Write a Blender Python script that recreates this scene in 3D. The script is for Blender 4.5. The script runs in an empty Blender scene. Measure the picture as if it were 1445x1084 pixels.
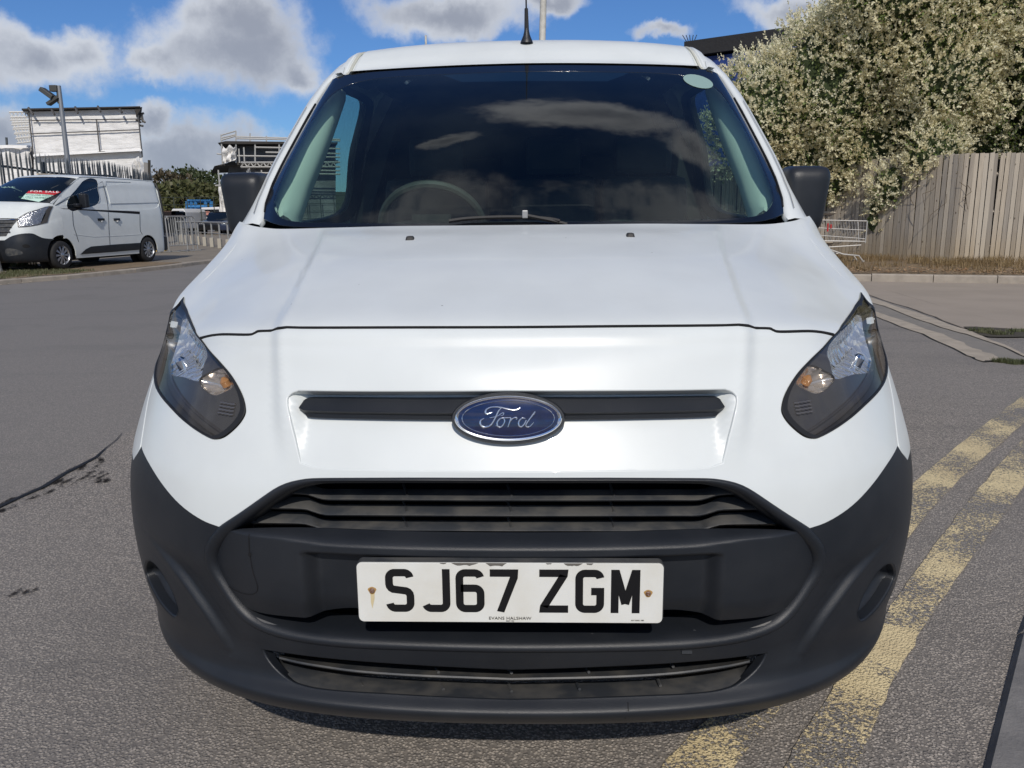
import bpy, bmesh, math, random
import numpy as np
from mathutils import Vector, Matrix
from mathutils.bvhtree import BVHTree
from mathutils.geometry import delaunay_2d_cdt
random.seed(7); rng = np.random.default_rng(7)
SC = bpy.context.scene
COL = SC.collection
R = math.radians

# ------------------------------------------------------------------ camera
# world frame: x to the right, y away from the camera, z up; the parked white van's nose is at y = 0
CAM = np.array([0.0503, -1.2841, 1.1516])
F, CX, CY = 1150.0, 722.5, 542.0
M = np.array([[0.9994728, 0.0309460, -0.0098202],
              [-0.0032857, -0.2045037, -0.9788603],
              [-0.0323001, 0.9783765, -0.2042942]])
cd = bpy.data.cameras.new('camera'); cam = bpy.data.objects.new('camera', cd); COL.objects.link(cam)
cd.sensor_width = 36.0; cd.lens = F / 1445.0 * 36.0; cd.clip_start = 0.05; cd.clip_end = 3000
rot = M.T @ np.diag([1, -1, -1])
mw = Matrix.Identity(4)
for i in range(3):
    for j in range(3): mw[i][j] = rot[i, j]
    mw[i][3] = CAM[i]
cam.matrix_world = mw
SC.camera = cam

# ------------------------------------------------------------------ light
SUN_EL, SUN_AZ = R(39.5), R(5)          # sun behind the camera, a little to the right
sd = np.array([math.sin(SUN_AZ) * math.cos(SUN_EL), -math.cos(SUN_AZ) * math.cos(SUN_EL), math.sin(SUN_EL)])
sl = bpy.data.lights.new('sun', 'SUN'); sl.energy = 3.3; sl.angle = R(0.53); sl.color = (1.0, 0.935, 0.85)
so = bpy.data.objects.new('sun', sl); COL.objects.link(so)
so.rotation_euler = Vector(sd).to_track_quat('Z', 'Y').to_euler(); so.location = (3, -12, 14)
SC.view_settings.view_transform = 'Standard'; SC.view_settings.look = 'None'
SC.view_settings.gamma = 1.0; SC.view_settings.exposure = -0.12
SC.view_settings.use_curve_mapping = False

class NT:
    """small helper to write node graphs"""
    def __init__(s, tree): s.t = tree; s.n = tree.nodes; s.l = tree.links
    def __call__(s, typ, inp=None, **kw):
        n = s.n.new(typ)
        for k, v in kw.items(): setattr(n, k, v)
        for k, v in (inp or {}).items():
            sock = n.inputs[k]
            if isinstance(v, bpy.types.NodeSocket): s.l.new(v, sock)
            elif isinstance(v, bpy.types.Node): s.l.new(v.outputs[0], sock)
            else: sock.default_value = v
        return n
    def math(s, op, a, b=None, c=None):
        d = {0: a}
        if b is not None: d[1] = b
        if c is not None: d[2] = c
        return s('ShaderNodeMath', d, operation=op).outputs[0]
    def mix(s, f, a, b, blend='MIX'):
        n = s.n.new('ShaderNodeMix'); n.data_type = 'RGBA'; n.blend_type = blend
        for k, v in ((0, f), (6, a), (7, b)):
            if isinstance(v, bpy.types.NodeSocket): s.l.new(v, n.inputs[k])
            else: n.inputs[k].default_value = v if k == 0 else (tuple(v) + (1,))[:4]
        return n.outputs[2]
    def ramp(s, f, a, b, lo=0.0, hi=1.0, smooth=True):
        n = s('ShaderNodeMapRange', {0: f, 1: a, 2: b, 3: lo, 4: hi}, clamp=True)
        n.interpolation_type = 'SMOOTHSTEP' if smooth else 'LINEAR'
        return n.outputs[0]
    def noise(s, vec, scale, detail=4, rough=.55, dist=0.0, dims='3D'):
        return s('ShaderNodeTexNoise', {'Vector': vec, 'Scale': scale, 'Detail': detail, 'Roughness': rough, 'Distortion': dist}).outputs[0]

W = bpy.data.worlds.new('World'); SC.world = W; W.use_nodes = True
W.node_tree.nodes.clear()
w = NT(W.node_tree)
sky = w('ShaderNodeTexSky', sky_type='NISHITA', sun_disc=False, sun_elevation=SUN_EL, sun_rotation=math.pi - SUN_AZ,
        air_density=1.0, dust_density=0.25, ozone_density=2.2)
geo = w('ShaderNodeTexCoord')
dirv = geo.outputs['Generated']
sep = w('ShaderNodeSeparateXYZ', {0: dirv})
dz = sep.outputs[2]
def ray(px, py):
    d = M.T @ np.array([(px - CX) / F, (py - CY) / F, 1.0]); return d / np.linalg.norm(d)
# cumulus clouds: a noise field over the whole sky with the banks that hang over the yard placed by bearing
warp = w.noise(dirv, 6.0, 6, .62)
warpv = w('ShaderNodeTexNoise', {'Vector': dirv, 'Scale': 7.0, 'Detail': 8.0, 'Roughness': .6}).outputs['Color']
off = w('ShaderNodeVectorMath', {0: warpv, 1: (0.5, 0.5, 0.5)}, operation='SUBTRACT')
off = w('ShaderNodeVectorMath', {0: off.outputs[0], 'Scale': 0.11}, operation='SCALE')
dw = w('ShaderNodeVectorMath', {0: dirv, 1: off.outputs[0]}, operation='ADD').outputs[0]
banks = [(50, 72, 105, 46), (115, 62, 52, 36), (-70, 85, 90, 50), (325, 72, 135, 62), (325, 30, 85, 48), (425, 95, 52, 32), (225, 82, 50, 34), (640, 18, 150, 42),
         (255, 225, 95, 62), (350, 225, 95, 55), (210, 165, 45, 28), (110, 245, 210, 42), (0, 195, 80, 45), (-140, 230, 160, 80), (775, 12, 50, 22), (940, 48, 50, 14), (1130, 14, 85, 26), (1200, 34, 80, 36),
         (1350, -60, 150, 60), (330, -200, 220, 50), (1600, 120, 160, 90), (-300, 60, 160, 60)]
banks += [((.10, .50, .86), 240, 105), ((-.15, .40, .905), 80, 36), ((.34, .40, .86), 130, 70)]     # cloud high over the van
dens = None
for bk in banks:
    c, rx, ry = (ray(*bk[:2]), bk[2], bk[3]) if len(bk) == 4 else (np.array(bk[0]) / np.linalg.norm(bk[0]), bk[1], bk[2])
    right = np.cross(c, [0, 0, 1]); right /= np.linalg.norm(right); upv = np.cross(right, c)
    sx, sy = F / rx, F / ry
    dd = w('ShaderNodeVectorMath', {0: dw, 1: tuple(c)}, operation='SUBTRACT').outputs[0]
    ax = w('ShaderNodeVectorMath', {0: dd, 1: tuple(right * sx)}, operation='DOT_PRODUCT').outputs['Value']
    ay = w('ShaderNodeVectorMath', {0: dd, 1: tuple(upv * sy)}, operation='DOT_PRODUCT').outputs['Value']
    ac = w('ShaderNodeVectorMath', {0: dd, 1: tuple(c * min(sx, sy))}, operation='DOT_PRODUCT').outputs['Value']
    r2 = w.math('ADD', w.math('ADD', w.math('MULTIPLY', ax, ax), w.math('MULTIPLY', ay, ay)), w.math('MULTIPLY', ac, ac))
    b = w.math('SUBTRACT', 1.0, w.math('SQRT', r2))
    dens = b if dens is None else w('ShaderNodeMath', {0: dens, 1: b, 2: 0.25}, operation='SMOOTH_MAX').outputs[0]
# the rest of the sky: broken cloud on a layer above
inv = w.math('DIVIDE', 1.0, w.math('MAXIMUM', w.math('ADD', dz, 0.12), 0.08))
layer = w('ShaderNodeVectorMath', {0: dirv, 'Scale': inv}, operation='SCALE').outputs[0]
far = w.noise(layer, 1.15, 7, .56)
ahead = w('ShaderNodeVectorMath', {0: dirv, 1: tuple(ray(722, 150))}, operation='DOT_PRODUCT').outputs['Value']
mask = w.ramp(ahead, .50, .30)
#                     # broken cloud beyond the banks ahead
rest = w.math('MULTIPLY', w.math('SUBTRACT', far, 0.47), 5.5)
rest = w.math('SUBTRACT', w.math('MULTIPLY', w.math('ADD', rest, 1.0), mask), 1.0)
dens = w.math('MAXIMUM', dens, rest)
fine = w.noise(dirv, 22.0, 8, .62)
dens2 = w.math('ADD', dens, w.math('MULTIPLY', w.math('SUBTRACT', fine, .5), .75))
cover = w.ramp(dens2, -0.06, 0.50)
# light side up, grey belly below: the thick parts away from the edge are grey
belly = w.noise(dw, 5.0, 5, .55)
shade = w.ramp(w.math('ADD', dens2, w.math('MULTIPLY', w.math('SUBTRACT', belly, .5), 1.6)), .15, .95)
ccol = w.mix(shade, (0.88, 0.91, 0.96), (0.40, 0.425, 0.49))
lowc = w.ramp(dz, .32, .04)
ccol = w.mix(w.math('MULTIPLY', lowc, .35), ccol, (0.36, 0.42, 0.55))
skyc = w.mix(1.0, sky.outputs[0], (0.42, 0.66, 1.02), 'MULTIPLY')
bg1 = w('ShaderNodeBackground', {0: skyc, 1: 0.095})
bg2 = w('ShaderNodeBackground', {0: ccol, 1: 0.90})
mx = w('ShaderNodeMixShader', {0: w.math('MULTIPLY', cover, .93), 1: bg1, 2: bg2})
w('ShaderNodeOutputWorld', {0: mx})

# ------------------------------------------------------------------ pixel tracing onto real surfaces (for measuring only)
def at(px, py, x=None, y=None, z=None):
    d = ray(px, py)
    t = (x - CAM[0]) / d[0] if x is not None else (y - CAM[1]) / d[1] if y is not None else (z - CAM[2]) / d[2]
    return CAM + d * t
def proj(P):
    q = M @ (np.asarray(P) - CAM); return CX + F * q[0] / q[2], CY + F * q[1] / q[2]

# ------------------------------------------------------------------ objects
def link(name, me, mat=None, parent=None, label=None, cat=None, group=None, kind=None):
    o = bpy.data.objects.new(name, me); COL.objects.link(o)
    if mat is not None and me is not None:
        for m_ in (mat if isinstance(mat, (list, tuple)) else [mat]): me.materials.append(m_)
    if parent is not None: o.parent = parent
    if label: o['label'] = label
    if cat: o['category'] = cat
    if group: o['group'] = group
    if kind: o['kind'] = kind
    return o
def thing(name, label, cat, loc=(0, 0, 0), rz=0.0, group=None):
    o = link(name, None, label=label, cat=cat, group=group); o.location = tuple(loc); o.rotation_euler = (0, 0, rz)
    return o
def mesh(name, V, Fc, smooth=False, N=None):
    me = bpy.data.meshes.new(name)
    me.from_pydata([tuple(map(float, v)) for v in V], [], [tuple(int(i) for i in f) for f in Fc])
    if smooth: me.polygons.foreach_set('use_smooth', [True] * len(me.polygons))
    me.update()
    if N is not None: me.normals_split_custom_set_from_vertices([tuple(map(float, n)) for n in N])
    return me
def clone(o, loc=None, rz=None, label=None, parent='same'):
    c = o.copy(); COL.objects.link(c)
    if parent != 'same': c.parent = parent
    if loc is not None: c.location = tuple(loc)
    if rz is not None: c.rotation_euler = (0, 0, rz)
    if label: c['label'] = label
    for ch in o.children:
        clone(ch, parent=c)
    return c
class MB:
    """collects simple shapes into one mesh"""
    def __init__(s): s.V = []; s.F = []
    def add(s, V, Fc):
        b = len(s.V); s.V += [tuple(v) for v in V]; s.F += [tuple(b + i for i in f) for f in Fc]; return s
    def box(s, c, d, M3=None, taper=1.0):
        hx, hy, hz = d[0] / 2, d[1] / 2, d[2] / 2
        P = [(-hx, -hy, -hz), (hx, -hy, -hz), (hx, hy, -hz), (-hx, hy, -hz)] + [(q[0] * taper, q[1] * taper, hz) for q in ((-hx, -hy), (hx, -hy), (hx, hy), (-hx, hy))]
        P = np.array(P)
        if M3 is not None: P = P @ np.array(M3).T
        P = P + np.array(c)
        return s.add(P, [(0, 3, 2, 1), (4, 5, 6, 7), (0, 1, 5, 4), (1, 2, 6, 5), (2, 3, 7, 6), (3, 0, 4, 7)])
    def tube(s, pts, r, n=8, cap=True):
        pts = [np.array(p, float) for p in pts]; k = len(pts)
        rr = r if hasattr(r, '__len__') else [r] * k
        V = []; up = None
        for i in range(k):
            t = pts[min(i + 1, k - 1)] - pts[max(i - 1, 0)]; t /= np.linalg.norm(t) + 1e-12
            if up is None: up = np.cross(t, [0, 0, 1.0]) if abs(t[2]) < .9 else np.cross(t, [1.0, 0, 0])
            a = up - t * (up @ t); a /= np.linalg.norm(a) + 1e-12; b = np.cross(t, a); up = a
            for j in range(n):
                th = 2 * math.pi * j / n; V.append(pts[i] + rr[i] * (math.cos(th) * a + math.sin(th) * b))
        Fc = [(i * n + j, i * n + (j + 1) % n, (i + 1) * n + (j + 1) % n, (i + 1) * n + j) for i in range(k - 1) for j in range(n)]
        if cap: Fc += [tuple(range(n))[::-1], tuple((k - 1) * n + j for j in range(n))]
        return s.add(V, Fc)
    def lathe(s, prof, c=(0, 0, 0), axis='z', n=24):
        V = []
        for (r, h) in prof:
            for j in range(n):
                th = 2 * math.pi * j / n; a, b = r * math.cos(th), r * math.sin(th)
                V.append({'z': (a, b, h), 'x': (h, a, b), 'y': (b, h, a)}[axis])
        V = np.array(V) + np.array(c); k = len(prof)
        Fc = [(i * n + j, i * n + (j + 1) % n, (i + 1) * n + (j + 1) % n, (i + 1) * n + j) for i in range(k - 1) for j in range(n)]
        return s.add(V, Fc)
    def grid(s, G, flip=False):
        G = np.asarray(G); nv, nu = G.shape[:2]
        Fc = [(i * nu + j, i * nu + j + 1, (i + 1) * nu + j + 1, (i + 1) * nu + j) for i in range(nv - 1) for j in range(nu - 1)]
        if flip: Fc = [f[::-1] for f in Fc]
        return s.add(G.reshape(-1, 3), Fc)
    def prism(s, poly, a, b):
        """poly: 3D loop; extruded from offset a to offset b (vectors)"""
        n = len(poly); P = np.array(poly, float)
        return s.add(list(P + np.array(a)) + list(P + np.array(b)), [tuple(range(n)), tuple(range(2 * n - 1, n - 1, -1))] + [(i, i + n, (i + 1) % n + n, (i + 1) % n) for i in range(n)])
    def build(s, name, mat, parent=None, smooth=False, bevel=0.0, ang=35, **kw):
        me = mesh(name, s.V, s.F, False)
        bm = bmesh.new(); bm.from_mesh(me)
        bmesh.ops.recalc_face_normals(bm, faces=bm.faces)
        if bevel > 0:
            bmesh.ops.remove_doubles(bm, verts=bm.verts, dist=1e-5)
            es = [e for e in bm.edges if len(e.link_faces) == 2 and e.calc_face_angle(0) > R(30)]
            bmesh.ops.bevel(bm, geom=es, offset=bevel, segments=2, affect='EDGES', profile=.6)
        if smooth:
            for f in bm.faces: f.smooth = True
            for e in bm.edges:
                if len(e.link_faces) == 2 and e.calc_face_angle(0) > R(ang): e.smooth = False
        bm.to_mesh(me); bm.free()
        return link(name, me, mat, parent, **kw)

# ------------------------------------------------------------------ materials
MATS = {}
def mat(name, col, rough=.5, metal=0.0, coat=0.0, bump=0.0, bscale=80.0, var=0.0, vscale=3.0, var_col=None, emit=None, trans=0, spec=.5, detail=5, ior=1.45):
    if name in MATS: return MATS[name]
    m = bpy.data.materials.new(name); m.use_nodes = True; nt = NT(m.node_tree)
    bs = m.node_tree.nodes['Principled BSDF']
    bs.inputs['Base Color'].default_value = tuple(col) + (1,)
    bs.inputs['Roughness'].default_value = rough; bs.inputs['Metallic'].default_value = metal
    bs.inputs['Coat Weight'].default_value = coat; bs.inputs['Coat Roughness'].default_value = .04
    bs.inputs['Specular IOR Level'].default_value = spec; bs.inputs['IOR'].default_value = ior
    bs.inputs['Transmission Weight'].default_value = trans
    tc = nt('ShaderNodeTexCoord').outputs['Object']
    if var > 0:
        nz = nt.noise(tc, vscale, detail)
        f = nt.ramp(nz, .35, .68)
        c2 = var_col if var_col is not None else tuple(c * (1 - var) for c in col)
        nt.l.new(nt.mix(nt.math('MULTIPLY', f, var if var_col is not None else 1.0), col, c2), bs.inputs['Base Color'])
    if bump > 0:
        b = nt('ShaderNodeBump', {'Height': nt.noise(tc, bscale, 4, .6), 'Strength': 1.0, 'Distance': bump})
        nt.l.new(b.outputs[0], bs.inputs['Normal'])
    MATS[name] = m
    return m
def two_side(name, cols, rough=.6, scale=3.0, sub=.35):
    """leaf material: colour varies over the plant, light shines through a little"""
    m = bpy.data.materials.new(name); m.use_nodes = True; nt = NT(m.node_tree); m.node_tree.nodes.clear()
    tc = nt('ShaderNodeTexCoord').outputs['Object']
    c = nt.mix(nt.ramp(nt.noise(tc, scale, 3), .38, .62), cols[0], cols[1])
    c = nt.mix(nt.ramp(nt('ShaderNodeTexWhiteNoise', {0: nt('ShaderNodeVectorMath', {0: tc, 'Scale': 9.0}, operation='SCALE').outputs[0]}).outputs[0], .6, 1.0, 0, .0), c, cols[-1])
    big = nt.ramp(nt.noise(tc, scale * 6, 2), .35, .65)
    c = nt.mix(nt.math('MULTIPLY', big, .5), c, cols[-1])
    d = nt('ShaderNodeBsdfDiffuse', {0: c}); t = nt('ShaderNodeBsdfTranslucent', {0: c})
    g = nt('ShaderNodeBsdfGlossy', {0: (.8, .8, .8, 1), 1: rough})
    s1 = nt('ShaderNodeMixShader', {0: sub, 1: d, 2: t}); s2 = nt('ShaderNodeMixShader', {0: .04, 1: s1, 2: g})
    nt('ShaderNodeOutputMaterial', {0: s2}); MATS[name] = m
    return m

# ------------------------------------------------------------------ smooth surfaces and panels cut out of them
def cr(p0, p1, p2, p3, t):
    t = t[..., None]
    return 0.5 * ((2 * p1) + (-p0 + p2) * t + (2 * p0 - 5 * p1 + 4 * p2 - p3) * t * t + (-p0 + 3 * p1 - 3 * p2 + p3) * t ** 3)
class Surf:
    def __init__(s, ctrl, relief=None):
        s.c = np.array(ctrl, float); s.nv, s.nu = s.c.shape[:2]; s.relief = relief
        e = s.c
        e = np.concatenate([2 * e[:1] - e[1:2], e, 2 * e[-1:] - e[-2:-1]], 0)
        e = np.concatenate([2 * e[:, :1] - e[:, 1:2], e, 2 * e[:, -1:] - e[:, -2:-1]], 1)
        s.e = e; s.bvh = None
    def base(s, U, V):
        U = np.clip(np.asarray(U, float), 0, s.nu - 1 - 1e-6); V = np.clip(np.asarray(V, float), 0, s.nv - 1 - 1e-6)
        i = np.floor(U).astype(int); j = np.floor(V).astype(int); fu = U - i; fv = V - j
        rows = [cr(s.e[j + k, i], s.e[j + k, i + 1], s.e[j + k, i + 2], s.e[j + k, i + 3], fu) for k in range(4)]
        return cr(rows[0], rows[1], rows[2], rows[3], fv)
    def normal(s, U, V, fn=None):
        fn = fn or s.base; h = 0.012
        U = np.asarray(U, float); V = np.asarray(V, float)
        du = fn(np.minimum(U + h, s.nu - 1), V) - fn(np.maximum(U - h, 0), V); dv = fn(U, np.minimum(V + h, s.nv - 1)) - fn(U, np.maximum(V - h, 0))
        n = np.cross(du, dv); n /= np.linalg.norm(n, axis=-1, keepdims=True) + 1e-12
        return n
    def pos(s, U, V, off=None):
        P = s.base(U, V); o = 0.0
        if s.relief is not None: o = s.relief(P)
        if off is not None: o = o + (off(P) if callable(off) else off)
        if isinstance(o, float) and o == 0.0: return P
        return P + s.normal(U, V) * (np.zeros(P.shape[:-1]) + o)[..., None]
    def build_bvh(s, k=8, L=None):
        s.k = k; nu = (s.nu - 1) * k + 1; nv = (s.nv - 1) * k + 1
        s.gu = np.linspace(0, s.nu - 1, nu); s.gv = np.linspace(0, s.nv - 1, nv)
        G = s.base(*np.meshgrid(s.gu, s.gv)); s.G = G if L is None else L(G); G = s.G
        Fc = []; 
        for j in range(nv - 1):
            for i in range(nu - 1):
                a = j * nu + i; Fc += [(a, a + 1, a + nu + 1), (a, a + nu + 1, a + nu)]
        s.tn = nu
        s.bvh = BVHTree.FromPolygons([Vector(p) for p in G.reshape(-1, 3)], Fc); s.tri = Fc
    def uv_of(s, idx, co):
        f = s.tri[idx]; P = s.G.reshape(-1, 3)[list(f)]
        A = np.stack([P[1] - P[0], P[2] - P[0]], 1); w, *_ = np.linalg.lstsq(A, np.array(co) - P[0], rcond=None)
        uv = [(s.gu[a % s.tn], s.gv[a // s.tn]) for a in f]; uv = np.array(uv)
        return uv[0] + w[0] * (uv[1] - uv[0]) + w[1] * (uv[2] - uv[0])
    def trace(s, px, py):
        d = ray(px, py)
        loc, n, i, dist = s.bvh.ray_cast(Vector(CAM), Vector(d))
        if loc is None:                      # ray passes just outside: nearest point of the surface to the ray
            best = None
            for t in np.linspace(.8, 3.2, 240):
                q = CAM + d * t; l2, n2, i2, ds = s.bvh.find_nearest(Vector(q))
                if best is None or ds < best[0]: best = (ds, l2, i2)
            loc, i = best[1], best[2]
        return s.uv_of(i, loc)
    def hit(s, px, py, d=0.0):
        u = s.trace(px, py); P = s.base(np.array(u[0]), np.array(u[1])); return P + ray(px, py) * d

def spline(pts, closed=True, seg=6):
    """Catmull-Rom through points; a third element 1 marks a sharp corner"""
    n = len(pts); P = [np.array(p[:2], float) for p in pts]; K = [len(p) > 2 and p[2] == 1 for p in pts]
    out = []
    for i in range(n if closed else n - 1):
        a, b = P[i], P[(i + 1) % n]
        p0 = P[i - 1] if (closed or i > 0) and not K[i] else 2 * a - b
        p3 = P[(i + 2) % n] if (closed or i + 2 < n) and not K[(i + 1) % n] else 2 * b - a
        L = np.linalg.norm(b - a); k = seg
        for t in np.linspace(0, 1, k, endpoint=False):
            out.append(tuple(cr(p0, a, b, p3, np.array(t))))
    if not closed: out.append(tuple(P[-1]))
    return out
def inpoly(X, Y, poly):
    ins = np.zeros(X.shape, bool); n = len(poly)
    for i in range(n):
        x1, y1 = poly[i]; x2, y2 = poly[(i + 1) % n]
        if y1 == y2: continue
        c = ((y1 > Y) != (y2 > Y)) & (X < (x2 - x1) * (Y - y1) / (y2 - y1) + x1)
        ins ^= c
    return ins
def tri2d(loops, step, asp=1.0, keepout=.45):
    """triangulate the inside of loops[0] minus loops[1:] with a lattice of inner points"""
    V = []; E = []
    for L in loops:
        b = len(V); V += [tuple(p) for p in L]; E += [(b + i, b + (i + 1) % len(L)) for i in range(len(L))]
    nb = len(V); o = np.array(loops[0]); x0, y0 = o.min(0); x1, y1 = o.max(0)
    gx, gy = np.meshgrid(np.arange(x0 + step * .5, x1, step), np.arange(y0 + step * .5 * asp, y1, step * asp))
    gx = gx.copy(); gx[1::2] += step * .5
    gx, gy = gx.ravel(), gy.ravel()
    ok = inpoly(gx, gy, loops[0])
    for h in loops[1:]: ok &= ~inpoly(gx, gy, h)
    gx, gy = gx[ok], gy[ok]
    bp = np.array(V); segs = np.concatenate([bp, (bp + np.array([V[e[1]] for e in E])) / 2]) / [1, asp]
    if len(gx):
        keep = np.ones(len(gx), bool); Q = np.stack([gx, gy / asp], 1)
        for k in range(0, len(Q), 500):
            d = ((Q[k:k + 500, None] - segs[None]) ** 2).sum(-1).min(1); keep[k:k + 500] = d > (keepout * step) ** 2
        gx, gy = gx[keep], gy[keep]
    V += list(zip(gx.tolist(), gy.tolist()))
    vo, eo, fo, *_ = delaunay_2d_cdt([Vector(v) for v in V], E, [], 0, 1e-6)
    P = np.array([tuple(v) for v in vo]); T = np.array([f for f in fo if len(f) == 3])
    c = P[T].mean(1); ok = inpoly(c[:, 0], c[:, 1], loops[0])
    for h in loops[1:]: ok &= ~inpoly(c[:, 0], c[:, 1], h)
    a = P[T]; area = np.abs(np.cross(a[:, 1] - a[:, 0], a[:, 2] - a[:, 0])); ok &= area > 1e-9
    return P, T[ok]
def panel(name, surf, loops, mt, parent, off=None, rim=0.006, step=.12, asp=1.0, xf=None, flip=False, round_=0.0015, **kw):
    loops = [[tuple(p[:2]) for p in L] for L in loops]
    P2, T = tri2d(loops, step, asp)
    fn = lambda U, V: surf.pos(U, V, off)
    P = fn(P2[:, 0], P2[:, 1]); N = surf.normal(P2[:, 0], P2[:, 1], fn)
    a = P[T]; fnm = np.cross(a[:, 1] - a[:, 0], a[:, 2] - a[:, 0])
    sgn = np.sign((fnm * N[T].mean(1)).sum()); 
    s_out = -1.0 if flip else 1.0
    if sgn * s_out < 0: T = T[:, ::-1]
    N = N * s_out
    V = [P]; NN = [N]; Fc = [tuple(t) for t in T]; b = len(P)
    if rim:
        for L in loops:
            L = np.array(L); Q = fn(L[:, 0], L[:, 1]); n = surf.normal(L[:, 0], L[:, 1], fn) * s_out
            tg = np.roll(Q, -1, 0) - np.roll(Q, 1, 0); tg /= np.linalg.norm(tg, axis=1, keepdims=True) + 1e-12
            side = np.cross(tg, n); k = len(L)
            area = 0.5 * np.sum(L[:, 0] * np.roll(L[:, 1], -1) - np.roll(L[:, 0], -1) * L[:, 1])
            # outward for the outer loop, into the hole for the holes
            cen = P.mean(0)
            if L is None: pass
            test = L + (np.roll(L, -1, 0) - np.roll(L, 1, 0))[:, ::-1] * [1, -1] * 0.02
            # choose sign by a probe into the uv plane
            pr = np.array(test); inside = inpoly(pr[:, 0], pr[:, 1], loops[0])
            for h in loops[1:]: inside &= ~inpoly(pr[:, 0], pr[:, 1], h)
            S1 = surf.base(pr[:, 0], pr[:, 1]) - surf.base(L[:, 0], L[:, 1])
            sg = np.sign((S1 * side).sum(1).mean() + 1e-12) * (-1 if inside.mean() > .5 else 1)
            side = side * sg
            r = round_
            rings = [(Q, n), (Q + side * r * .7 - n * r * .3, (side + n) / 1.414), (Q + side * r - n * r, side), (Q + side * r - n * rim, side)]
            for (q, nn) in rings: V.append(q); NN.append(nn)
            for q in range(3):
                for i in range(k):
                    f = (b + q * k + i, b + q * k + (i + 1) % k, b + (q + 1) * k + (i + 1) % k, b + (q + 1) * k + i)
                    # orient to the side vector
                    A = V[-4 + q]; B = V[-4 + q + 1]
                    fnn = np.cross(A[(i + 1) % k] - A[i], B[i] - A[i])
                    if fnn @ side[i] < 0 and not (q == 0 and fnn @ (n[i] + side[i]) > 0): f = f[::-1]
                    Fc.append(f)
            b += 4 * k
    V = np.concatenate(V); NN = np.concatenate(NN)
    if xf is not None:
        V = V @ xf[0].T + xf[1]; NN = NN @ xf[0].T
        if np.linalg.det(xf[0]) < 0: Fc = [tuple(f)[::-1] for f in Fc]
    me = mesh(name, V, Fc, True, NN)
    return link(name, me, mt, parent, **kw)
def mirror_u(L, c): return [(2 * c - p[0],) + tuple(p[1:]) for p in L]
def half_loop(Rh, c):
    """Rh: right half from the top centre to the bottom centre -> closed symmetric loop"""
    return list(Rh) + [(2 * c - p[0], p[1]) for p in reversed(Rh)]
def smooth01(x): x = np.clip(x, 0, 1); return x * x * (3 - 2 * x)
# ================================================================== the white panel van in the middle
WHITE = mat('white_paint', (.665, .698, .692), .36, coat=.22, var=.05, vscale=5, spec=.5)
nt = NT(WHITE.node_tree); bs_ = WHITE.node_tree.nodes['Principled BSDF']; tc_ = nt('ShaderNodeTexCoord').outputs['Object']
vz = nt('ShaderNodeTexVoronoi', {'Vector': tc_, 'Scale': 16.0}); rz_ = nt('ShaderNodeSeparateColor', {0: vz.outputs['Color']}).outputs[0]
spk = nt.math('MULTIPLY', nt.ramp(rz_, .86, .88), nt.ramp(vz.outputs['Distance'], .040, .022)); old = bs_.inputs['Base Color'].links[0].from_socket
dirt = nt.ramp(nt.noise(tc_, 3.2, 9, .68), .50, .80, 0, .08)
nt.l.new(nt.mix(nt.math('MULTIPLY', spk, .75), nt.mix(dirt, old, (.48, .47, .43)), (.09, .08, .06)), bs_.inputs['Base Color'])
nt.l.new(nt.ramp(nt.noise(tc_, 6.0, 6), .35, .7, .33, .42), bs_.inputs['Roughness'])
BLACKP = mat('grained_black_plastic', (.0112, .0135, .0178), .38, bump=.0004, bscale=900, var=.45, vscale=7, var_col=(.024, .026, .030), spec=.5)
DARKP = mat('dusty_grille_plastic', (.036, .040, .046), .46, bump=.0003, bscale=500, var=.8, vscale=16, var_col=(.10, .096, .088), detail=8)
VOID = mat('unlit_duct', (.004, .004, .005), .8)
SEAL = mat('black_rubber', (.012, .012, .013), .55)
CHROME = mat('chrome', (.82, .83, .85), .09, metal=1)
TYRE = mat('tyre_rubber', (.02, .02, .021), .8, bump=.001, bscale=60)
RIM = mat('silver_wheel_trim', (.42, .43, .45), .35, metal=.8)

van = thing('panel_van', 'white panel van in the middle, facing the camera over double yellow lines', 'van')
Tx = np.array([0, .18, .34, .48, .60, .70, .78, .845, .885, .910, .918, .918])
Ty = np.array([0, .006, .025, .060, .115, .19, .28, .39, .50, .65, .85, 1.25])
ss = smooth01(np.arange(12) / 8.0)
cc_ = 1 - smooth01(np.arange(12) / 4.2)
low = [  # z, width scale, y shift at the middle, at the corner, side extra z
    (.195, .915, .16, .07), (.217, .935, .085, .03), (.236, .945, .050, .012), (.262, .952, .020, -.003), (.283, .957, .012, -.008), (.305, .961, .038, -.003),
    (.335, .970, .046, .0), (.375, .982, .040, -.003), (.42, .991, .034, -.003), (.47, 1.0, .030, 0), (.53, 1.002, .030, 0), (.60, .998, .034, .003), (.66, .988, .040, .012),
    (.70, .980, .047, .028), (.75, .972, .060, .060), (.81, .961, .080, .103), (.87, .950, .105, .147)]
rows = []
for (z, wx, yc, ys) in low:
    r = np.zeros((12, 3)); r[:, 0] = Tx * wx; r[:, 1] = Ty + yc * (1 - ss) + ys * ss; r[:, 2] = z
    if z > .6: r[:, 0] = Tx * (wx + (1 - wx) * smooth01((np.arange(12) - 7) / 4) * .7)
    if z > .6: r[:, 1] = np.where(np.arange(12) >= 8, np.minimum(r[:, 1], Ty + ys * np.array([1] * 8 + [.9, .6, .3, 0])), r[:, 1])
    rows.append(r)
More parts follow.
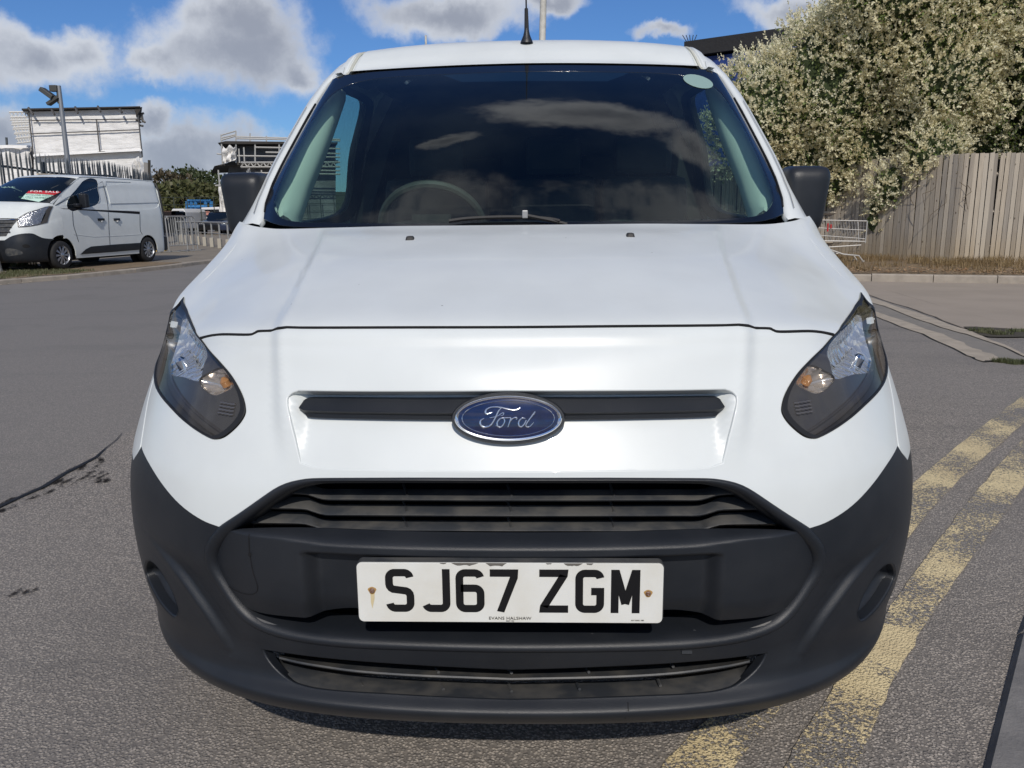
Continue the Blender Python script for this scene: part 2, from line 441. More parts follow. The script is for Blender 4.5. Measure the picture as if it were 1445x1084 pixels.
up_ = [
 [(0,.135,.915),(.18,.14,.915),(.335,.16,.913),(.455,.198,.91),(.56,.258,.902),(.65,.34,.893),(.733,.44,.885),(.795,.54,.882),(.846,.645,.885),(.88,.78,.905),(.898,.97,.935),(.914,1.25,.95)],
 [(0,.165,.95),(.18,.17,.95),(.335,.19,.948),(.455,.228,.944),(.56,.292,.936),(.65,.375,.925),(.725,.47,.917),(.79,.565,.915),(.840,.665,.922),(.878,.80,.952),(.895,1.0,.99),(.912,1.25,1.01)],
 [(0,.28,.985),(.18,.285,.985),(.34,.305,.983),(.46,.345,.978),(.56,.41,.968),(.65,.49,.957),(.72,.575,.948),(.776,.65,.946),(.822,.735,.958),(.858,.87,.988),(.888,1.05,1.025),(.907,1.25,1.048)],
 [(0,.48,1.037),(.18,.485,1.037),(.34,.505,1.034),(.46,.54,1.028),(.56,.595,1.019),(.65,.66,1.006),(.715,.72,.996),(.765,.78,.99),(.808,.85,.996),(.848,.96,1.02),(.878,1.1,1.053),(.902,1.25,1.078)],
 [(0,.72,1.083),(.18,.725,1.083),(.34,.74,1.081),(.46,.77,1.076),(.56,.81,1.068),(.65,.86,1.057),(.71,.905,1.048),(.762,.95,1.044),(.803,.995,1.048),(.838,1.07,1.065),(.868,1.16,1.086),(.892,1.25,1.105)],
 [(0,.97,1.122),(.18,.975,1.122),(.34,.985,1.122),(.46,1.0,1.120),(.56,1.03,1.118),(.65,1.07,1.116),(.71,1.105,1.116),(.76,1.145,1.119),(.80,1.17,1.124),(.828,1.195,1.13),(.85,1.225,1.134),(.868,1.25,1.137)],
 [(0,1.07,1.138),(.18,1.07,1.138),(.34,1.075,1.139),(.46,1.09,1.139),(.56,1.12,1.14),(.65,1.16,1.142),(.70,1.2,1.144),(.745,1.24,1.146),(.785,1.265,1.148),(.815,1.28,1.15),(.838,1.29,1.15),(.855,1.30,1.15)]]
rows += [np.array(r) for r in up_]
half = np.array(rows); mir = half[:, 1:][:, ::-1].copy(); mir[..., 0] *= -1
UC = 11.0
S0 = Surf(np.concatenate([mir, half], 1)); S0.build_bvh(8)
NV = half.shape[0]
def tr(pts, surf=None, sharp=False):
    surf = surf or S0; out = []
    for p in pts: 
        u = surf.trace(p[0], p[1]); out.append((float(u[0]), float(u[1])) + tuple(p[2:]))
    return out
def S3(p): return S0.base(np.array(p[0]), np.array(p[1]))

# crease lines that run up the wings over the front and the bonnet, in plan
cz = np.array([.60, .72, .85, .945, .99, 1.04, 1.085, 1.11, 1.2]); cxx = np.array([.40, .405, .425, .438, .452, .478, .515, .545, .56])
# pocket line on the lower corners: a ridge with the surface falling away outboard
def poly_sd(P, line):
    """signed distance (x,z) to a polyline, positive on its right/outer side"""
    p = P[..., [0, 2]]; p = np.stack([np.abs(p[..., 0]), p[..., 1]], -1); best = np.full(p.shape[:-1], 9.0); sg = np.zeros(p.shape[:-1])
    for a, b in zip(line[:-1], line[1:]):
        a = np.array(a); b = np.array(b); d = b - a; t = np.clip(((p - a) @ d) / (d @ d), 0, 1); q = a + t[..., None] * d
        ds = np.linalg.norm(p - q, axis=-1); s_ = np.sign(d[0] * (p[..., 1] - a[1]) - d[1] * (p[..., 0] - a[0])); m_ = ds < best
        best = np.where(m_, ds, best); sg = np.where(m_, s_, sg)
    return best, sg
ridge_uv = [S3(S0.trace(*p)) for p in [(1254, 763), (1216, 808), (1178, 859), (1152, 897), (1137, 922)]]
ridge = spline([(abs(q[0]), q[2]) for q in ridge_uv], False, 6)
rb = ridge[-1]
def relief(P):
    x = np.abs(P[..., 0]); z = P[..., 2]; y = P[..., 1]
    cx_ = np.interp(z, cz, cxx)
    fade = smooth01((z - .70) / .12) * smooth01((1.12 - z) / .03)
    o = .008 * smooth01((cx_ - x) / .035 + .5) * fade                      # raised middle of the bonnet
    o = o + .0016 * np.exp(-((x - cx_ + .014) / .014) ** 2) * fade
    # raised centre step of the bonnet rear
    # corner pocket
    ds, sg = poly_sd(P, ridge)
    low_ = smooth01((z - (rb[1] - .02)) / .05)
    top_ = smooth01((ridge[0][1] + .02 - z) / .07)
    ins = np.where(sg < 0, smooth01(ds / .018), 0) * np.exp(-np.maximum(ds - .03, 0) / .07)
    o = o - .010 * ins * low_ * top_ * (y < .6)
    o = o + .0013 * np.exp(-(ds / .009) ** 2) * low_ * top_
    return o
S0.relief = relief
print('van surface ready')

GAPT = [(722, 464.5), (900, 463), (1040, 461.5), (1083, 461), (1092, 463.5), (1101, 466), (1140, 465.2), (1160, 467), (1178.5, 470.5)]
HLIN = [(1187, 456.5), (1199, 440), (1207.6, 427.4), (1212, 415), (1212.8, 405)]
g1 = tr(GAPT + HLIN)
top_u = g1[-1]
bon = g1 + [(UC + 8.35, max(top_u[1] + .5, 19.6)), (UC + 8.4, 20.4), (UC + 8.4, 21.3), (UC + 8.4, 22.0, 1)] + [(UC + k, 22.0) for k in (7, 6, 5, 4, 3, 2, 1, 0)]
bon = spline(bon, False, 4)
panel('bonnet', S0, [half_loop(bon, UC)], WHITE, van, step=.11, asp=1.0, rim=.02, round_=.003)

sh_ = spline(tr([(722, 466.6), (900, 465), (1040, 463.5), (1083, 463.2), (1091, 465.8), (1101, 468.2), (1140, 467.4), (1160, 469), (1177, 472.5)]), False, 5); sh_ = [(2 * UC - p[0], p[1]) for p in reversed(sh_[1:])] + sh_
MB().tube([S0.pos(np.array(p[0]), np.array(p[1]), -.0022) for p in sh_], .0042, 6).build('shut_line', mat('shut_line_shadow', (.006, .006, .006), .9), van, smooth=True)
# front panel between bonnet, headlights, grille mouth and the black bumper
O1T = [(722, 674), (860, 674), (985, 674.6), (1022, 677.5), (1048, 685), (1077, 702.6), (1107, 722.7), (1142, 745, 1)]
BW = [(1169, 735), (1203, 712.5), (1233, 680.7), (1254, 651), (1266.5, 628.5, 1)]
JOINT = [(1262, 592), (1257, 552), (1252, 529.5, 1)]
HL = [(1214, 413, 1), (1224, 426), (1236, 438), (1243.5, 460), (1247.5, 486), (1250.5, 508), (1251.5, 526, 1), (1245, 545), (1224, 569), (1200, 590.5), (1176, 607), (1159, 616), (1149, 619), (1135, 615.5), (1116, 601), (1105, 586), (1103, 573), (1108.5, 553.6), (1122.5, 529.6), (1142, 508), (1164, 486.2), (1177, 472), (1192, 452.8), (1206, 431)]
GAPB = [(722, 468.8), (900, 467.2), (1040, 465.6), (1082, 465.4), (1091, 468), (1101, 470.2), (1140, 469.4), (1160, 471), (1175.5, 474.5, 1)]
hl_in = [(1164, 487.5), (1142, 509.5), (1121.8, 530.6), (1107, 554.6), (1101.5, 574), (1103.5, 587), (1115, 602.5), (1134, 617.5), (1149, 621), (1160, 617.8), (1177, 608.8), (1201.5, 592), (1226, 570.6), (1246.5, 546.5)]
# scoop under the bonnet edge
SC_T = [(722, 551), (860, 551), (1005, 549.5), (1024, 550.5), (1034, 556), (1038, 566)]
SC_S = [(1034, 592), (1028, 622), (1021, 655, 1)]
SC_B = [(985, 663), (860, 666), (722, 667)]
sc_out = spline(tr(SC_T + SC_S), False, 6) + spline(tr([SC_S[-1]] + SC_B), False, 4)[1:]
scoop = half_loop(sc_out, UC)
mouth_top = spline(tr(O1T), False, 5)
fp = spline(tr(GAPB + hl_in), False, 4) + spline(tr(JOINT[::-1] + [BW[-1]]), False, 5)[0:] + spline(tr(BW[::-1] + [O1T[-1]]), False, 5)[1:-1] + mouth_top[::-1]
fpanel = half_loop(fp, UC)
panel('front_panel', S0, [fpanel, scoop], WHITE, van, step=.11, rim=.03, round_=.003)
# scoop floor: slants in towards the top, so that its upper edge lies deepest
zs_top = S3(sc_out[0])[2]; zs_bot = S3(sc_out[-1])[2]
xs_w = abs(S3(tr([(1038, 566)])[0])[0])
def scoop_off(P):
    z = P[..., 2]; x = np.abs(P[..., 0]); t = np.clip((z - zs_bot) / (zs_top - zs_bot), 0, 1)
    edge = smooth01((xs_w + .004 - x - (zs_top - z) * .10) / .035)
    return -.036 * t * (.0 + edge) - .0012
panel('scoop', S0, [scoop], WHITE, van, off=scoop_off, step=.09, rim=0)
wall = MB(); Lp = np.array(scoop); A = S0.pos(Lp[:, 0], Lp[:, 1]); B = S0.pos(Lp[:, 0], Lp[:, 1], scoop_off)
wall.grid(np.stack([np.concatenate([A, A[:1]]), np.concatenate([B, B[:1]])])); wall.build('scoop_edge', WHITE, van, smooth=True)

def lay(pts, d, seg=6, closed=False, surf=None):
    """pixels -> points on the surface pushed d metres along the view; keeps every traced line in place"""
    return np.array([(surf or S0).hit(p[0], p[1], d if not hasattr(d, '__len__') else 0) for p in spline(pts, closed, seg)])
def resamp(L, n):
    L = np.asarray(L); s_ = np.concatenate([[0], np.cumsum(np.linalg.norm(np.diff(L, axis=0), axis=1))]); t = np.linspace(0, s_[-1], n)
    return np.stack([np.interp(t, s_, L[:, k]) for k in range(3)], 1)
def mirx(L): L = np.array(L); L = L.copy(); L[..., 0] *= -1; return L
def symline(pts, d, n=40):
    """right-half pixel line starting at the middle -> full symmetric 3D line"""
    L = lay(pts, d); L[0, 0] = 0.0; L = resamp(L, n)
    return np.concatenate([mirx(L)[::-1], L[1:]])
def ribbon(name, rows, mt, parent, smooth=True, **kw):
    m_ = MB(); m_.grid(np.stack(rows)); return m_.build(name, mt, parent, smooth=smooth, **kw)

# bar across the scoop with the badge in the middle
barT = [(722, 560.5), (860, 560), (1000, 558.5), (1014, 560, 1)]; barR = [(1024, 569), (1024, 577)]; barB = [(1012, 585), (1000, 587), (860, 588.5), (722, 590)]
T1 = symline([(722, 561), (860, 561), (1000, 559.5), (1012, 561)], .022, 36); T2 = symline([(722, 563), (860, 562.6), (1003, 561), (1017, 564)], .008, 36)
T3 = symline([(722, 583), (860, 582), (1003, 578.5), (1023, 574)], -.004, 36); T4 = symline([(722, 586.5), (860, 585.6), (1002, 582.5), (1021, 577.5)], .006, 36)
T5 = symline([(722, 592.5), (860, 591.5), (1000, 588), (1014, 583)], .008, 36); T6 = symline([(722, 594.5), (860, 593.5), (1000, 589.5), (1012, 584.5)], .022, 36)
T0 = symline([(722, 553), (860, 553), (1000, 552), (1008, 554)], .075, 36)
ribbon('trim_bar', [T0, T1, T2, T2 + [0, -.001, -.001], T3, T3 + [0, .001, -.001], T4, T5, T6], BLACKP, van, ang=50)
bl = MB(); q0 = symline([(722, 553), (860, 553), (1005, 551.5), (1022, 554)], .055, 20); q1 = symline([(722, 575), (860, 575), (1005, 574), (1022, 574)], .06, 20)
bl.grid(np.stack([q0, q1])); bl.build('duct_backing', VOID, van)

# oval badge
bc = S0.hit(717.2, 590.5, -.004); bn = np.array([0, -1, .22]); bn /= np.linalg.norm(bn); bx_ = np.array([1.0, 0, 0]); by_ = np.cross(bn, bx_) * -1
by_ = np.array([0, bn[2], -bn[1]]); 
sc_px = np.linalg.norm(S0.hit(793, 590.5) - S0.hit(641, 590.5)) / 152.0
def oval(a, b, h, n=64): return [bc + bx_ * a * math.cos(t) + by_ * b * math.sin(t) + bn * h for t in np.linspace(0, 2 * math.pi, n, endpoint=False)]
def rings(name, prof, mt, parent, cap=True, smooth=True):
    m_ = MB(); L = [np.array(oval(a * sc_px, b * sc_px, h)) for (a, b, h) in prof]
    L = [np.concatenate([l, l[:1]]) for l in L]; m_.grid(np.stack(L))
    if cap: m_.add(list(L[-1][:-1]), [tuple(range(len(L[-1]) - 1))])
    o_ = m_.build(name, mt, parent, smooth=smooth, ang=40); return o_
badge_back = rings('badge_surround', [(80, 37, -.022), (80, 37, .001), (78.5, 35.5, .004), (76, 33.5, .004)], BLACKP, van)
badge = rings('badge', [(76, 32.5, .003), (75, 31.5, .0075), (73.5, 30.2, .009), (71.5, 28.4, .0085), (69.8, 27, .006)], CHROME, van)
BLUE = mat('badge_blue', (.006, .013, .062), .14, coat=1.0, var=.3, vscale=60)
m_ = MB(); L = []
for k in range(9):
    t = math.cos(k / 8 * math.pi / 2); 
    t = 1 - k / 8.0; L.append(np.array(oval(70 * sc_px * t, 27.2 * sc_px * t, .006 + .0035 * (1 - t * t))))
L = [np.concatenate([l, l[:1]]) for l in L]; m_.grid(np.stack(L)); m_.build('badge_field', BLUE, badge, smooth=True, ang=80)
def on_badge(x, y, h=0.0):
    """badge-zoom pixels (7.225 per photo pixel, middle 706,353) -> point on the domed field"""
    a = (x - 706) / 7.225 * sc_px; b = -(y - 353) / 7.225 * sc_px
    t2 = (a / (70 * sc_px)) ** 2 + (b / (27.2 * sc_px)) ** 2
    return bc + bx_ * a + by_ * b * 1.0 + bn * (.006 + .0035 * (1 - min(t2, 1)) + h)
m_ = MB()
ring = [bc + bx_ * 64.5 * sc_px * math.cos(t) + by_ * 24.6 * sc_px * math.sin(t) + bn * .0073 for t in np.linspace(0, 2 * math.pi, 81)]
m_.tube(ring, .0007, 6, False); m_.build('badge_line', CHROME, badge, smooth=True)
script = [
 ([(545, 290), (515, 302), (487, 306), (478, 285), (492, 258), (530, 240), (580, 236), (640, 242), (700, 258), (760, 268), (800, 262), (832, 246)], [5, 9, 12, 12, 10, 8, 8, 8, 9, 9, 7, 4]),
 ([(640, 246), (615, 270), (590, 320), (565, 370), (535, 415), (490, 437), (445, 432), (425, 405), (432, 370), (465, 350)], [6, 8, 9, 9, 10, 12, 13, 12, 9, 5]),
 ([(520, 345), (560, 338), (610, 322), (640, 300), (662, 296), (655, 318), (632, 322)], [4, 5, 6, 6, 6, 5, 4]),
 ([(668, 345), (630, 352), (600, 385), (598, 425), (625, 440), (655, 420), (672, 380), (665, 350), (700, 345), (735, 345)], [6, 8, 9, 10, 9, 8, 8, 6, 5, 5]),
 ([(585, 430), (600, 395)], [5, 5]),
 ([(735, 345), (722, 390), (705, 440)], [7, 8, 6]), ([(718, 400), (745, 360), (775, 342), (795, 350), (788, 366)], [5, 7, 8, 8, 5]),
 ([(880, 352), (845, 350), (815, 385), (815, 425), (840, 437), (868, 412), (890, 370)], [6, 8, 9, 10, 9, 8, 7]),
 ([(980, 285), (945, 330), (905, 385), (885, 425), (905, 440), (935, 425), (965, 392)], [9, 9, 8, 8, 8, 6, 4])]
m_ = MB()
for pts, rr in script:
    P_ = spline([(a, b) for a, b in pts], False, 5); r_ = np.interp(np.linspace(0, 1, len(P_)), np.linspace(0, 1, len(rr)), rr)
    m_.tube([on_badge(x, y, .0002) for x, y in P_], [v * 1.05 / 7.225 * sc_px for v in r_], 8)
m_.build('badge_lettering', CHROME, badge, smooth=True, ang=60)

# ---------------- black bumper
O1B = [(1142, 745, 1), (1160, 767), (1165, 785), (1163, 806), (1151, 830), (1136, 853), (1119, 875), (1098, 890), (1065, 902.5), (1018, 911), (959, 916.5), (860, 919), (722, 920)]
O2 = [(722, 683), (860, 683), (975, 683.5), (1010, 687), (1036, 695), (1066, 713), (1097, 735), (1125, 757), (1144, 777), (1150, 793), (1146, 812), (1133, 834), (1117, 857), (1100, 873), (1078, 884), (1045, 893), (1005, 899), (950, 903), (860, 906), (722, 907.5)]
mouth_r = spline(tr(O1T + O1B[1:]), False, 5); mouth = half_loop(mouth_r, UC)
inner_r = spline(tr(O2), False, 5); inner = half_loop(inner_r, UC)
IT = [(722, 944.5), (860, 940), (969, 934), (1052, 926.5), (1086, 922.8, 1)]
IB = [(1080, 934), (1064, 952), (1043, 967), (1020, 974.5), (985, 979.5), (888, 984), (722, 988)]
intake_r = spline(tr(IT + IB), False, 5); intake = half_loop(intake_r, UC)
FOG = [(1256, 794), (1240, 806), (1222, 833), (1212, 858), (1210.5, 870), (1216.5, 878), (1232, 866), (1250, 842), (1263, 815), (1263, 800)]
fogR = spline(tr(FOG), True, 4); fogL = mirror_u(fogR, UC)
vb = 1.1
fpt = tr([BW[-1]])[0]
side = [(UC + 8.35, fpt[1] - .5), (UC + 8.25, 11.5), (UC + 8.2, 10.0), (UC + 8.1, 8.0), (UC + 8.0, 6.0), (UC + 7.9, 4.5), (UC + 7.8, 3.0), (UC + 7.7, vb, 1)]
bot = [(UC + k * .7, vb) for k in (9, 8, 7, 6, 5, 4, 3, 2, 1, 0)]
bp = list(reversed(mouth_r[:len(spline(tr(O1T), False, 5))]))  # unused guard
bw_uv = spline(tr([O1T[-1]] + BW), False, 6)
white_edge = bw_uv
notch = tr([(1273, 639), (1281, 649.5)])
outer_r = mouth_top[:-1] + bw_uv[:-1] + [bw_uv[-1]] + notch + side + bot
bumper = panel('bumper', S0, [half_loop(outer_r, UC), mouth, intake, fogR, fogL] if False else [half_loop([(UC, mouth_r[-1][1])] and (outer_r), UC), mouth, intake, fogR, fogL], BLACKP, van, off=lambda P: -.0005, step=.048, rim=.02, round_=.004)
# rounded surround of the mouth
A = np.array(mouth); B = np.array(inner)
def loopres(L, n=160):
    L = np.array(L + L[:1]); P = S0.base(L[:, 0], L[:, 1]); s_ = np.concatenate([[0], np.cumsum(np.linalg.norm(np.diff(P, axis=0), axis=1))]); t = np.linspace(0, s_[-1], n)
    return np.stack([np.interp(t, s_, L[:, k]) for k in range(2)], 1)
A = loopres(mouth, 200); B = loopres(inner, 200)
prof = [(0, -.010), (.0, .002), (.15, .0045), (.40, .0055), (.70, .002), (.92, -.007), (1.0, -.03), (1.0, -.07)]
Lr = []
for t, h in prof:
    C_ = A * (1 - t) + B * t; Lr.append(S0.pos(C_[:, 0], C_[:, 1], h))
ribbon('grille_surround', Lr, BLACKP, van, ang=60)
# dark box behind the openings
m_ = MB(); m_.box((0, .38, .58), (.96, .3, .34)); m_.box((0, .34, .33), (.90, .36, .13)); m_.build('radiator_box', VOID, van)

# upper grille: three sloping slats that step up at their ends
def zz(px): return float(np.interp(px, [722, 990, 1015, 1040, 1100], [0, 0, -8, -9, -9]))
for yf, yb, xe in ((705.5, 691, 1046), (727.5, 713, 1073), (749, 735, 1098)):
    xs_ = [722, 800, 880, 950, 985, 1000, 1013, 1030, xe]
    sag = lambda x: -.0000095 * (x - 722) ** 2
    B0 = symline([(x, yb + zz(x) + sag(x) - (2 if x > 1000 else 0)) for x in xs_], .080, 40)
    F1 = symline([(x, yf - 1.6 + zz(x) + sag(x)) for x in xs_], .046, 40); F2 = symline([(x, yf + .6 + zz(x) + sag(x)) for x in xs_], .044, 40)
    F3 = symline([(x, yf + 2.0 + zz(x) + sag(x)) for x in xs_], .048, 40); B1 = symline([(x, yf + 2.6 + zz(x) + sag(x)) for x in xs_], .11, 40)
    sl_ = ribbon('grille_slat', [B0, F1, F2, F3, B1], DARKP, van, ang=40)
# small ribs between slats
for xr in (575, 722, 867):
    for yt, yb in ((686, 703), (709, 725), (731, 747), (753, 766)):
        a = S0.hit(xr - 6 + (xr - 722) * .0, yt - 2, .10); b = S0.hit(xr, yb - 2, .052)
        MB().tube([a, b], .0028, 5).build('grille_rib', DARKP, van)
# the bumper beam with the plate recess
BM = [(722, 757), (860, 756), (960, 753), (1040, 749.5), (1100, 748.5), (1124, 753), (1142, 769), (1150.5, 784), (1150, 800), (1143, 820), (1130, 843), (1113, 863), (1077, 870.5), (1033, 874), (998, 875.5), (983, 873), (965, 870.5), (941, 870), (860, 873), (722, 875)]
beam_r = spline(tr(BM), False, 5)
def Z(px, py): return S0.hit(px, py)[2]
zb0, zb1 = Z(722, 875), Z(722, 757); z_r = Z(722, 776); z_rt = Z(722, 788); xr0 = abs(S0.hit(1010, 820)[0]); xend = abs(S0.hit(1152, 790)[0])
zmid_r = Z(1075, 765)
def beam_off(P):
    x = np.abs(P[..., 0]); z = P[..., 2]
    zr = z_r + (Z1 - z_r) * smooth01((x - .30) / .12)           # ridge rises towards the ends
    o = -.03 + .040 * smooth01((zb1 + .012 - z) / (zb1 + .012 - zr + 1e-6))
    o = o - .030 * smooth01((z - zr) / .02) * 0
    o = o - .02 * smooth01((x - (xend - .10)) / .12)                # rolls back into the surround
    o = o - .012 * smooth01((zb0 + .03 - z) / .06)
    rec = smooth01((xr0 + .012 - x - .12 * np.maximum(z_rt - .06 - z, 0)) / .03) * smooth01((z_rt + .004 - z) / .009)
    rec2 = smooth01((xr0 + .012 - x) / .03) * smooth01((z_rt + .004 - z) / .009)
    o = o - .028 * rec2
    return o
Z1 = Z(1060, 760)
beam = panel('bumper_beam', S0, [half_loop(beam_r, UC)], BLACKP, van, off=beam_off, step=.06, asp=.9, rim=.05, round_=.004)
# towing eye cover outline, left of the plate
cov = [S0.pos(np.array(u), np.array(v), lambda P: beam_off(P) + .0004) for u, v in tr(spline([(355.5, 752), (356, 770), (358, 786), (362, 806), (367, 822), (366, 832), (355, 837), (335, 836), (312, 829)], False, 4))]
MB().tube(cov, .0009, 5).build('tow_cover_seam', VOID, beam)
MB().tube([cov[6], cov[7]], .0028, 6).build('tow_cover_notch', VOID, beam)
# sill of the lower mouth: slopes back and up, with ribs
sil = [symline([(722, 884), (860, 882), (980, 878), (1060, 873), (1108, 866)], .10, 40), symline([(722, 905), (860, 903), (950, 900), (1040, 891), (1105, 870)], .012, 40), symline([(722, 912), (860, 910), (950, 906), (1040, 898), (1108, 876)], .004, 40)]
ribbon('mouth_sill', sil, DARKP, van)
for xr, yt, yb in ((466, 878, 893), (609, 884, 898), (719, 884, 901), (838, 884, 897), (982, 878, 892)):
    a = S0.hit(xr, yt, .09); b = S0.hit(xr - 2, yb, .03); MB().tube([a, b], [.004, .0045], 5).build('grille_rib', DARKP, van)
# lower intake slat and tray
xsL = [722, 860, 942, 997, 1030, 1058]
sF = [(722, 958), (860, 955), (942, 950.5), (997, 944), (1030, 939), (1058, 933)]
sB = [(722, 946), (860, 942), (942, 938), (997, 934), (1030, 931), (1058, 928)]
ribbon('intake_slat', [symline(sB, .07, 36), symline([(x, y - 1) for x, y in sF], .022, 36), symline([(x, y + 1.6) for x, y in sF], .020, 36), symline([(x, y + 3) for x, y in sF], .024, 36), symline([(x, y + 3.4) for x, y in sF], .09, 36)], DARKP, van, ang=40)
ribbon('intake_tray', [symline([(722, 964), (860, 961), (950, 956), (1005, 950), (1045, 940), (1066, 932)], .075, 36), symline([(722, 984), (860, 981.5), (950, 977.5), (1005, 970), (1045, 957), (1072, 938)], .016, 36), symline([(722, 990), (888, 986), (985, 981.5), (1020, 976), (1064, 954), (1082, 936)], .006, 36)], DARKP, van)
for xr, yt, yb in ((494, 938, 944), (617, 944, 949), (720, 945, 950), (829, 943, 949), (948, 934, 941), (510, 960, 969), (624, 964, 973), (720, 966, 976), (816, 964, 973), (930, 958, 968)):
    MB().tube([S0.hit(xr - 2, yt, .06), S0.hit(xr + 2, yb, .034)], .003, 5).build('intake_rib', DARKP, van)
# clip and seam
MB().box(S0.hit(969, 919.5, -.001), (.018, .006, .006)).build('bumper_clip', DARKP, van)
MB().tube([S0.pos(*map(np.array, u), .0002) for u in tr([(886, 991), (886.5, 1003), (882, 1014)])], .0008, 4).build('bumper_seam', VOID, van)
# fog lamp pockets
for L in (fogR, fogL):
    Q = np.array(L); c = Q.mean(0); G = []
    for t, h in ((1.0, .0), (.97, -.012), (.9, -.026), (.6, -.034), (.02, -.036)): 
        q = c + (Q - c) * t; q = np.concatenate([q, q[:1]]); G.append(S0.pos(q[:, 0], q[:, 1], h))
    ribbon('fog_lamp_blank', G, BLACKP, van, ang=70)

# ---------------- number plate
PLW = mat('reflective_plate_white', (.72, .72, .68), .35, var=.5, vscale=9, var_col=(.60, .57, .48), detail=8, bump=.0002, bscale=400)
PLK = mat('plate_black', (.008, .008, .009), .3)
RUST = mat('rusty_screw', (.16, .06, .025), .7, metal=.4, var=.5, vscale=400, var_col=(.45, .40, .36))
RSTAIN = mat('rust_stain', (.42, .25, .08), .6)
pc = np.array([0, 0, .52]); lean = R(0.0)
plate = thing('number_plate_holder', None, None) if False else None
def rrect(wd, hg, r, n=6, c=(0, 0)):
    out = []
    for (sx, sy, a0) in ((1, 1, 0), (-1, 1, 90), (-1, -1, 180), (1, -1, 270)):
        for k in range(n + 1):
            a = R(a0 + 90 * k / n); out.append((c[0] + sx * (wd / 2 - r) + r * math.cos(a), c[1] + sy * (hg / 2 - r) + r * math.sin(a)))
    return out
def pl(x, z, d=0.0): return pc + np.array([x, -d + .0, z])
m_ = MB(); m_.prism([pl(x, z, .0) for x, z in rrect(.520, .1085, .009)], (0, 0, 0), (0, .004, 0)); nplate = m_.build('number_plate', PLW, van, bevel=.0008)
def stroke(pts, wd=.014, close=False):
    pts = [p for i, p in enumerate(pts) if i == 0 or math.dist(p, pts[i - 1]) > 1e-5]
    """flat mitred stroke; returns quads in plate coordinates"""
    P = np.array(pts, float); n = len(P); out = []
    for i in range(n):
        a = P[i] - P[i - 1] if i > 0 else P[1] - P[0]; b = P[i + 1] - P[i] if i < n - 1 else P[-1] - P[-2]
        a = a / np.linalg.norm(a); b = b / np.linalg.norm(b); na = np.array([-a[1], a[0]]); nb = np.array([-b[1], b[0]]); m2 = na + nb; m2 /= np.linalg.norm(m2); k = 1 / max(.4, m2 @ na)
        out.append((P[i] + m2 * wd / 2 * k, P[i] - m2 * wd / 2 * k))
    return out
def arc(cx_, cy_, rx, ry, a0, a1, n=8): return [(cx_ + rx * math.cos(R(a)), cy_ + ry * math.sin(R(a))) for a in np.linspace(a0, a1, n)]
Wg, Hg, wd = .050, .079, .0135; h = wd / 2; l, r_, b, t = h, Wg - h, h, Hg - h; mid = Hg * .51; q = .010
GL = {
 'S': [arc(r_ - q, t - q, q, q, 8, 90) + arc(l + q, t - q, q, q, 90, 180) + [(l, mid + .013)] + arc(l + q, mid + q + .001, q, q, 180, 250, 4) + [(r_ - q, mid - .002)][:0] + arc(r_ - q, mid - q - .001, q, q, 75, 0, 4) + arc(r_ - q, b + q, q, q, 0, -90) + arc(l + q, b + q, q, q, -90, -172)],
 'J': [[(r_, Hg), (r_, b + q)] + arc(r_ - q, b + q, q, q, 0, -90) + arc(l + q, b + q, q, q, -90, -160)],
 '6': [arc(r_ - q, t - q, q, q, 12, 90) + arc(l + q, t - q, q, q, 90, 180) + [(l, mid)] + arc(l + q, b + q, q, q, 180, 270) + arc(r_ - q, b + q, q, q, -90, 0) + arc(r_ - q, mid - q + .004, q, q, 0, 90) + [(l + .002, mid + .004)]],
 '7': [[(0, t), (r_ - .001, t), (r_ - .0015, t - .008), (Wg * .36, 0)]],
 'Z': [[(0, t), (r_ - .0005, t), (r_ - .001, t - .004), (l + .001, b + .004), (l + .0005, b), (Wg, b)]],
 'G': [arc(r_ - q, t - q, q, q, 8, 90) + arc(l + q, t - q, q, q, 90, 180) + arc(l + q, b + q, q, q, 180, 270) + arc(r_ - q, b + q, q, q, -90, 0) + [(r_, mid - .001), (Wg * .55, mid - .001)]],
 'M': [[(l, 0), (l, Hg)], [(r_, 0), (r_, Hg)], [(l + .001, Hg), (Wg / 2, .017)], [(r_ - .001, Hg), (Wg / 2, .017)]]}
pxm = .520 / 431.0
xs0 = [(543.3, 'S'), (594.5, 'J'), (643, '6'), (691.5, '7'), (761, 'Z'), (811.5, 'G'), (861.5, 'M')]
for (x0, ch) in xs0:
    X0 = (x0 - 718.9) * pxm; m_ = MB(); wdt = .0505; z0 = -.0395 + .004
    for ks, st in enumerate(GL[ch]):
        if ch == '7' : S_ = stroke(st, wd)
        else: S_ = stroke(st, wd)
        G = np.array([[pl(X0 + a[0] * (.98), np.clip(a[1], 0, Hg) + z0, .0006 + .0002 * ks), pl(X0 + c2[0] * .98, np.clip(c2[1], 0, Hg) + z0, .0006 + .0002 * ks)] for a, c2 in S_]); m_.grid(G)
    o_ = m_.build('plate_character', PLK, nplate)
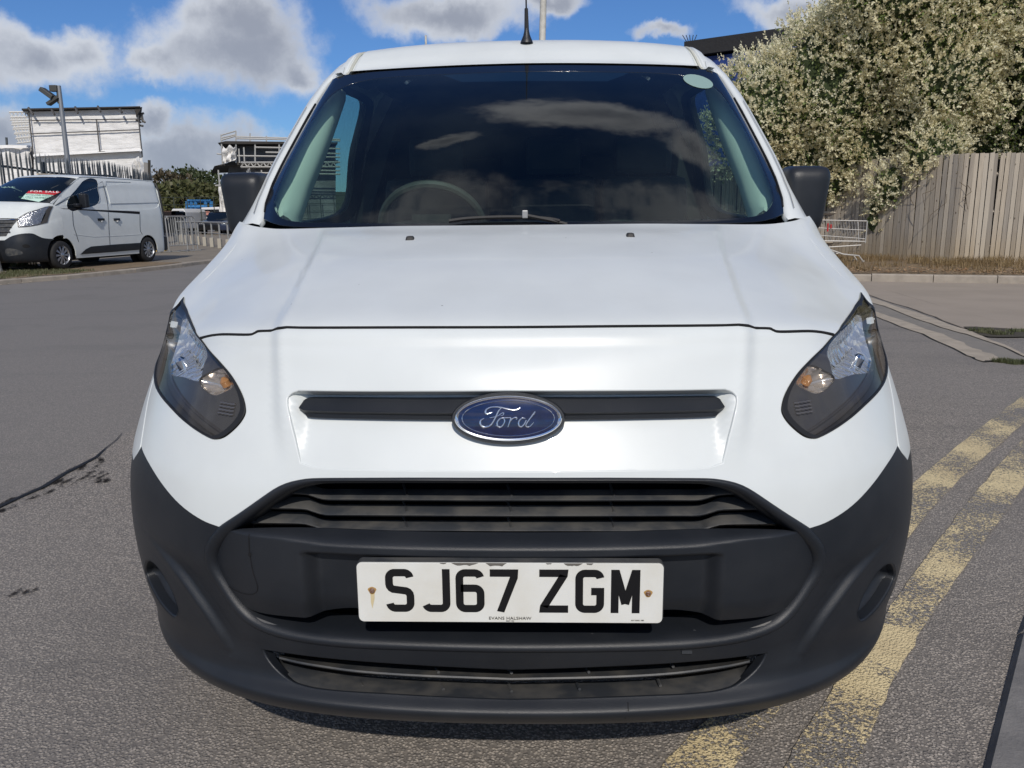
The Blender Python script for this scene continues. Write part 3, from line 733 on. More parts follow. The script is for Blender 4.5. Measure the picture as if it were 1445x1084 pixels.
def text_mesh(name, s, size, P, xdir, ydir, mt, parent=None, align='CENTER', ext=.0002, spacing=1.0, sx=1.0):
    cu = bpy.data.curves.new(name, 'FONT'); cu.body = s; cu.size = size; cu.align_x = align; cu.align_y = 'CENTER'; cu.extrude = ext; cu.space_character = spacing; cu.resolution_u = 3
    o = bpy.data.objects.new(name, cu); COL.objects.link(o); dg = bpy.context.evaluated_depsgraph_get(); me = bpy.data.meshes.new_from_object(o.evaluated_get(dg)); bpy.data.objects.remove(o)
    xd = Vector(xdir).normalized(); yd = Vector(ydir).normalized(); zd = xd.cross(yd)
    m4 = Matrix(((xd[0] * sx, yd[0], zd[0], P[0]), (xd[1] * sx, yd[1], zd[1], P[1]), (xd[2] * sx, yd[2], zd[2], P[2]), (0, 0, 0, 1))); me.transform(m4)
    me.materials.clear(); return link(name, me, mt, parent)
text_mesh('plate_dealer_text', 'EVANS HALSHAW', .0078, pl(.0005, -.0465, .0007), (1, 0, 0), (0, 0, 1), PLK, nplate, sx=1.12, spacing=1.05)
text_mesh('plate_small_text', 'SG67 HGJ', .0032, pl(.0005, -.0514, .0007), (1, 0, 0), (0, 0, 1), PLK, nplate)
text_mesh('plate_small_text', 'GOT BURU 1983', .0030, pl(.218, -.049, .0007), (1, 0, 0), (0, 0, 1), PLK, nplate)
for (x, z) in ((-.235, .0035), (.235, .0005)):
    m_ = MB(); m_.lathe([(.0, -.004), (.0028, -.004), (.0042, -.0025), (.0050, 0)], tuple(pl(x, z, .0)), 'y', 16); m_.build('plate_screw', RUST, nplate, smooth=True)
    m_ = MB(); m_.prism([pl(x + .0068 * math.cos(a) * (1 + .2 * math.sin(3 * a)), z + .0068 * math.sin(a), .0005) for a in np.linspace(0, 2 * math.pi, 18, endpoint=False)], (0, 0, 0), (0, .0002, 0)); m_.build('rust_ring', RSTAIN, nplate)
m_ = MB(); m_.prism([pl(-.235 + a, c2, .0004) for a, c2 in ((-.003, -.002), (.004, -.002), (.0035, -.012), (.001, -.022), (-.001, -.030), (-.003, -.018))], (0, 0, 0), (0, .0001, 0)); m_.build('rust_streak', mat('rust_streak', (.60, .50, .30), .6), nplate)
m_ = MB()
for k, (x0, x1, dp) in enumerate(((-.118, -.106, .003), (-.098, -.052, .006), (-.040, -.004, .008), (.062, .072, .003), (.092, .124, .006), (.130, .142, .004))):
    n = 9; top = [(x0 + (x1 - x0) * i / n, .0546) for i in range(n + 1)]; bo = [(x0 + (x1 - x0) * i / n, .0546 - dp * math.sin(math.pi * i / n) ** .5 * random.uniform(.5, 1)) for i in range(n, -1, -1)]
    m_.prism([pl(a, c2, .0005) for a, c2 in top + bo], (0, 0, 0), (0, .0003, 0))
m_.build('plate_worn_edge', mat('worn_plate', (.13, .12, .105), .7), nplate, kind='stuff')
# plinth behind the plate
m_ = MB(); m_.prism([pl(x, z, -.004) for x, z in rrect(.524, .109, .010, c=(0, -.0005))], (0, 0, 0), (0, .02, 0)); m_.build('plate_plinth', DARKP, van, bevel=.001)

# ---------------- headlights
m = bpy.data.materials.new('headlamp_lens'); m.use_nodes = True; nt = NT(m.node_tree); m.node_tree.nodes.clear()
fr = nt.math('ADD', .04, nt.math('MULTIPLY', .96, nt.math('POWER', nt('ShaderNodeLayerWeight', {0: .5}).outputs['Facing'], 5.0))); tcx = nt('ShaderNodeTexCoord').outputs['Object']
fr2 = nt.math('ADD', nt.math('MULTIPLY', fr, .42), nt.math('MULTIPLY', nt.ramp(nt.noise(tcx, 9, 6), .45, .8), .05))
nt('ShaderNodeOutputMaterial', {0: nt('ShaderNodeMixShader', {0: fr2, 1: nt('ShaderNodeBsdfTransparent', {0: (.90, .91, .92, 1)}), 2: nt('ShaderNodeBsdfGlossy', {0: (1, 1, 1, 1), 1: .03})})}); LENS = m
BEZ = mat('headlamp_bezel', (.060, .055, .052), .30)
m = bpy.data.materials.new('headlamp_reflector'); m.use_nodes = True; nt = NT(m.node_tree); bs = m.node_tree.nodes['Principled BSDF']
tcx = nt('ShaderNodeTexCoord').outputs['Object']; vor = nt('ShaderNodeTexVoronoi', {'Vector': tcx, 'Scale': 38.0}); 
bs.inputs['Metallic'].default_value = .70; bs.inputs['Roughness'].default_value = .15; bs.inputs['Base Color'].default_value = (.80, .80, .78, 1)
nt.l.new(nt('ShaderNodeBump', {'Height': vor.outputs['Distance'], 'Distance': .006}).outputs[0], bs.inputs['Normal']); REFL = m
m = REFL.copy(); m.name = 'indicator_reflector'; m.node_tree.nodes['Principled BSDF'].inputs['Base Color'].default_value = (.62, .56, .50, 1); REFL2 = m
AMBER = mat('amber_bulb', (.42, .20, .07), .2, coat=.5)
hlc = spline(tr(HL), True, 4)
def tr_deep(pts, dpt):
    """trace an outline that lies dpt metres below the skin"""
    out = []
    for p in pts:
        q = np.array(p[:2], float)
        for _ in range(6):
            u = S0.trace(*q); e_ = np.array(p[:2]) - np.array(proj(S0.pos(np.array(u[0]), np.array(u[1]), -dpt))); q = q + e_ * .8
        out.append((float(u[0]), float(u[1])))
    return out
def zoomR(x, y): return (1080 + .24 * x, 400 + .24 * y)
RA = [zoomR(524 + (p[0] - 520) * 1.20, 365 + (p[1] - 360) * 1.14) for p in ((530, 195), (610, 212), (650, 290), (655, 380), (620, 485), (520, 512), (430, 535), (405, 470), (385, 410), (400, 350), (460, 260))]
RBp = [zoomR(*p) for p in ((265, 478), (350, 510), (408, 548), (392, 598), (320, 650), (250, 635), (182, 592), (212, 530))]
RCp = [zoomR(*p) for p in ((150, 655), (205, 642), (320, 712), (300, 780), (225, 808), (140, 750))]
ra0 = spline(tr_deep(RA, .026), True, 3); rb0 = spline(tr_deep(RBp, .026), True, 3); rc0 = spline(tr_deep(RCp, .024), True, 3)
for sgn in (1, -1):
    fix = (lambda L: L) if sgn > 0 else (lambda L: mirror_u(L, UC))
    hl = thing('headlight', None, None) if False else link('headlight', None, parent=van)
    outer = fix(hlc); Q = np.array(outer); c = Q.mean(0); G = []
    for t, hh in ((1.0, .001), (.995, .0025), (.955, .0015), (.95, -.004)):
        q_ = c + (Q - c) * t; q_ = np.concatenate([q_, q_[:1]]); G.append(S0.pos(q_[:, 0], q_[:, 1], hh))
    ribbon('lamp_seal', G, SEAL, hl)
    G = []
    for t, hh in ((.96, -.002), (.955, -.03), (.9, -.05)):
        q_ = c + (Q - c) * t; q_ = np.concatenate([q_, q_[:1]]); G.append(S0.pos(q_[:, 0], q_[:, 1], hh))
    ribbon('lamp_housing', G, BEZ, hl)
    inn = [tuple(c + (p - c) * .955) for p in Q]
    ra = fix(ra0); rb_ = fix(rb0); rc = fix(rc0)
    panel('lamp_bezel', S0, [[tuple(c + (p - c) * .93) for p in Q], ra, rb_], BEZ, hl, off=-.026, step=.09, rim=.012)
    for L, mt_, dp, nm in ((ra, REFL, .045, 'main_reflector'), (rb_, REFL2, .030, 'indicator_reflector')):
        q_ = np.array(L); cc = q_.mean(0); G = []
        for t in (1.0, .9, .75, .6, .45, .3, .15, .02):
            a_ = cc + (q_ - cc) * t; a_ = np.concatenate([a_, a_[:1]]); G.append(S0.pos(a_[:, 0], a_[:, 1], -.028 - dp * (1 - t * t)))
        ribbon(nm, G, mt_, hl, ang=80)
    cc = np.array(ra).mean(0); p0 = S0.pos(np.array(cc[0]), np.array(cc[1]), -.07); nn = S0.normal(np.array(cc[0]), np.array(cc[1]))
    MB().tube([p0, p0 + nn * .012, p0 + nn * .030, p0 + nn * .036], [.016, .013, .012, .006], 14).build('lamp_bulb', CHROME, hl, smooth=True)
    MB().tube([p0 + nn * .002, p0 + nn * .006], [.024, .020], 20).build('bulb_holder', mat('lamp_glass_grey', (.25, .25, .25), .15, metal=.6), hl, smooth=True)
    cc = np.array(rb_).mean(0); p0 = S0.pos(np.array(cc[0]), np.array(cc[1]), -.055)
    MB().tube([p0, p0 + nn * .012, p0 + nn * .02], [.009, .010, .003], 12).build('indicator_bulb', AMBER, hl, smooth=True)
    # small prism grid of the position lamp
    q_ = np.array(rc); cc = q_.mean(0); m_ = MB()
    for i in range(4):
        for j in range(4):
            uv = cc + np.array([(i - 1.5) * .085, (j - 1.5) * .10]); p1 = S0.pos(np.array(uv[0]), np.array(uv[1]), -.026)
            m_.box(p1, (.010, .010, .005))
    m_.build('position_lamp', mat('lamp_prism', (.16, .15, .15), .15, metal=.5), hl, bevel=.002)
    panel('lens_cover', S0, [inn], LENS, hl, off=-.0005, step=.11, rim=0)
    # light sweep line inside the lower bezel
    swp = spline(tr([(1109, 585), (1122, 603), (1146, 608), (1180, 588), (1212, 562), (1238, 530), (1247, 500)]), False, 5); swp = fix(swp)
    MB().tube([S0.pos(np.array(u), np.array(v), -.024) for u, v in swp], .0025, 6).build('bezel_ridge', BEZ, hl, smooth=True)

# ---------------- wing (fender) panels with the wheel arch cut out
WX, WY, WZ, WR = .80, .90, .315, .315
def fender_uv():
    """find arch circle in uv: y,z on the side"""
    pts = []
    for a in np.linspace(R(172), R(8), 22):
        y, z = WY + .385 * math.cos(a), WZ + .385 * math.sin(a)
        loc, n, i, ds = S0.bvh.find_nearest(Vector((.92, y, z))); 
        # refine on constant y,z by Newton on uv
        uv = S0.uv_of(i, loc)
        for _ in range(6):
            P = S0.base(np.array(uv[0]), np.array(uv[1])); e = np.array([y - P[1], z - P[2]])
            Pu = S0.base(np.array(uv[0] + .01), np.array(uv[1])); Pv = S0.base(np.array(uv[0]), np.array(uv[1] + .01))
            J = np.array([[Pu[1] - P[1], Pv[1] - P[1]], [Pu[2] - P[2], Pv[2] - P[2]]]) / .01
            try: uv = uv + np.clip(np.linalg.solve(J, e), -1, 1)
            except Exception: break
        pts.append((float(min(uv[0], 22)), float(max(uv[1], 0))))
    return pts
arch = fender_uv()
hlout = spline(tr([(1214.5, 409), (1226, 424.5), (1238, 437), (1245.5, 459), (1249.5, 486), (1252.5, 508), (1254, 529.5)]), False, 4)
jn = spline(tr([(1254, 529.5), (1259, 552), (1264.5, 592), (1268.5, 626), (1273, 638), (1281, 648.5, 1)]), False, 5)
fend = [(UC + 8.45, 22.0), (UC + 8.45, 21.3), (UC + 8.45, 20.4), (UC + 8.4, max(top_u[1] + .55, 19.6))] + hlout + jn[1:] + [(UC + 8.4, 11.6)] + arch[0:] + [(22.0, arch[-1][1]), (22.0, 22.0)]
fend = [(min(u, 22.0), v) for u, v in fend]
for s_ in (1, -1):
    L = fend if s_ > 0 else mirror_u(fend, UC)
    panel('wing', S0, [L], WHITE, van, step=.14, rim=.02, round_=.002)
# ---------------- greenhouse: windscreen, pillars, roof, doors
yb_ = [1.00, 1.003, 1.012, 1.035, 1.065, 1.10, 1.145, 1.20]; xb_ = [0, .16, .32, .46, .57, .66, .725, .776]; zb_ = [1.121, 1.121, 1.1215, 1.123, 1.126, 1.130, 1.137, 1.144]
yt_ = [1.80, 1.802, 1.809, 1.819, 1.828, 1.838, 1.842, 1.843]; xt_ = [0, .16, .32, .46, .57, .64, .685, .713]; zt_ = [1.673, 1.672, 1.669, 1.665, 1.661, 1.656, 1.646, 1.627]
EDG = np.array([(.776, 1.20, 1.144), (.787, 1.262, 1.19), (.787, 1.34, 1.25), (.780, 1.42, 1.31), (.770, 1.50, 1.37), (.759, 1.58, 1.43), (.748, 1.66, 1.49), (.732, 1.755, 1.56), (.713, 1.843, 1.627)])
SIL = np.array([(.866, 1.26, 1.13), (.843, 1.40, 1.237), (.831, 1.515, 1.328), (.819, 1.595, 1.389), (.805, 1.673, 1.45), (.79, 1.756, 1.515), (.774, 1.833, 1.574), (.737, 1.947, 1.662), (.689, 2.028, 1.725), (.654, 2.073, 1.76)])
rowsW = []
for k, t in enumerate([-.03, 0, .08, .2, .35, .5, .65, .8, .9, 1.0]):
    tt = min(max(t, 0), 1); b_ = np.stack([xb_, yb_, zb_], 1); t_ = np.stack([xt_, yt_, zt_], 1); bul = math.sin(tt * math.pi) * (1 - (np.arange(8) / 7) ** 2)
    r = b_ * (1 - t) + t_ * t; r[:, 1] -= .026 * bul; r[:, 2] += .026 * bul
    xe = float(np.interp(1.144 + .483 * tt, EDG[:, 2], EDG[:, 0])); r[:, 0] *= 1 + (xe / r[-1, 0] - 1) * (np.arange(8) / 7)
    rowsW.append(r)
rowsW = np.array(rowsW); mw_ = rowsW[:, 1:][:, ::-1].copy(); mw_[..., 0] *= -1
WS = Surf(np.concatenate([mw_, rowsW], 1)); WS.build_bvh(8); WC = 7.0
m = bpy.data.materials.new('tinted_windscreen'); m.use_nodes = True; nt = NT(m.node_tree); m.node_tree.nodes.clear()
fr = nt.math('ADD', .04, nt.math('MULTIPLY', .96, nt.math('POWER', nt('ShaderNodeLayerWeight', {0: .5}).outputs['Facing'], 5.0)))
tcx = nt('ShaderNodeTexCoord').outputs['Object']
film = nt.math('MULTIPLY', nt.ramp(nt.noise(tcx, 2.2, 6, .6), .30, .75), .016)
gl = nt('ShaderNodeMixShader', {0: nt.math('MULTIPLY', fr, 1.35), 1: nt('ShaderNodeBsdfTransparent', {0: (.64, .80, .75, 1)}), 2: nt('ShaderNodeBsdfGlossy', {0: (1, 1, 1, 1), 1: .02})})
nt('ShaderNodeOutputMaterial', {0: nt('ShaderNodeMixShader', {0: film, 1: gl, 2: nt('ShaderNodeBsdfDiffuse', {0: (.42, .52, .49, 1)})})}); GLASS = m
FRIT = mat('black_glass_border', (.006, .007, .009), .12, coat=.6)
e = .02
GB = [(WC, .0 + .30)] 
glass_half = spline(tr([(742, 92.5), (850, 92.7), (920, 93.7), (960, 95.2), (985, 97.3), (999, 99.8), (1011, 104), (1021, 110), (1035, 132), (1049, 156), (1062, 178.5), (1074.5, 201.5), (1087, 227.5), (1099.5, 256.5), (1107, 281), (1107.5, 300.5, 1), (1083, 310.2), (1062, 313.2), (1020, 315.5), (900, 318), (742, 319)], WS), False, 4)
glass_half[0] = (WC, glass_half[0][1]); glass_half[-1] = (WC, glass_half[-1][1])
gout = half_loop(glass_half, WC)
clear_half = spline(tr([(742, 101), (850, 101.5), (930, 103.5), (975, 109), (1003, 119), (1022, 136), (1045, 170), (1062, 203), (1079, 241), (1091, 273), (1089, 289), (1077, 302), (1050, 307.5), (1000, 310), (900, 312.5), (742, 313.5)], WS), False, 4)
clear_half[0] = (WC, clear_half[0][1]); clear_half[-1] = (WC, clear_half[-1][1])
cin = half_loop(clear_half, WC)
wscr = panel('windscreen', WS, [cin], GLASS, van, step=.25, rim=0)
panel('windscreen_border', WS, [gout, cin], FRIT, wscr, off=.0006, step=.16, rim=.004, round_=.0008)
# sun-shade band that widens the border at the top middle
shb = tr([(505 + 90, 96), (742, 92), (905, 94), (880, 106), (857, 114.5), (742, 114), (652, 115.5), (626, 106)], WS)
def clampv(L, vm): return [(u, min(v, vm)) for u, v in L]
panel('mirror_band', WS, [shb], FRIT, wscr, off=-.001, step=.2, rim=0)
# tax-disc like tinted oval sticker
ov = [(985 + 21 * math.cos(a) * 1.0 + 2 * math.sin(a), 115.5 + 9.2 * math.sin(a) + 4.0 * math.cos(a)) for a in np.linspace(0, 2 * math.pi, 22, endpoint=False)]
panel('oval_sticker', WS, [tr(ov, WS)], mat('pale_green_sticker', (.26, .38, .35), .4), wscr, off=.0015, step=.3, rim=0)
# body side surface: levels in z, running back from the pillar line to the tail
lev = [(.20, .875), (.26, .895), (.36, .91), (.50, .917), (.70, .919), (.90, .918), (1.02, .912), (1.10, .902), (1.137, .893), (1.22, .874), (1.30, .858), (1.39, .838), (1.474, .815), (1.56, .785), (1.642, .752), (1.70, .716), (1.74, .683), (1.765, .65)]
fx = [(q[2], q[0], q[1]) for q in SIL]
rowsD = []
for z, xs in lev:
    if z <= 1.125: x0, y0 = .918 if z < .95 else float(np.interp(z, [.95, 1.02, 1.11], [.914, .911, .892])), 1.255
    else: x0 = float(np.interp(z, [f_[0] for f_ in fx], [f_[1] for f_ in fx])); y0 = float(np.interp(z, [f_[0] for f_ in fx], [f_[2] for f_ in fx]))
    if z <= .36: x0 = xs
    ys = [y0, y0 + .10, y0 + .3, max(2.15, y0 + .5), 2.9, 3.6, 4.2, 4.36, 4.40]
    w_ = [0, .35, .85, 1, 1, .99, .97, .94, .86]
    rowsD.append([(x0 * (1 - k) + xs * k if i < 4 else xs * k, y_, z) for i, (y_, k) in enumerate(zip(ys, w_))])
DS = Surf(np.array(rowsD)); NVD = len(lev)
def duv(y, z):
    """uv of a point on the body side given y and z"""
    uv = np.array([4.0, float(np.interp(z, [l_[0] for l_ in lev], range(NVD)))])
    for _ in range(12):
        P = DS.base(np.array(uv[0]), np.array(uv[1])); e_ = y - P[1]; d_ = (DS.base(np.array(uv[0] + .02), np.array(uv[1]))[1] - P[1]) / .02
        uv[0] = np.clip(uv[0] + np.clip(e_ / (d_ + 1e-6), -.7, .7), 0, 8)
    return float(uv[0]), float(uv[1])
win = [(1.50, 1.16), (1.62, 1.36), (1.80, 1.56), (1.93, 1.63), (2.35, 1.66), (2.62, 1.64), (2.70, 1.40), (2.70, 1.18), (2.1, 1.13), (1.7, 1.125)]
winuv = spline([duv(*p) for p in win], True, 4)
ra_ = [duv(3.56 + .385 * math.cos(a), .315 + .385 * math.sin(a)) for a in np.linspace(R(175), R(5), 20)]
ra_ = [(u, max(v, 0)) for u, v in ra_]
vt = NVD - 1
doorL = [(0, 0)] + [duv(2.76, .20)] + [duv(2.76, z) for z in (.5, .9, 1.2, 1.5, 1.7)] + [(duv(2.76, 1.76)[0], vt)] + [(0.0, vt)] + [(0, k) for k in range(vt - 1, 0, -1)]
rearL = [(duv(2.766, .2)[0], 0)] + ra_ + [(8, 0)] + [(8, k) for k in range(1, vt + 1)] + [(duv(2.766, 1.76)[0], vt)] + [duv(2.766, z) for z in (1.7, 1.5, 1.2, .9, .5)]
Xr = (np.diag([1.0, 1, 1]), np.zeros(3)); Xl = (np.diag([-1.0, 1, 1]), np.zeros(3))
TRIM = mat('pale_green_grey_pillar_trim', (.68, .72, .66), .7)
CABIN = mat('dark_cabin_plastic', (.011, .0115, .013), .7, bump=.0006, bscale=300, var=.3, vscale=9)
for xf in (Xr, Xl):
    def mp(P): return np.asarray(P) @ xf[0].T
    dr = panel('front_door', DS, [doorL, winuv], WHITE, van, step=.22, rim=.02, xf=xf)
    panel('door_window', DS, [winuv], GLASS, dr, off=-.008, step=.4, rim=0, xf=xf)
    L = np.array(winuv); L = np.concatenate([L, L[:1]]); ce = L.mean(0)
    m_ = MB(); m_.grid(np.stack([mp(DS.pos(L[:, 0], L[:, 1], .001)), mp(DS.pos(*(ce + (L - ce) * .955).T, .0015)), mp(DS.pos(*(ce + (L - ce) * .95).T, -.02))])); m_.build('window_seal', SEAL, dr, smooth=True)
    m_ = MB(); m_.grid(np.stack([mp(DS.pos(*(ce + (L - ce) * k_).T, -.03)) for k_ in (.95, 1.1)])); m_.build('door_inner_frame', CABIN, dr)
    panel('side_panel', DS, [rearL], WHITE, van, step=.3, rim=.02, xf=xf)
    # mirror: black housing on an arm
    mc = np.array([.902, 1.42, 1.187]); 
    bm = bmesh.new(); bmesh.ops.create_cube(bm, size=1.0)
    for v in bm.verts:
        v.co.x *= .165; v.co.y *= .13; v.co.z *= .218
        if v.co.z < 0: v.co.x *= .80; v.co.x += -.008
        if v.co.y < 0: v.co.x *= .88; v.co.z *= .92
    bmesh.ops.bevel(bm, geom=bm.edges[:], offset=.048, segments=6, affect='EDGES', profile=.62)
    for v in bm.verts:
        v.co.x += (.02 * v.co.z); v.co.y += .12 * v.co.x; v.co += Vector(mc)
        v.co.x *= xf[0][0, 0]
    if xf is Xl: bmesh.ops.reverse_faces(bm, faces=bm.faces)
    for f in bm.faces: f.smooth = True
    me = bpy.data.meshes.new('door_mirror'); bm.to_mesh(me); bm.free(); mir_ = link('door_mirror', me, BLACKP, van)
    g_ = MB(); g_.box(mp([.905, 1.482, 1.19]), (.13, .006, .17)); g_.build('mirror_glass', CHROME, mir_, bevel=.002)
    g_ = MB(); g_.tube([mp([.91, 1.43, 1.12]), mp([.90, 1.44, 1.08]), mp([.875, 1.46, 1.06])], [.035, .028, .03], 10); g_.build('mirror_arm', BLACKP, mir_, smooth=True)
    # pillar between the glass edge and the silhouette line, running up into the roof rail
    E_ = resamp(np.array(spline([tuple(q) for q in EDG[:, :2]], False, 1)), 2) if False else None
    E_ = np.concatenate([[[.784, 1.178, 1.127]], EDG, [[.702, 1.847, 1.640], [.682, 1.852, 1.651], [.664, 1.856, 1.659]]]); E_ = resamp(E_, 44)
    A_ = np.concatenate([[[.869, 1.238, 1.112]], SIL]); A_ = resamp(A_, 44)
    m1_ = E_ * .78 + A_ * .22 + [.002, -.010, .008]; m2_ = E_ * .4 + A_ * .6 + [.006, -.010, .010]
    zo = A_[:, 2]; m_ = MB(); m_.grid(mp(np.stack([E_ + [-.002, .012, -.012], E_, m1_, m2_, A_, DS.base(np.full(44, .25), np.interp(zo, [l_[0] for l_ in lev], range(NVD))) - [.003, 0, 0]]))); m_.build('windscreen_pillar', WHITE, van, smooth=True, ang=80)
    m_ = MB(); m_.tube(mp(E_[3:34] + [.0, -.001, .002]), .0026, 5); m_.build('pillar_seal', SEAL, van, smooth=True)
    gsl = np.array([m1_[i] * .6 + m2_[i] * .4 + [.0, -.003, .004] for i in range(2, 30)])
    m_ = MB(); m_.tube(mp(gsl), [.0012] * 28, 4); m_.build('door_gap', mat('grey_gap', (.22, .22, .21), .8), van)
    m_ = MB(); m_.tube(mp([[.60, 1.97, 1.665], [.60, 2.15, 1.70], [.60, 2.95, 1.73]]), .045, 8); m_.build('cant_rail_trim', CABIN, van)
    # pale inner trim behind the glass
    T_in = resamp(np.array([at(1066, 306, y=1.30), at(1050, 256, y=1.47), at(1037, 224, y=1.56), at(1025, 193, y=1.65), at(1007, 140, y=1.80), at(1000, 118, y=1.89)]), 24)
    T_out = resamp(np.array([at(1083, 300, y=1.255), at(1092, 276, y=1.33), at(1080, 240, y=1.45), at(1062, 200, y=1.57), at(1045, 165, y=1.70), at(1033, 142, y=1.80), at(1018, 120, y=1.885)]), 24)
    m_ = MB(); m_.grid(mp(np.stack([T_out + [.01, .03, 0], T_out, T_out * .6 + T_in * .4 + [0, -.015, .012], T_out * .25 + T_in * .75 + [0, -.010, .008], T_in, T_in + [-.004, .05, -.005], T_in + [.02, .15, -.02]]))); m_.build('pillar_trim', TRIM, van, smooth=True, ang=70)
# roof with the two rain channels
rx = [0, .2, .38, .50, .575, .597, .605, .622, .630, .640, .654]
ry = [(1.803, 1.676), (1.84, 1.700), (1.90, 1.743), (1.98, 1.787), (2.10, 1.812), (2.3, 1.842), (2.8, 1.864), (3.6, 1.862), (4.25, 1.845), (4.38, 1.82), (4.42, 1.77)]
rowsR = []
for j, (y_, z_) in enumerate(ry):
    r = []
    for i, x in enumerate(rx):
        if j == 0: 
            yy = float(np.interp(x, xt_, yt_)) + .004; zz_ = float(np.interp(x, xt_, zt_)) + .006
        else:
            f_ = max(0, 1 - j / 4); yy = y_ + f_ * (float(np.interp(x, xt_, yt_)) - 1.80); zz_ = z_ - .032 * (x / .62) ** 2.6
        if i in (6, 7) : zz_ -= .008
        if i >= 9: zz_ -= (.002, .008)[i - 9] * min(1, j / 3)
        r.append((x * (1.055, 1.045, 1.03, 1.012, 1.0, 1, 1, 1, 1, 1, 1)[j], yy, zz_))
    rowsR.append(r)
rowsR = np.array(rowsR); mr_ = rowsR[:, 1:][:, ::-1].copy(); mr_[..., 0] *= -1; full = np.concatenate([mr_, rowsR], 1)
RS = Surf(full)
U, V = np.meshgrid(np.concatenate([np.linspace(0, 20, 161)]), np.linspace(0, 10, 61)); G = RS.base(U, V)
m_ = MB(); m_.grid(G); roof = m_.build('roof', WHITE, van, smooth=True, ang=60)
for s_ in (1, -1):
    m_ = MB(); cl = np.array([RS.base(np.array(10 + s_ * 6.55), np.array(v)) for v in np.linspace(.2, 9, 30)]) + [0, 0, .004]; m_.tube(cl[1:], [.0055] * 29, 5)
    m_.build('roof_channel_strip', mat('dirty_white_sealant', (.50, .50, .44), .7), roof)
    c0 = RS.base(np.array(10 + s_ * 7.0), np.array(.35)) 
U, V = np.meshgrid(np.linspace(.5, 19.5, 39), np.linspace(.5, 6.2, 16)); m_ = MB(); m_.grid(RS.base(U, V) - [0, 0, .035]); m_.build('headlining', mat('grey_headlining', (.10, .105, .10), .9), van, smooth=True)
# aerial
P_ = at(743.5, 79, y=1.98); zr = float(np.interp(1.98, [a[0] for a in ry], [a[1] for a in ry]))
P_ = np.array([P_[0], 1.95, zr - .014])
ae = MB(); ae.lathe([(.024, 0), (.0235, .004), (.019, .014), (.013, .028), (.0095, .042), (.0085, .052)], tuple(P_), 'z', 16); a_ = ae.build('roof_aerial', BLACKP, van, smooth=True)
d_ = np.array([-.015, .30, 1.0]); d_ /= np.linalg.norm(d_)
MB().tube([P_ + [0, 0, .045], P_ + [0, 0, .045] + d_ * .085], [.0088, .0066], 8).build('aerial_sleeve', SEAL, a_, smooth=True)
MB().tube([P_ + [0, 0, .045] + d_ * t for t in (.08, .2, .4, .55)], [.0036, .003, .0026, .002], 6).build('aerial_whip', SEAL, a_, smooth=True)
# rear end, floor, inner bulkhead
m_ = MB(); rz = [.25, .5, .9, 1.137, 1.4, 1.642, 1.78]; xw = [.79, .80, .80, .78, .70, .62, .5]
m_.grid(np.array([[(-x, 4.40 - .02 * abs(z - 1) , z), (0, 4.42 - .02 * abs(z - 1), z), (x, 4.40 - .02 * abs(z - 1), z)] for x, z in zip(xw, rz)])); m_.build('rear_doors', WHITE, van, smooth=True)
m_ = MB(); m_.box((0, 2.6, .24), (1.5, 3.3, .04)); m_.box((0, .85, .34), (1.0, .7, .16)); m_.box((0, .62, .222), (.84, .70, .008)); m_.build('underbody', VOID, van)  # last box: unseen tray added to block skylight under the bumper
m_ = MB(); m_.prism([(x, 2.88, z) for x, z in ((-.88, .27), (.88, .27), (.88, 1.1), (.80, 1.45), (.64, 1.74), (.5, 1.835), (-.5, 1.835), (-.64, 1.74), (-.80, 1.45), (-.88, 1.1))], (0, 0, 0), (0, .04, 0)); m_.box((-.28, 2.875, 1.18), (.30, .02, .50)); m_.box((.36, 2.875, 1.18), (.34, .02, .50)); m_.build('bulkhead', CABIN, van, bevel=.015)
for s_ in (1, -1):
    m_ = MB(); m_.box((s_ * .725, 2.80, 1.35), (.06, .12, .62), M3=[[1, 0, -s_ * .35], [0, 1, 0], [0, 0, 1]]); m_.box((s_ * .82, 1.75, .78), (.08, .95, .66)); m_.build('door_inner_trim', CABIN, van)
# dashboard: top slopes from the glass base to the cabin
dsh = [[(x, float(np.interp(abs(x), xb_, yb_)) + .02, 1.118) for x in np.linspace(-.76, .76, 21)], [(x, 1.30, 1.118 + .012 * math.cos(x * 4)) for x in np.linspace(-.76, .76, 21)],
       [(x, 1.52, 1.105 + .03 * math.exp(-((x + .34) / .16) ** 2)) for x in np.linspace(-.78, .78, 21)], [(x, 1.58, 1.07) for x in np.linspace(-.78, .78, 21)], [(x, 1.60, .75) for x in np.linspace(-.78, .78, 21)]]
m_ = MB(); m_.grid(np.array(dsh)); m_.build('dashboard', CABIN, van, smooth=True)
# steering wheel on the photo's left, rim top showing above the dash
sw = link('steering_wheel', None, parent=van)
cw = at(611, 322, y=1.74); ax = np.array([0, -.82, -.57]); ax /= np.linalg.norm(ax); u_ = np.array([1.0, 0, 0]); v_ = np.cross(ax, u_); v_ *= np.sign(v_[2])
rg = [cw + .185 * (math.cos(t) * u_ + math.sin(t) * v_) for t in np.linspace(0, 2 * math.pi, 49)]
MB().tube(rg, .0155, 8, False).build('wheel_rim', mat('worn_steering_wheel', (.055, .052, .045), .55), sw, smooth=True)
m_ = MB(); m_.box(cw - ax * -.01, (.14, .04, .11)); m_.tube([cw - u_ * .17, cw + u_ * .17], .014, 6); m_.tube([cw, cw - v_ * .17], .016, 6); m_.build('wheel_hub', CABIN, sw, smooth=True)
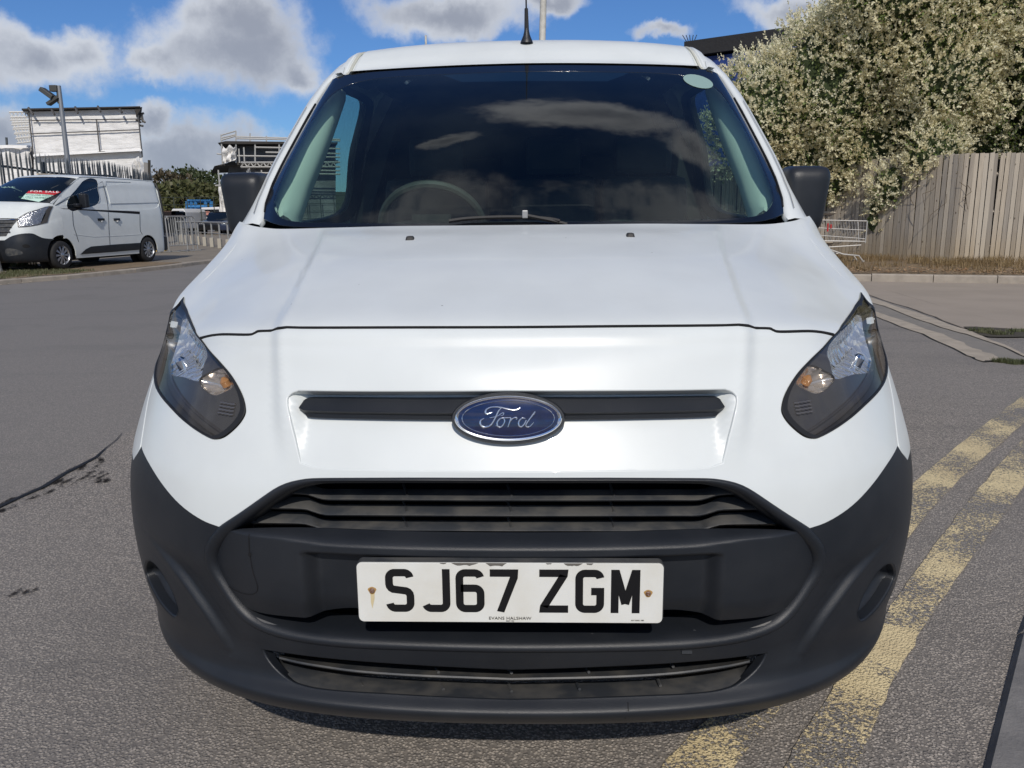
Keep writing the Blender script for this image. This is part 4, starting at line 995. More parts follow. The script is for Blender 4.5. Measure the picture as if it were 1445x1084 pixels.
# seats
for xs in (-.40, .12, .52):
    st = link('seat', None, parent=van); wds = .46 if xs < 0 else .38
    m_ = MB(); m_.box((xs, 2.42, 1.0), (wds, .14, .62), M3=[[1, 0, 0], [0, 1, .18], [0, 0, 1]]); m_.build('backrest', CABIN, st, bevel=.045)
    m_ = MB(); m_.box((xs, 2.50, 1.40), (.25, .09, .17)); m_.tube([(xs - .06, 2.48, 1.26), (xs - .06, 2.49, 1.36)], .007, 6); m_.tube([(xs + .06, 2.48, 1.26), (xs + .06, 2.49, 1.36)], .007, 6); m_.build('headrest', CABIN, st, bevel=.03)
    m_ = MB(); m_.box((xs, 2.2, .68), (wds, .48, .16)); m_.build('cushion', CABIN, st, bevel=.04)
# wipers and washer jets
def wsP(px, py, h=.012):
    u = WS.trace(px, py); return WS.pos(np.array(u[0]), np.array(u[1]), h)
for pts in ([(634, 317), (660, 313.5), (700, 311.5), (742, 311.5), (775, 314), (790, 317)],):
    wp = link('wiper', None, parent=van)
    MB().tube([wsP(*p) for p in spline(pts, False, 3)], .006, 6).build('wiper_blade', SEAL, wp, smooth=True)
    MB().box(wsP(741, 311, .022), (.016, .02, .022)).build('wiper_joint', mat('scuffed_metal', (.30, .30, .30), .5, metal=.5), wp, bevel=.003)
    MB().tube([wsP(742, 312, .02), wsP(775, 315.5, .012), wsP(800, 318.5, .004)], .006, 6).build('wiper_arm', SEAL, wp, smooth=True)
for px, py in ((578.5, 339), (889.5, 334.5)):
    P_ = S0.hit(px, py + 4); m_ = MB(); m_.box(P_ + [0, .006, .007], (.026, .034, .02), taper=.62); m_.build('washer_jet', SEAL, van, bevel=.004)
# white pillar foot covers beside the glass
# wheels
def wheel(cx_, cy_, cz_, side_, parent, r=.315, wd=.20, name='wheel'):
    w_ = link(name, None, parent=parent)
    s = side_; prof = [(r * .66, -wd / 2), (r * .9, -wd / 2), (r * .985, -wd * .40), (r, -wd * .25), (r, wd * .25), (r * .985, wd * .40), (r * .9, wd / 2), (r * .66, wd / 2)]
    m_ = MB(); m_.lathe(prof, (cx_, cy_, cz_), 'x', 40); m_.build('tyre', TYRE, w_, smooth=True, ang=50)
    m_ = MB(); o = s * wd * .42
    m_.lathe([(r * .67, s * wd / 2), (r * .65, o), (r * .60, o - s * .015)], (cx_, cy_, cz_), 'x', 40)
    m_.lathe([(r * .17, o + s * .004), (r * .12, o + s * .012), (.001, o + s * .014)], (cx_, cy_, cz_), 'x', 20)
    for k in range(10):
        a = 2 * math.pi * k / 10; c_, s_ = math.cos(a), math.sin(a)
        def q(rad, w2, xx): return (cx_ + xx, cy_ + rad * c_ - w2 * s_, cz_ + rad * s_ + w2 * c_)
        i0, i1 = r * .15, r * .63; a0, a1 = r * .035, r * .085
        m_.add([q(i0, -a0, o + s * .006), q(i0, a0, o + s * .006), q(i1, a1, o), q(i1, -a1, o), q(i0, -a0, o - s * .02), q(i0, a0, o - s * .02), q(i1, a1, o - s * .02), q(i1, -a1, o - s * .02)], [(0, 1, 2, 3), (0, 4, 5, 1), (1, 5, 6, 2), (2, 6, 7, 3), (3, 7, 4, 0)])
    m_.build('wheel_trim', RIM, w_, smooth=True, ang=30)
    m_ = MB(); m_.lathe([(r * .64, o - s * .025), (.01, o - s * .03)], (cx_, cy_, cz_), 'x', 24); m_.build('brake_disc', mat('brake_shadow_metal', (.03, .03, .03), .6, metal=.5), w_)
    return w_
for s_ in (1, -1):
    for y_ in (.90, 3.56): wheel(s_ * .80, y_, .315, s_, van)
# ================================================================== ground
def v2(p): return (float(p[0]), float(p[1]))
def gp(pts, z=0.0): return [v2(at(px, py, z=z)) for px, py in pts]
def asphalt_nodes(nt, tone=1.0):
    tc = nt('ShaderNodeTexCoord').outputs['Object']
    v1 = nt('ShaderNodeTexVoronoi', {'Vector': tc, 'Scale': 140.0}); v2_ = nt('ShaderNodeTexVoronoi', {'Vector': tc, 'Scale': 260.0})
    rnd = nt('ShaderNodeSeparateColor', {0: v1.outputs['Color']}).outputs[0]; rnd2 = nt('ShaderNodeSeparateColor', {0: v2_.outputs['Color']}).outputs[1]
    stone = nt.mix(nt.ramp(rnd, .1, .95, smooth=False), (.20 * tone, .184 * tone, .168 * tone), (.40 * tone, .36 * tone, .315 * tone))
    stone = nt.mix(nt.math('MULTIPLY', nt.ramp(rnd2, .93, .97), .65), stone, (.60, .55, .48))
    gap = nt.ramp(v1.outputs['Distance'], .30, .62)
    col = nt.mix(nt.math('MULTIPLY', gap, .62), stone, (.075, .070, .066))
    big = nt.noise(tc, .55, 5, .6); mid = nt.noise(tc, 7.0, 5, .65)
    col = nt.mix(nt.ramp(big, .35, .7, 0, .35), col, (.20, .188, .176))
    col = nt.mix(nt.ramp(mid, .58, .78, 0, .30), col, (.10, .095, .09))
    h = nt.math('SUBTRACT', nt.math('MULTIPLY', nt.noise(tc, 150, 3), .4), gap)
    return tc, col, h, v1
m = bpy.data.materials.new('worn_asphalt'); m.use_nodes = True; nt = NT(m.node_tree); bs = m.node_tree.nodes['Principled BSDF']
tc, col, h, _ = asphalt_nodes(nt)
# older, smoother and greyer surface beyond a resurfacing joint to the left
sx = nt('ShaderNodeSeparateXYZ', {0: tc}); wob = nt.math('MULTIPLY', nt.math('SUBTRACT', nt.noise(tc, 3.0, 5), .5), .10)
side_ = nt.ramp(nt.math('ADD', nt.math('ADD', sx.outputs[0], wob), nt.math('MULTIPLY', nt.math('SUBTRACT', sx.outputs[1], 2.0), .06)), -2.10, -2.16)
col = nt.mix(nt.math('MULTIPLY', side_, .45), col, (.175, .168, .160))
far_ = nt.ramp(sx.outputs[1], 2.0, 9.0); col = nt.mix(nt.math('MULTIPLY', far_, .55), col, (.168, .162, .155))
strk = nt.noise(nt('ShaderNodeMapping', {0: tc, 3: (.16, 1.6, 1.0), 2: (0, 0, R(-18))}).outputs[0], 1.4, 5, .6)
col = nt.mix(nt.ramp(strk, .52, .70, 0, .25), col, (.105, .103, .101))
col = nt.mix(1.0, col, (1.16, 1.14, 1.115), 'MULTIPLY')
bl_ = nt.noise(tc, .9, 6, .62); col = nt.mix(nt.ramp(bl_, .52, .62, 0, .20), col, (.13, .12, .112))
nt.l.new(col, bs.inputs['Base Color']); bs.inputs['Roughness'].default_value = .82; bs.inputs['Specular IOR Level'].default_value = .35
nt.l.new(nt('ShaderNodeBump', {'Height': h, 'Distance': .0017}).outputs[0], bs.inputs['Normal']); ROAD = m
g_ = MB(); g_.add([(-400, -200, 0), (400, -200, 0), (400, 900, 0), (-400, 900, 0)], [(0, 1, 2, 3)]); link('road', mesh('road', g_.V, g_.F), ROAD, kind='structure')

m = bpy.data.materials.new('worn_yellow_paint'); m.use_nodes = True; nt = NT(m.node_tree); bs = m.node_tree.nodes['Principled BSDF']
tc, col, h, vv = asphalt_nodes(nt)
wear = nt.noise(tc, 125, 4, .62); patch = nt.noise(tc, 2.6, 3, .5)
thr = nt.math('ADD', wear, nt.math('MULTIPLY', nt.math('SUBTRACT', patch, .5), .75))
px_ = nt('ShaderNodeVectorMath', {0: tc, 1: (1.02, .74, 0)}, operation='DISTANCE').outputs['Value']; thr = nt.math('ADD', thr, nt.math('MULTIPLY', nt.ramp(nt.math('ADD', px_, nt.math('MULTIPLY', patch, .10)), .19, .14), .35))
solid = nt.ramp(thr, .488, .53)
yel = nt.mix(nt.ramp(nt.noise(tc, 6, 5), .35, .7), (.72, .59, .34), (.62, .50, .29))
yel = nt.mix(nt.ramp(nt.noise(tc, 40, 4), .55, .75, 0, .5), yel, (.30, .25, .15))
nt.l.new(nt.mix(solid, col, yel), bs.inputs['Base Color']); bs.inputs['Roughness'].default_value = .75
nt.l.new(nt('ShaderNodeBump', {'Height': nt.math('ADD', nt.math('MULTIPLY', h, .5), nt.math('MULTIPLY', solid, .5)), 'Distance': .004}).outputs[0], bs.inputs['Normal']); YEL = m
def line_strip(name, L, Rr, z, mt, **kw):
    L = [np.array(p) for p in spline(L, False, 8)]; Rr = [np.array(p) for p in spline(Rr, False, 8)]
    m_ = MB(); jit = lambda: rng.normal(0, .003)
    m_.grid(np.array([[(l[0] + jit(), l[1], z) for l in L], [(r[0] + jit(), r[1], z) for r in Rr]]), flip=True); return link(name, mesh(name, m_.V, m_.F), mt, kind='structure', **kw)
inL = [(.30, -.40), (.42, -.05), (.57, .25), (.74, .50), (.99, .84), (1.31, 1.27), (1.90, 2.04), (2.50, 2.78), (3.4, 3.85), (4.2, 4.75)]
inR = [(.42, -.46), (.55, -.09), (.70, .22), (.88, .50), (1.12, .84), (1.42, 1.22), (2.00, 1.94), (2.59, 2.66), (3.49, 3.74), (4.3, 4.65)]
line_strip('road_marking', inL, inR, .004, YEL)
outL = [(-.16, -.40), (.06, -.02), (.30, .24), (.52, .53), (.84, .98), (1.17, 1.46), (1.70, 2.16), (2.55, 3.18), (3.07, 3.78), (3.75, 4.60)]
outR = [(-.05, -.46), (.17, -.09), (.42, .20), (.64, .49), (.95, .92), (1.28, 1.38), (1.80, 2.06), (2.64, 3.05), (3.15, 3.66), (3.84, 4.50)]
line_strip('road_marking', outL, outR, .004, YEL)

# resurfacing joint with an oily stain
STAIN = bpy.data.materials.new('oil_stain'); STAIN.use_nodes = True; nt = NT(STAIN.node_tree); STAIN.node_tree.nodes.clear()
tc = nt('ShaderNodeTexCoord').outputs['Object']
f_ = nt.ramp(nt.noise(nt('ShaderNodeMapping', {0: tc, 3: (14, 5, 1), 2: (0, 0, R(10))}).outputs[0], 1.8, 7, .7), .50, .60)
nt('ShaderNodeOutputMaterial', {0: nt('ShaderNodeMixShader', {0: nt.math('MULTIPLY', f_, .88), 1: nt('ShaderNodeBsdfTransparent'), 2: nt('ShaderNodeBsdfDiffuse', {0: (.022, .020, .019, 1)})})})
def flat(name, pts, z, mt, n=1, **kw):
    m_ = MB(); m_.add([(p[0], p[1], z) for p in pts], [tuple(range(len(pts)))]); me = mesh(name, m_.V, m_.F)
    if me.polygons[0].normal.z < 0: me.flip_normals()
    kw.setdefault('kind', 'structure'); return link(name, me, mt, **kw)
flat('tar_stain', spline(gp([(0, 712), (50, 688), (100, 662), (138, 646), (152, 652), (140, 662), (158, 672), (150, 682), (110, 684), (60, 702), (10, 722), (-40, 740)]), True, 3), .005, STAIN)
flat('tar_stain', spline(gp([(5, 838), (25, 832), (62, 829), (60, 836), (30, 841), (10, 844)]), True, 3), .005, STAIN)
m_ = MB(); cr_ = gp([(-60, 745), (0, 716), (30, 702), (62, 688), (92, 669), (112, 659), (136, 646), (150, 633), (162, 624), (172, 613)]); wds = [.012, .012, .010, .012, .010, .011, .008, .003, .002, .001]
V = []; 
for i, (p, wd_) in enumerate(zip(cr_, wds)): V += [(p[0] - wd_, p[1], .006), (p[0] + wd_, p[1] + rng.normal(0, .004), .006)]
m_.add(V, [(2 * i, 2 * i + 1, 2 * i + 3, 2 * i + 2) for i in range(len(cr_) - 1)]); m_.build('road_joint', mat('tar', (.012, .012, .012), .7), kind='structure')

# kerb stones
KERB = mat('kerb_concrete', (.36, .315, .26), .9, bump=.002, bscale=90, var=.6, vscale=5, var_col=(.22, .195, .165), detail=9)
def kerb(name, pts, h, wd, L, mt, side, label=None, z0=0.0, **kw):
    """a row of kerb stones along a line; every stone is its own piece"""
    root = link(name, None, kind='structure'); P = np.array([(p[0], p[1]) for p in pts]); s_ = np.concatenate([[0], np.cumsum(np.linalg.norm(np.diff(P, axis=0), axis=1))]); n = int(s_[-1] / L)
    for i in range(n):
        a, b = i * L + .006, (i + 1) * L - .006; q = [np.array([np.interp(t, s_, P[:, 0]), np.interp(t, s_, P[:, 1])]) for t in (a, b)]
        d = q[1] - q[0]; d /= np.linalg.norm(d); nn = np.array([-d[1], d[0]]) * side; hj = h + rng.normal(0, .003); off_ = rng.normal(0, .003)
        m_ = MB(); pr = [(off_, z0 - .05), (off_ + .004, z0 + hj - .018), (off_ + .018, z0 + hj), (wd, z0 + hj), (wd, z0 - .05)]
        m_.add([(*(q[0] + nn * u), z) for u, z in pr] + [(*(q[1] + nn * u), z) for u, z in pr], [tuple(range(5)), tuple(range(9, 4, -1))] + [(k, k + 5, (k + 1) % 5 + 5, (k + 1) % 5) for k in range(5)])
        m_.build('kerb_stone', mt, root)
    return root
# near kerb at the bottom right
kerb('kerb', [(-.20, -1.44), (.98, .26), (1.07, .39), (1.255, .66), (1.46, .95), (1.92, 1.55), (2.6, 2.35), (3.5, 3.3), (4.6, 4.3)], .020, .15, .914, mat('kerb_grey', (.15, .145, .142), .9, bump=.0025, bscale=110, var=.5, vscale=8, var_col=(.27, .255, .24), detail=9), -1)
PAVE = mat('pavement_tarmac', (.13, .125, .12), .9, bump=.003, bscale=120, var=.5, vscale=20, var_col=(.2, .19, .175), detail=9)
kin = [(-.20, -1.44), (.98, .26), (1.07, .39), (1.255, .66), (1.46, .95), (1.92, 1.55), (2.6, 2.35), (3.5, 3.3), (4.6, 4.3)]
m_ = MB(); n = len(kin); m_.prism([(p[0] + .10, p[1] - .09, 0) for p in kin] + [(9, 3.2, 0), (9, -2, 0), (1.5, -2, 0)], (0, 0, -.05), (0, 0, .022)); m_.build('pavement', PAVE, kind='structure')

# concrete crossover on the right
CONC = mat('apron_concrete', (.33, .28, .23), .9, bump=.002, bscale=120, var=.45, vscale=1.2, var_col=(.25, .215, .175), detail=10)
CONC2 = mat('edging_concrete', (.40, .345, .275), .9, bump=.002, bscale=100, var=.6, vscale=7, var_col=(.27, .235, .19), detail=10)
def rough(L, a=.012, n=5):
    out = []
    for i in range(len(L) - 1):
        p, q = np.array(L[i]), np.array(L[i + 1])
        for t in np.linspace(0, 1, n, endpoint=False): out.append(tuple(p + (q - p) * t + rng.normal(0, a, 2)))
    out.append(L[-1]); return out
e1 = rough(gp([(1200, 409), (1225, 416.5), (1292, 438.5), (1358, 463.5)]))
e2 = rough(gp([(1195, 412), (1226, 420), (1292, 441.5), (1340, 459), (1376, 471), (1445, 499.5), (1520, 530)]))
e3 = rough(gp([(1198, 417), (1256, 437), (1328, 463), (1376, 476), (1441, 502), (1520, 536)]))
e4 = rough(gp([(1190, 420), (1243, 442.5), (1328, 472.5), (1376, 492.5), (1408, 505)]))
e5 = rough(gp([(1188, 426), (1245, 451), (1314, 478), (1364, 502), (1388, 511), (1408, 510)]))
flat('concrete_apron', e1 + [(4.35, 6.35), (4.75, 6.1), (12, 2.5), (14, 9.0), (5.0, 13.2)], .006, CONC)
flat('edging_strip', e2 + e3[::-1], .009, CONC2)
flat('asphalt_strip', e3 + [e4[-1]] + e4[::-1], .003, mat('patch_asphalt', (.20, .185, .165), .85, bump=.002, bscale=140, var=.5, vscale=3, var_col=(.26, .235, .20), detail=9))
flat('edging_strip', e4 + e5[::-1], .007, CONC2)
GAPM = mat('mossy_gap', (.03, .028, .022), .95)
def crack(L, wd_, z=.011):
    m_ = MB(); V = []
    for p in L: k = abs(rng.normal(1, .5)) * wd_; V += [(p[0], p[1] - k, z), (p[0], p[1] + k, z)]
    m_.add(V, [(2 * i, 2 * i + 1, 2 * i + 3, 2 * i + 2) for i in range(len(L) - 1)]); return m_.build('crack', GAPM, kind='structure')
crack(e1, .016); crack(rough(gp([(1205, 399), (1230, 404), (1330, 434), (1443, 465)]), .006), .014); crack(e5, .012, .009); crack(e3, .008)
flat('soil_patch', rough(gp([(1362, 463), (1400, 464), (1446, 466), (1446, 477), (1392, 477), (1374, 470)]), .02, 3), .012, mat('dark_soil', (.06, .052, .038), .95, bump=.01, bscale=40))

def blades(name, spots, hgt, mt, n, wdt=.006, **kw):
    """grass: short bent blades scattered over the spots (x, y, z, rx, ry)"""
    V = []; Fc = []
    for (x, y, z, rx_, ry_) in spots:
        for _ in range(n):
            a = rng.uniform(0, 6.28); r_ = math.sqrt(rng.uniform(0, 1)); px_, py_ = x + rx_ * r_ * math.cos(a), y + ry_ * r_ * math.sin(a)
            h_ = hgt * rng.uniform(.4, 1.2); b_ = rng.uniform(0, 6.28); le = rng.uniform(.1, .7) * h_; dx_, dy_ = math.cos(b_), math.sin(b_); k = len(V); w__ = wdt * rng.uniform(.6, 1.3)
            V += [(px_ - dy_ * w__, py_ + dx_ * w__, z), (px_ + dy_ * w__, py_ - dx_ * w__, z), (px_ + dx_ * le * .4 + dy_ * w__ * .7, py_ + dy_ * le * .4 - dx_ * w__ * .7, z + h_ * .6), (px_ + dx_ * le * .4 - dy_ * w__ * .7, py_ + dy_ * le * .4 + dx_ * w__ * .7, z + h_ * .6), (px_ + dx_ * le, py_ + dy_ * le, z + h_)]
            Fc += [(k, k + 1, k + 2, k + 3), (k + 3, k + 2, k + 4)]
    return link(name, mesh(name, V, Fc), mt, **kw)
GREEN = two_side('weed_green', [(.10, .12, .045), (.15, .15, .07), (.08, .085, .035)]); DRY = two_side('dry_grass', [(.34, .25, .12), (.26, .18, .085), (.20, .13, .06)])
sp = [(*v2(at(px, py, z=.01)), .01, .12, .06) for px, py in ((1384, 467), (1396, 470), (1412, 472), (1436, 468))] + [(*v2(at(px, py, z=.01)), .0, .07, .04) for px, py in ((1412, 509), (1422, 510), (1434, 512), (1443, 511))]
blades('grass', sp, .035, GREEN, 160, .0035, kind='stuff', label='low green weeds growing in the broken edge of the concrete apron', cat='grass')

# verge and far kerb on the right
vk = [v2(at(px, py, z=0)) for px, py in ((1120, 396), (1215, 397.5), (1300, 399), (1445, 401))]
d_ = (np.array(vk[3]) - np.array(vk[1])); d_ /= np.linalg.norm(d_); vk = [tuple(np.array(vk[1]) - d_ * 3.5)] + vk[1:] + [tuple(np.array(vk[3]) + d_ * 4)]
kerb('kerb', vk, .125, .14, .914, KERB, 1)
SOIL = mat('dry_verge_soil', (.17, .125, .08), .95, bump=.02, bscale=18, var=.7, vscale=6, var_col=(.26, .19, .11), detail=10)
fb = [v2(at(px, py, z=.16)) for px, py in ((1165, 361), (1219, 363.5), (1280, 366.5), (1345, 369), (1445, 368.5))]
G = []
for t in np.linspace(0, 1, 7):
    G.append([(a[0] * (1 - t) + b[0] * t, a[1] * (1 - t) + b[1] * t, .115 + .05 * t + rng.normal(0, .008)) for a, b in zip([np.array(vk[0]) * (1 - s) + np.array(vk[-1]) * s + [.03, .13] for s in np.linspace(0, 1, 30)], [np.array([np.interp(s, [0, 1], [3.2, 13.5]), np.interp(s, [0, .45, .7, 1], [19.5, 16.3, 16.0, 15.6])]) + [0, .8] for s in np.linspace(0, 1, 30)])])
m_ = MB(); m_.grid(np.array(G)); m_.build('verge', SOIL, smooth=True, kind='structure')
sp = []
for _ in range(260):
    t = rng.uniform(0, 1); x_, y_ = np.interp(t, [0, 1], [5.6, 10.5]), 0; yk = np.interp(x_, [p[0] for p in vk], [p[1] for p in vk]); yf = np.interp(x_, [p[0] for p in fb], [p[1] for p in fb]); u = rng.beta(2.5, 1.2)
    y_ = yk + .2 + (yf - .1 - yk) * u; sp.append((x_, y_, .12 + .04 * u, .16, .10))
blades('dry_grass', sp, .13, DRY, 26, .005, kind='stuff', label='straw coloured dry grass and litter along the foot of the wooden fence', cat='dry grass')
# leaf litter
V = []; Fc = []
for _ in range(1500):
    x_ = rng.uniform(5.2, 10.5); yk = np.interp(x_, [p[0] for p in vk], [p[1] for p in vk]); y_ = yk + .16 + abs(rng.normal(0, .6)); a = rng.uniform(0, 6.28); s_ = rng.uniform(.012, .03); k = len(V); z_ = .135 + rng.uniform(0, .02) + min(.04, (y_ - yk) * .02)
    V += [(x_ + s_ * math.cos(a + q), y_ + s_ * math.sin(a + q), z_ + rng.uniform(0, .012)) for q in (0, 1.6, 3.14, 4.7)]; Fc.append((k, k + 1, k + 2, k + 3))
link('leaf_litter', mesh('leaf_litter', V, Fc), mat('brown_leaf_litter', (.28, .15, .07), .9, var=.8, vscale=9, var_col=(.40, .30, .18)), kind='stuff', label='brown fallen leaves scattered on the verge under the flowering vine', cat='leaf litter')

# ---------------- close boarded fence: each board its own piece
FW = []
for i, (c0, c1) in enumerate((((.40, .35, .28), (.29, .25, .205)), ((.45, .39, .31), (.33, .285, .225)), ((.34, .305, .255), (.24, .21, .18)))):
    m = bpy.data.materials.new('weathered_board'); m.use_nodes = True; nt = NT(m.node_tree); bs = m.node_tree.nodes['Principled BSDF']
    tc = nt('ShaderNodeTexCoord').outputs['Object']; oi = nt('ShaderNodeObjectInfo').outputs['Random']
    sh = nt('ShaderNodeVectorMath', {0: tc, 1: nt('ShaderNodeCombineXYZ', {0: nt.math('MULTIPLY', oi, 40.0), 1: nt.math('MULTIPLY', oi, 17.0), 2: nt.math('MULTIPLY', oi, 23.0)}).outputs[0]}, operation='ADD').outputs[0]
    gr = nt.noise(nt('ShaderNodeMapping', {0: sh, 3: (30, 30, 1.1)}).outputs[0], 2.0, 8, .65)
    c = nt.mix(nt.ramp(gr, .35, .68), c0, c1)
    kn = nt('ShaderNodeTexVoronoi', {'Vector': nt('ShaderNodeMapping', {0: sh, 3: (4, 1, 2.2)}).outputs[0], 'Scale': 1.6}); c = nt.mix(nt.ramp(kn.outputs['Distance'], .10, .05), c, (.07, .05, .035))
    zz_ = nt('ShaderNodeSeparateXYZ', {0: tc}).outputs[2]; c = nt.mix(nt.math('MULTIPLY', nt.ramp(zz_, .75, .0), .45), c, (.33, .235, .115))
    c = nt.mix(nt.ramp(oi, .0, .4, .35, .0), c, (.17, .15, .125)); c = nt.mix(nt.ramp(oi, .6, 1.0, .0, .4), c, (.52, .47, .39))
    nt.l.new(c, bs.inputs['Base Color']); bs.inputs['Roughness'].default_value = .9; nt.l.new(nt('ShaderNodeBump', {'Height': gr, 'Distance': .004}).outputs[0], bs.inputs['Normal']); FW.append(m)
fence = thing('board_fence', 'weathered vertical board fence behind the verge, partly covered by the flowering vine', 'fence', (fb[0][0], fb[0][1], 0))
fline = np.array([(3.6, 18.9)] + fb + [(11.5, 15.5), (13.5, 15.6)]); fs = np.concatenate([[0], np.cumsum(np.linalg.norm(np.diff(fline, axis=0), axis=1))]); pitch = .094
bmeshes = []
for k in range(9):
    m_ = MB(); w2 = pitch * .87 / 2; t_ = .018; hb = 2.04; sk = rng.normal(0, .004)
    m_.add([(-w2, 0, 0), (w2, 0, 0), (w2, t_, 0), (-w2, t_, 0), (-w2 + sk, rng.normal(0, .006), hb), (w2 + sk, rng.normal(0, .006), hb + rng.normal(0, .008)), (w2 + sk, t_, hb), (-w2 + sk, t_, hb)], [(0, 3, 2, 1), (4, 5, 6, 7), (0, 1, 5, 4), (1, 2, 6, 5), (2, 3, 7, 6), (3, 0, 4, 7)])
    me = mesh('board', m_.V, m_.F); me.materials.append(FW[k % 3]); bmeshes.append(me)
nb_ = int(fs[-1] / pitch); base = Vector((fb[0][0], fb[0][1], 0))
def fpos(s): return np.array([np.interp(s, fs, fline[:, 0]), np.interp(s, fs, fline[:, 1])])
for i in range(nb_):
    s = (i + .5) * pitch; p = fpos(s); d = fpos(s + .05) - fpos(s - .05); a = math.atan2(d[1], d[0])
    o = link('board', bmeshes[int(rng.integers(9))], parent=fence); o.location = Vector((p[0], p[1], .145 + rng.normal(0, .006))) - base; o.rotation_euler = (0, rng.normal(0, .004), a + rng.normal(0, .015)); 
for zr_ in (.45, 1.10, 1.80):
    m_ = MB(); m_.tube([np.array([*fpos(s), zr_]) + [.02, .055, 0] - np.array(base) for s in np.linspace(.2, fs[-1] - .2, 18)], .045, 4); m_.build('rail', FW[0], fence)
m_ = MB(); m_.grid(np.array([[np.array([*fpos(s), z]) + [.0, .16, 0] - np.array(base) for s in np.linspace(0, fs[-1], 30)] for z in (.1, .17)])); m_.build('gravel_board', mat('gravel_board_and_gap_dark', (.07, .06, .05), .9), fence)
m_ = MB(); m_.grid(np.array([[np.array([*fpos(s), z]) + [.0, .15, 0] - np.array(base) for s in np.linspace(0, fs[-1], 30)] for z in (.17, 2.1)])); m_.build('backing', MATS['gravel_board_and_gap_dark'], fence)  # sheet added behind the boards; its dark colour stands for shade in the gaps

# ---------------- flowering vine spilling over the fence
def unit(n):
    v = rng.normal(size=(n, 3)); return v / np.linalg.norm(v, axis=1, keepdims=True)
def vblobs(spec): return [(np.array(at(px, py, y=y)), np.array([rx_, ry_, rz_])) for px, py, y, rx_, ry_, rz_ in spec]
def sample_blobs(blobs, n, jitter=.22, seed=3, face=True):
    area = np.array([b[1][0] * b[1][2] + b[1][1] * b[1][2] + b[1][0] * b[1][1] for b in blobs]); pr = area / area.sum(); idx = rng.choice(len(blobs), n, p=pr)
    u = unit(n); C_ = np.array([b[0] for b in blobs])[idx]; Rr = np.array([b[1] for b in blobs])[idx]
    lump = 1 + .10 * np.sin(u[:, 0] * 9 + idx * 2.1) * np.sin(u[:, 2] * 8 + idx) + .06 * np.sin(u[:, 0] * 21 + u[:, 2] * 17 + idx)
    P = C_ + Rr * u * (lump + rng.normal(0, jitter * .35, n) - .04)[:, None]; N = u / Rr; N /= np.linalg.norm(N, axis=1, keepdims=True)
    ok = np.ones(n, bool)
    if face:
        tc_ = CAM - P; tc_ /= np.linalg.norm(tc_, axis=1, keepdims=True); ok &= ((N * tc_).sum(1) > -.35) | (N[:, 2] > .5)
    for b in blobs: ok &= (((P - b[0]) / b[1]) ** 2).sum(1) > .70
    return P[ok], N[ok]
def quads(P, D, S, ln, wd_):
    """leaf quads at P along D with side S"""
    n = len(P); L = (D * ln[:, None]); W_ = (S * wd_[:, None]); V = np.stack([P, P + L * .45 + W_, P + L, P + L * .45 - W_], 1).reshape(-1, 3)
    return V, np.arange(4 * n).reshape(-1, 4)
def fastmesh(name, V, Q):
    me = bpy.data.meshes.new(name); n = len(Q); me.vertices.add(len(V)); me.vertices.foreach_set('co', V.astype(np.float32).ravel()); me.loops.add(4 * n); me.loops.foreach_set('vertex_index', Q.astype(np.int32).ravel())
    me.polygons.add(n); me.polygons.foreach_set('loop_start', np.arange(0, 4 * n, 4, dtype=np.int32)); me.polygons.foreach_set('loop_total', np.full(n, 4, dtype=np.int32)); me.update(calc_edges=True); me.validate(); return me
def norm(v): return v / (np.linalg.norm(v, axis=-1, keepdims=True) + 1e-9)
vine = vblobs([(1090, 150, 17.4, 1.2, .9, 1.1), (1180, 110, 17.0, 1.35, .9, 1.4), (1130, 205, 17.6, 1.1, .6, 1.0), (1240, 190, 17.2, 1.25, .7, 1.2), (1300, 120, 16.8, 1.15, .9, 1.4), (1260, 60, 16.6, 1.4, 1.0, 1.1), (1330, 40, 16.2, 1.35, 1.0, 1.25),
                (1200, 248, 17.35, .87, .34, .60), (1275, 262, 16.2, .66, .30, .48), (1250, 290, 16.5, .40, .22, .34), (1165, 262, 17.8, .5, .25, .38), (1320, 215, 15.75, .58, .34, .62), (1420, 60, 16.6, 1.6, 1.0, 1.6), (1430, 175, 16.4, 1.3, .6, .9), (1410, -40, 15.8, 1.7, 1.0, 1.2), (1500, 90, 15.6, 1.2, 1.1, 2.0), (1275, -10, 15.9, 1.2, .9, .8),
                (1235, 310, 16.5, .18, .12, .30), (1560, 20, 16.4, 1.7, 1.2, 1.7), (1375, 205, 16.4, .8, .5, .7), (1340, 95, 15.9, .85, .7, 1.1), (1060, 190, 17.8, .9, .6, .9)])
hedge = thing('flowering_vine', 'huge rambling vine smothered in cream blossom spilling over the board fence', 'vine', (7.0, 15.6, .15))
hb_ = np.array([7.0, 15.6, .15])
LEAF = two_side('vine_leaf', [(.13, .20, .045), (.20, .27, .07), (.24, .26, .09)]); BLOS = two_side('cream_blossom', [(.90, .88, .66), (.84, .79, .54), (.72, .62, .40)], sub=.38, scale=1.4)
P, N = sample_blobs(vine, 70000, .30); n = len(P); D = norm(N * .5 + unit(n) * .9 + [0, -.1, -.25]); S_ = norm(np.cross(D, unit(n)))
V, Q = quads(P - N * .05 - hb_, D, S_, rng.uniform(.04, .085, n), rng.uniform(.014, .028, n)); link('foliage', fastmesh('foliage', V, Q), LEAF, hedge, kind='stuff')
P, N = sample_blobs(vine, 56000, .34); nzv = np.sin(P[:, 0] * 2.3 + 1) * np.sin(P[:, 2] * 2.9) + .6 * np.sin(P[:, 0] * 6.1) * np.sin(P[:, 2] * 5.3 + 2)
right_dark = smooth01((P[:, 0] - 8.35) / .5) * smooth01((3.35 - P[:, 2]) / .8)
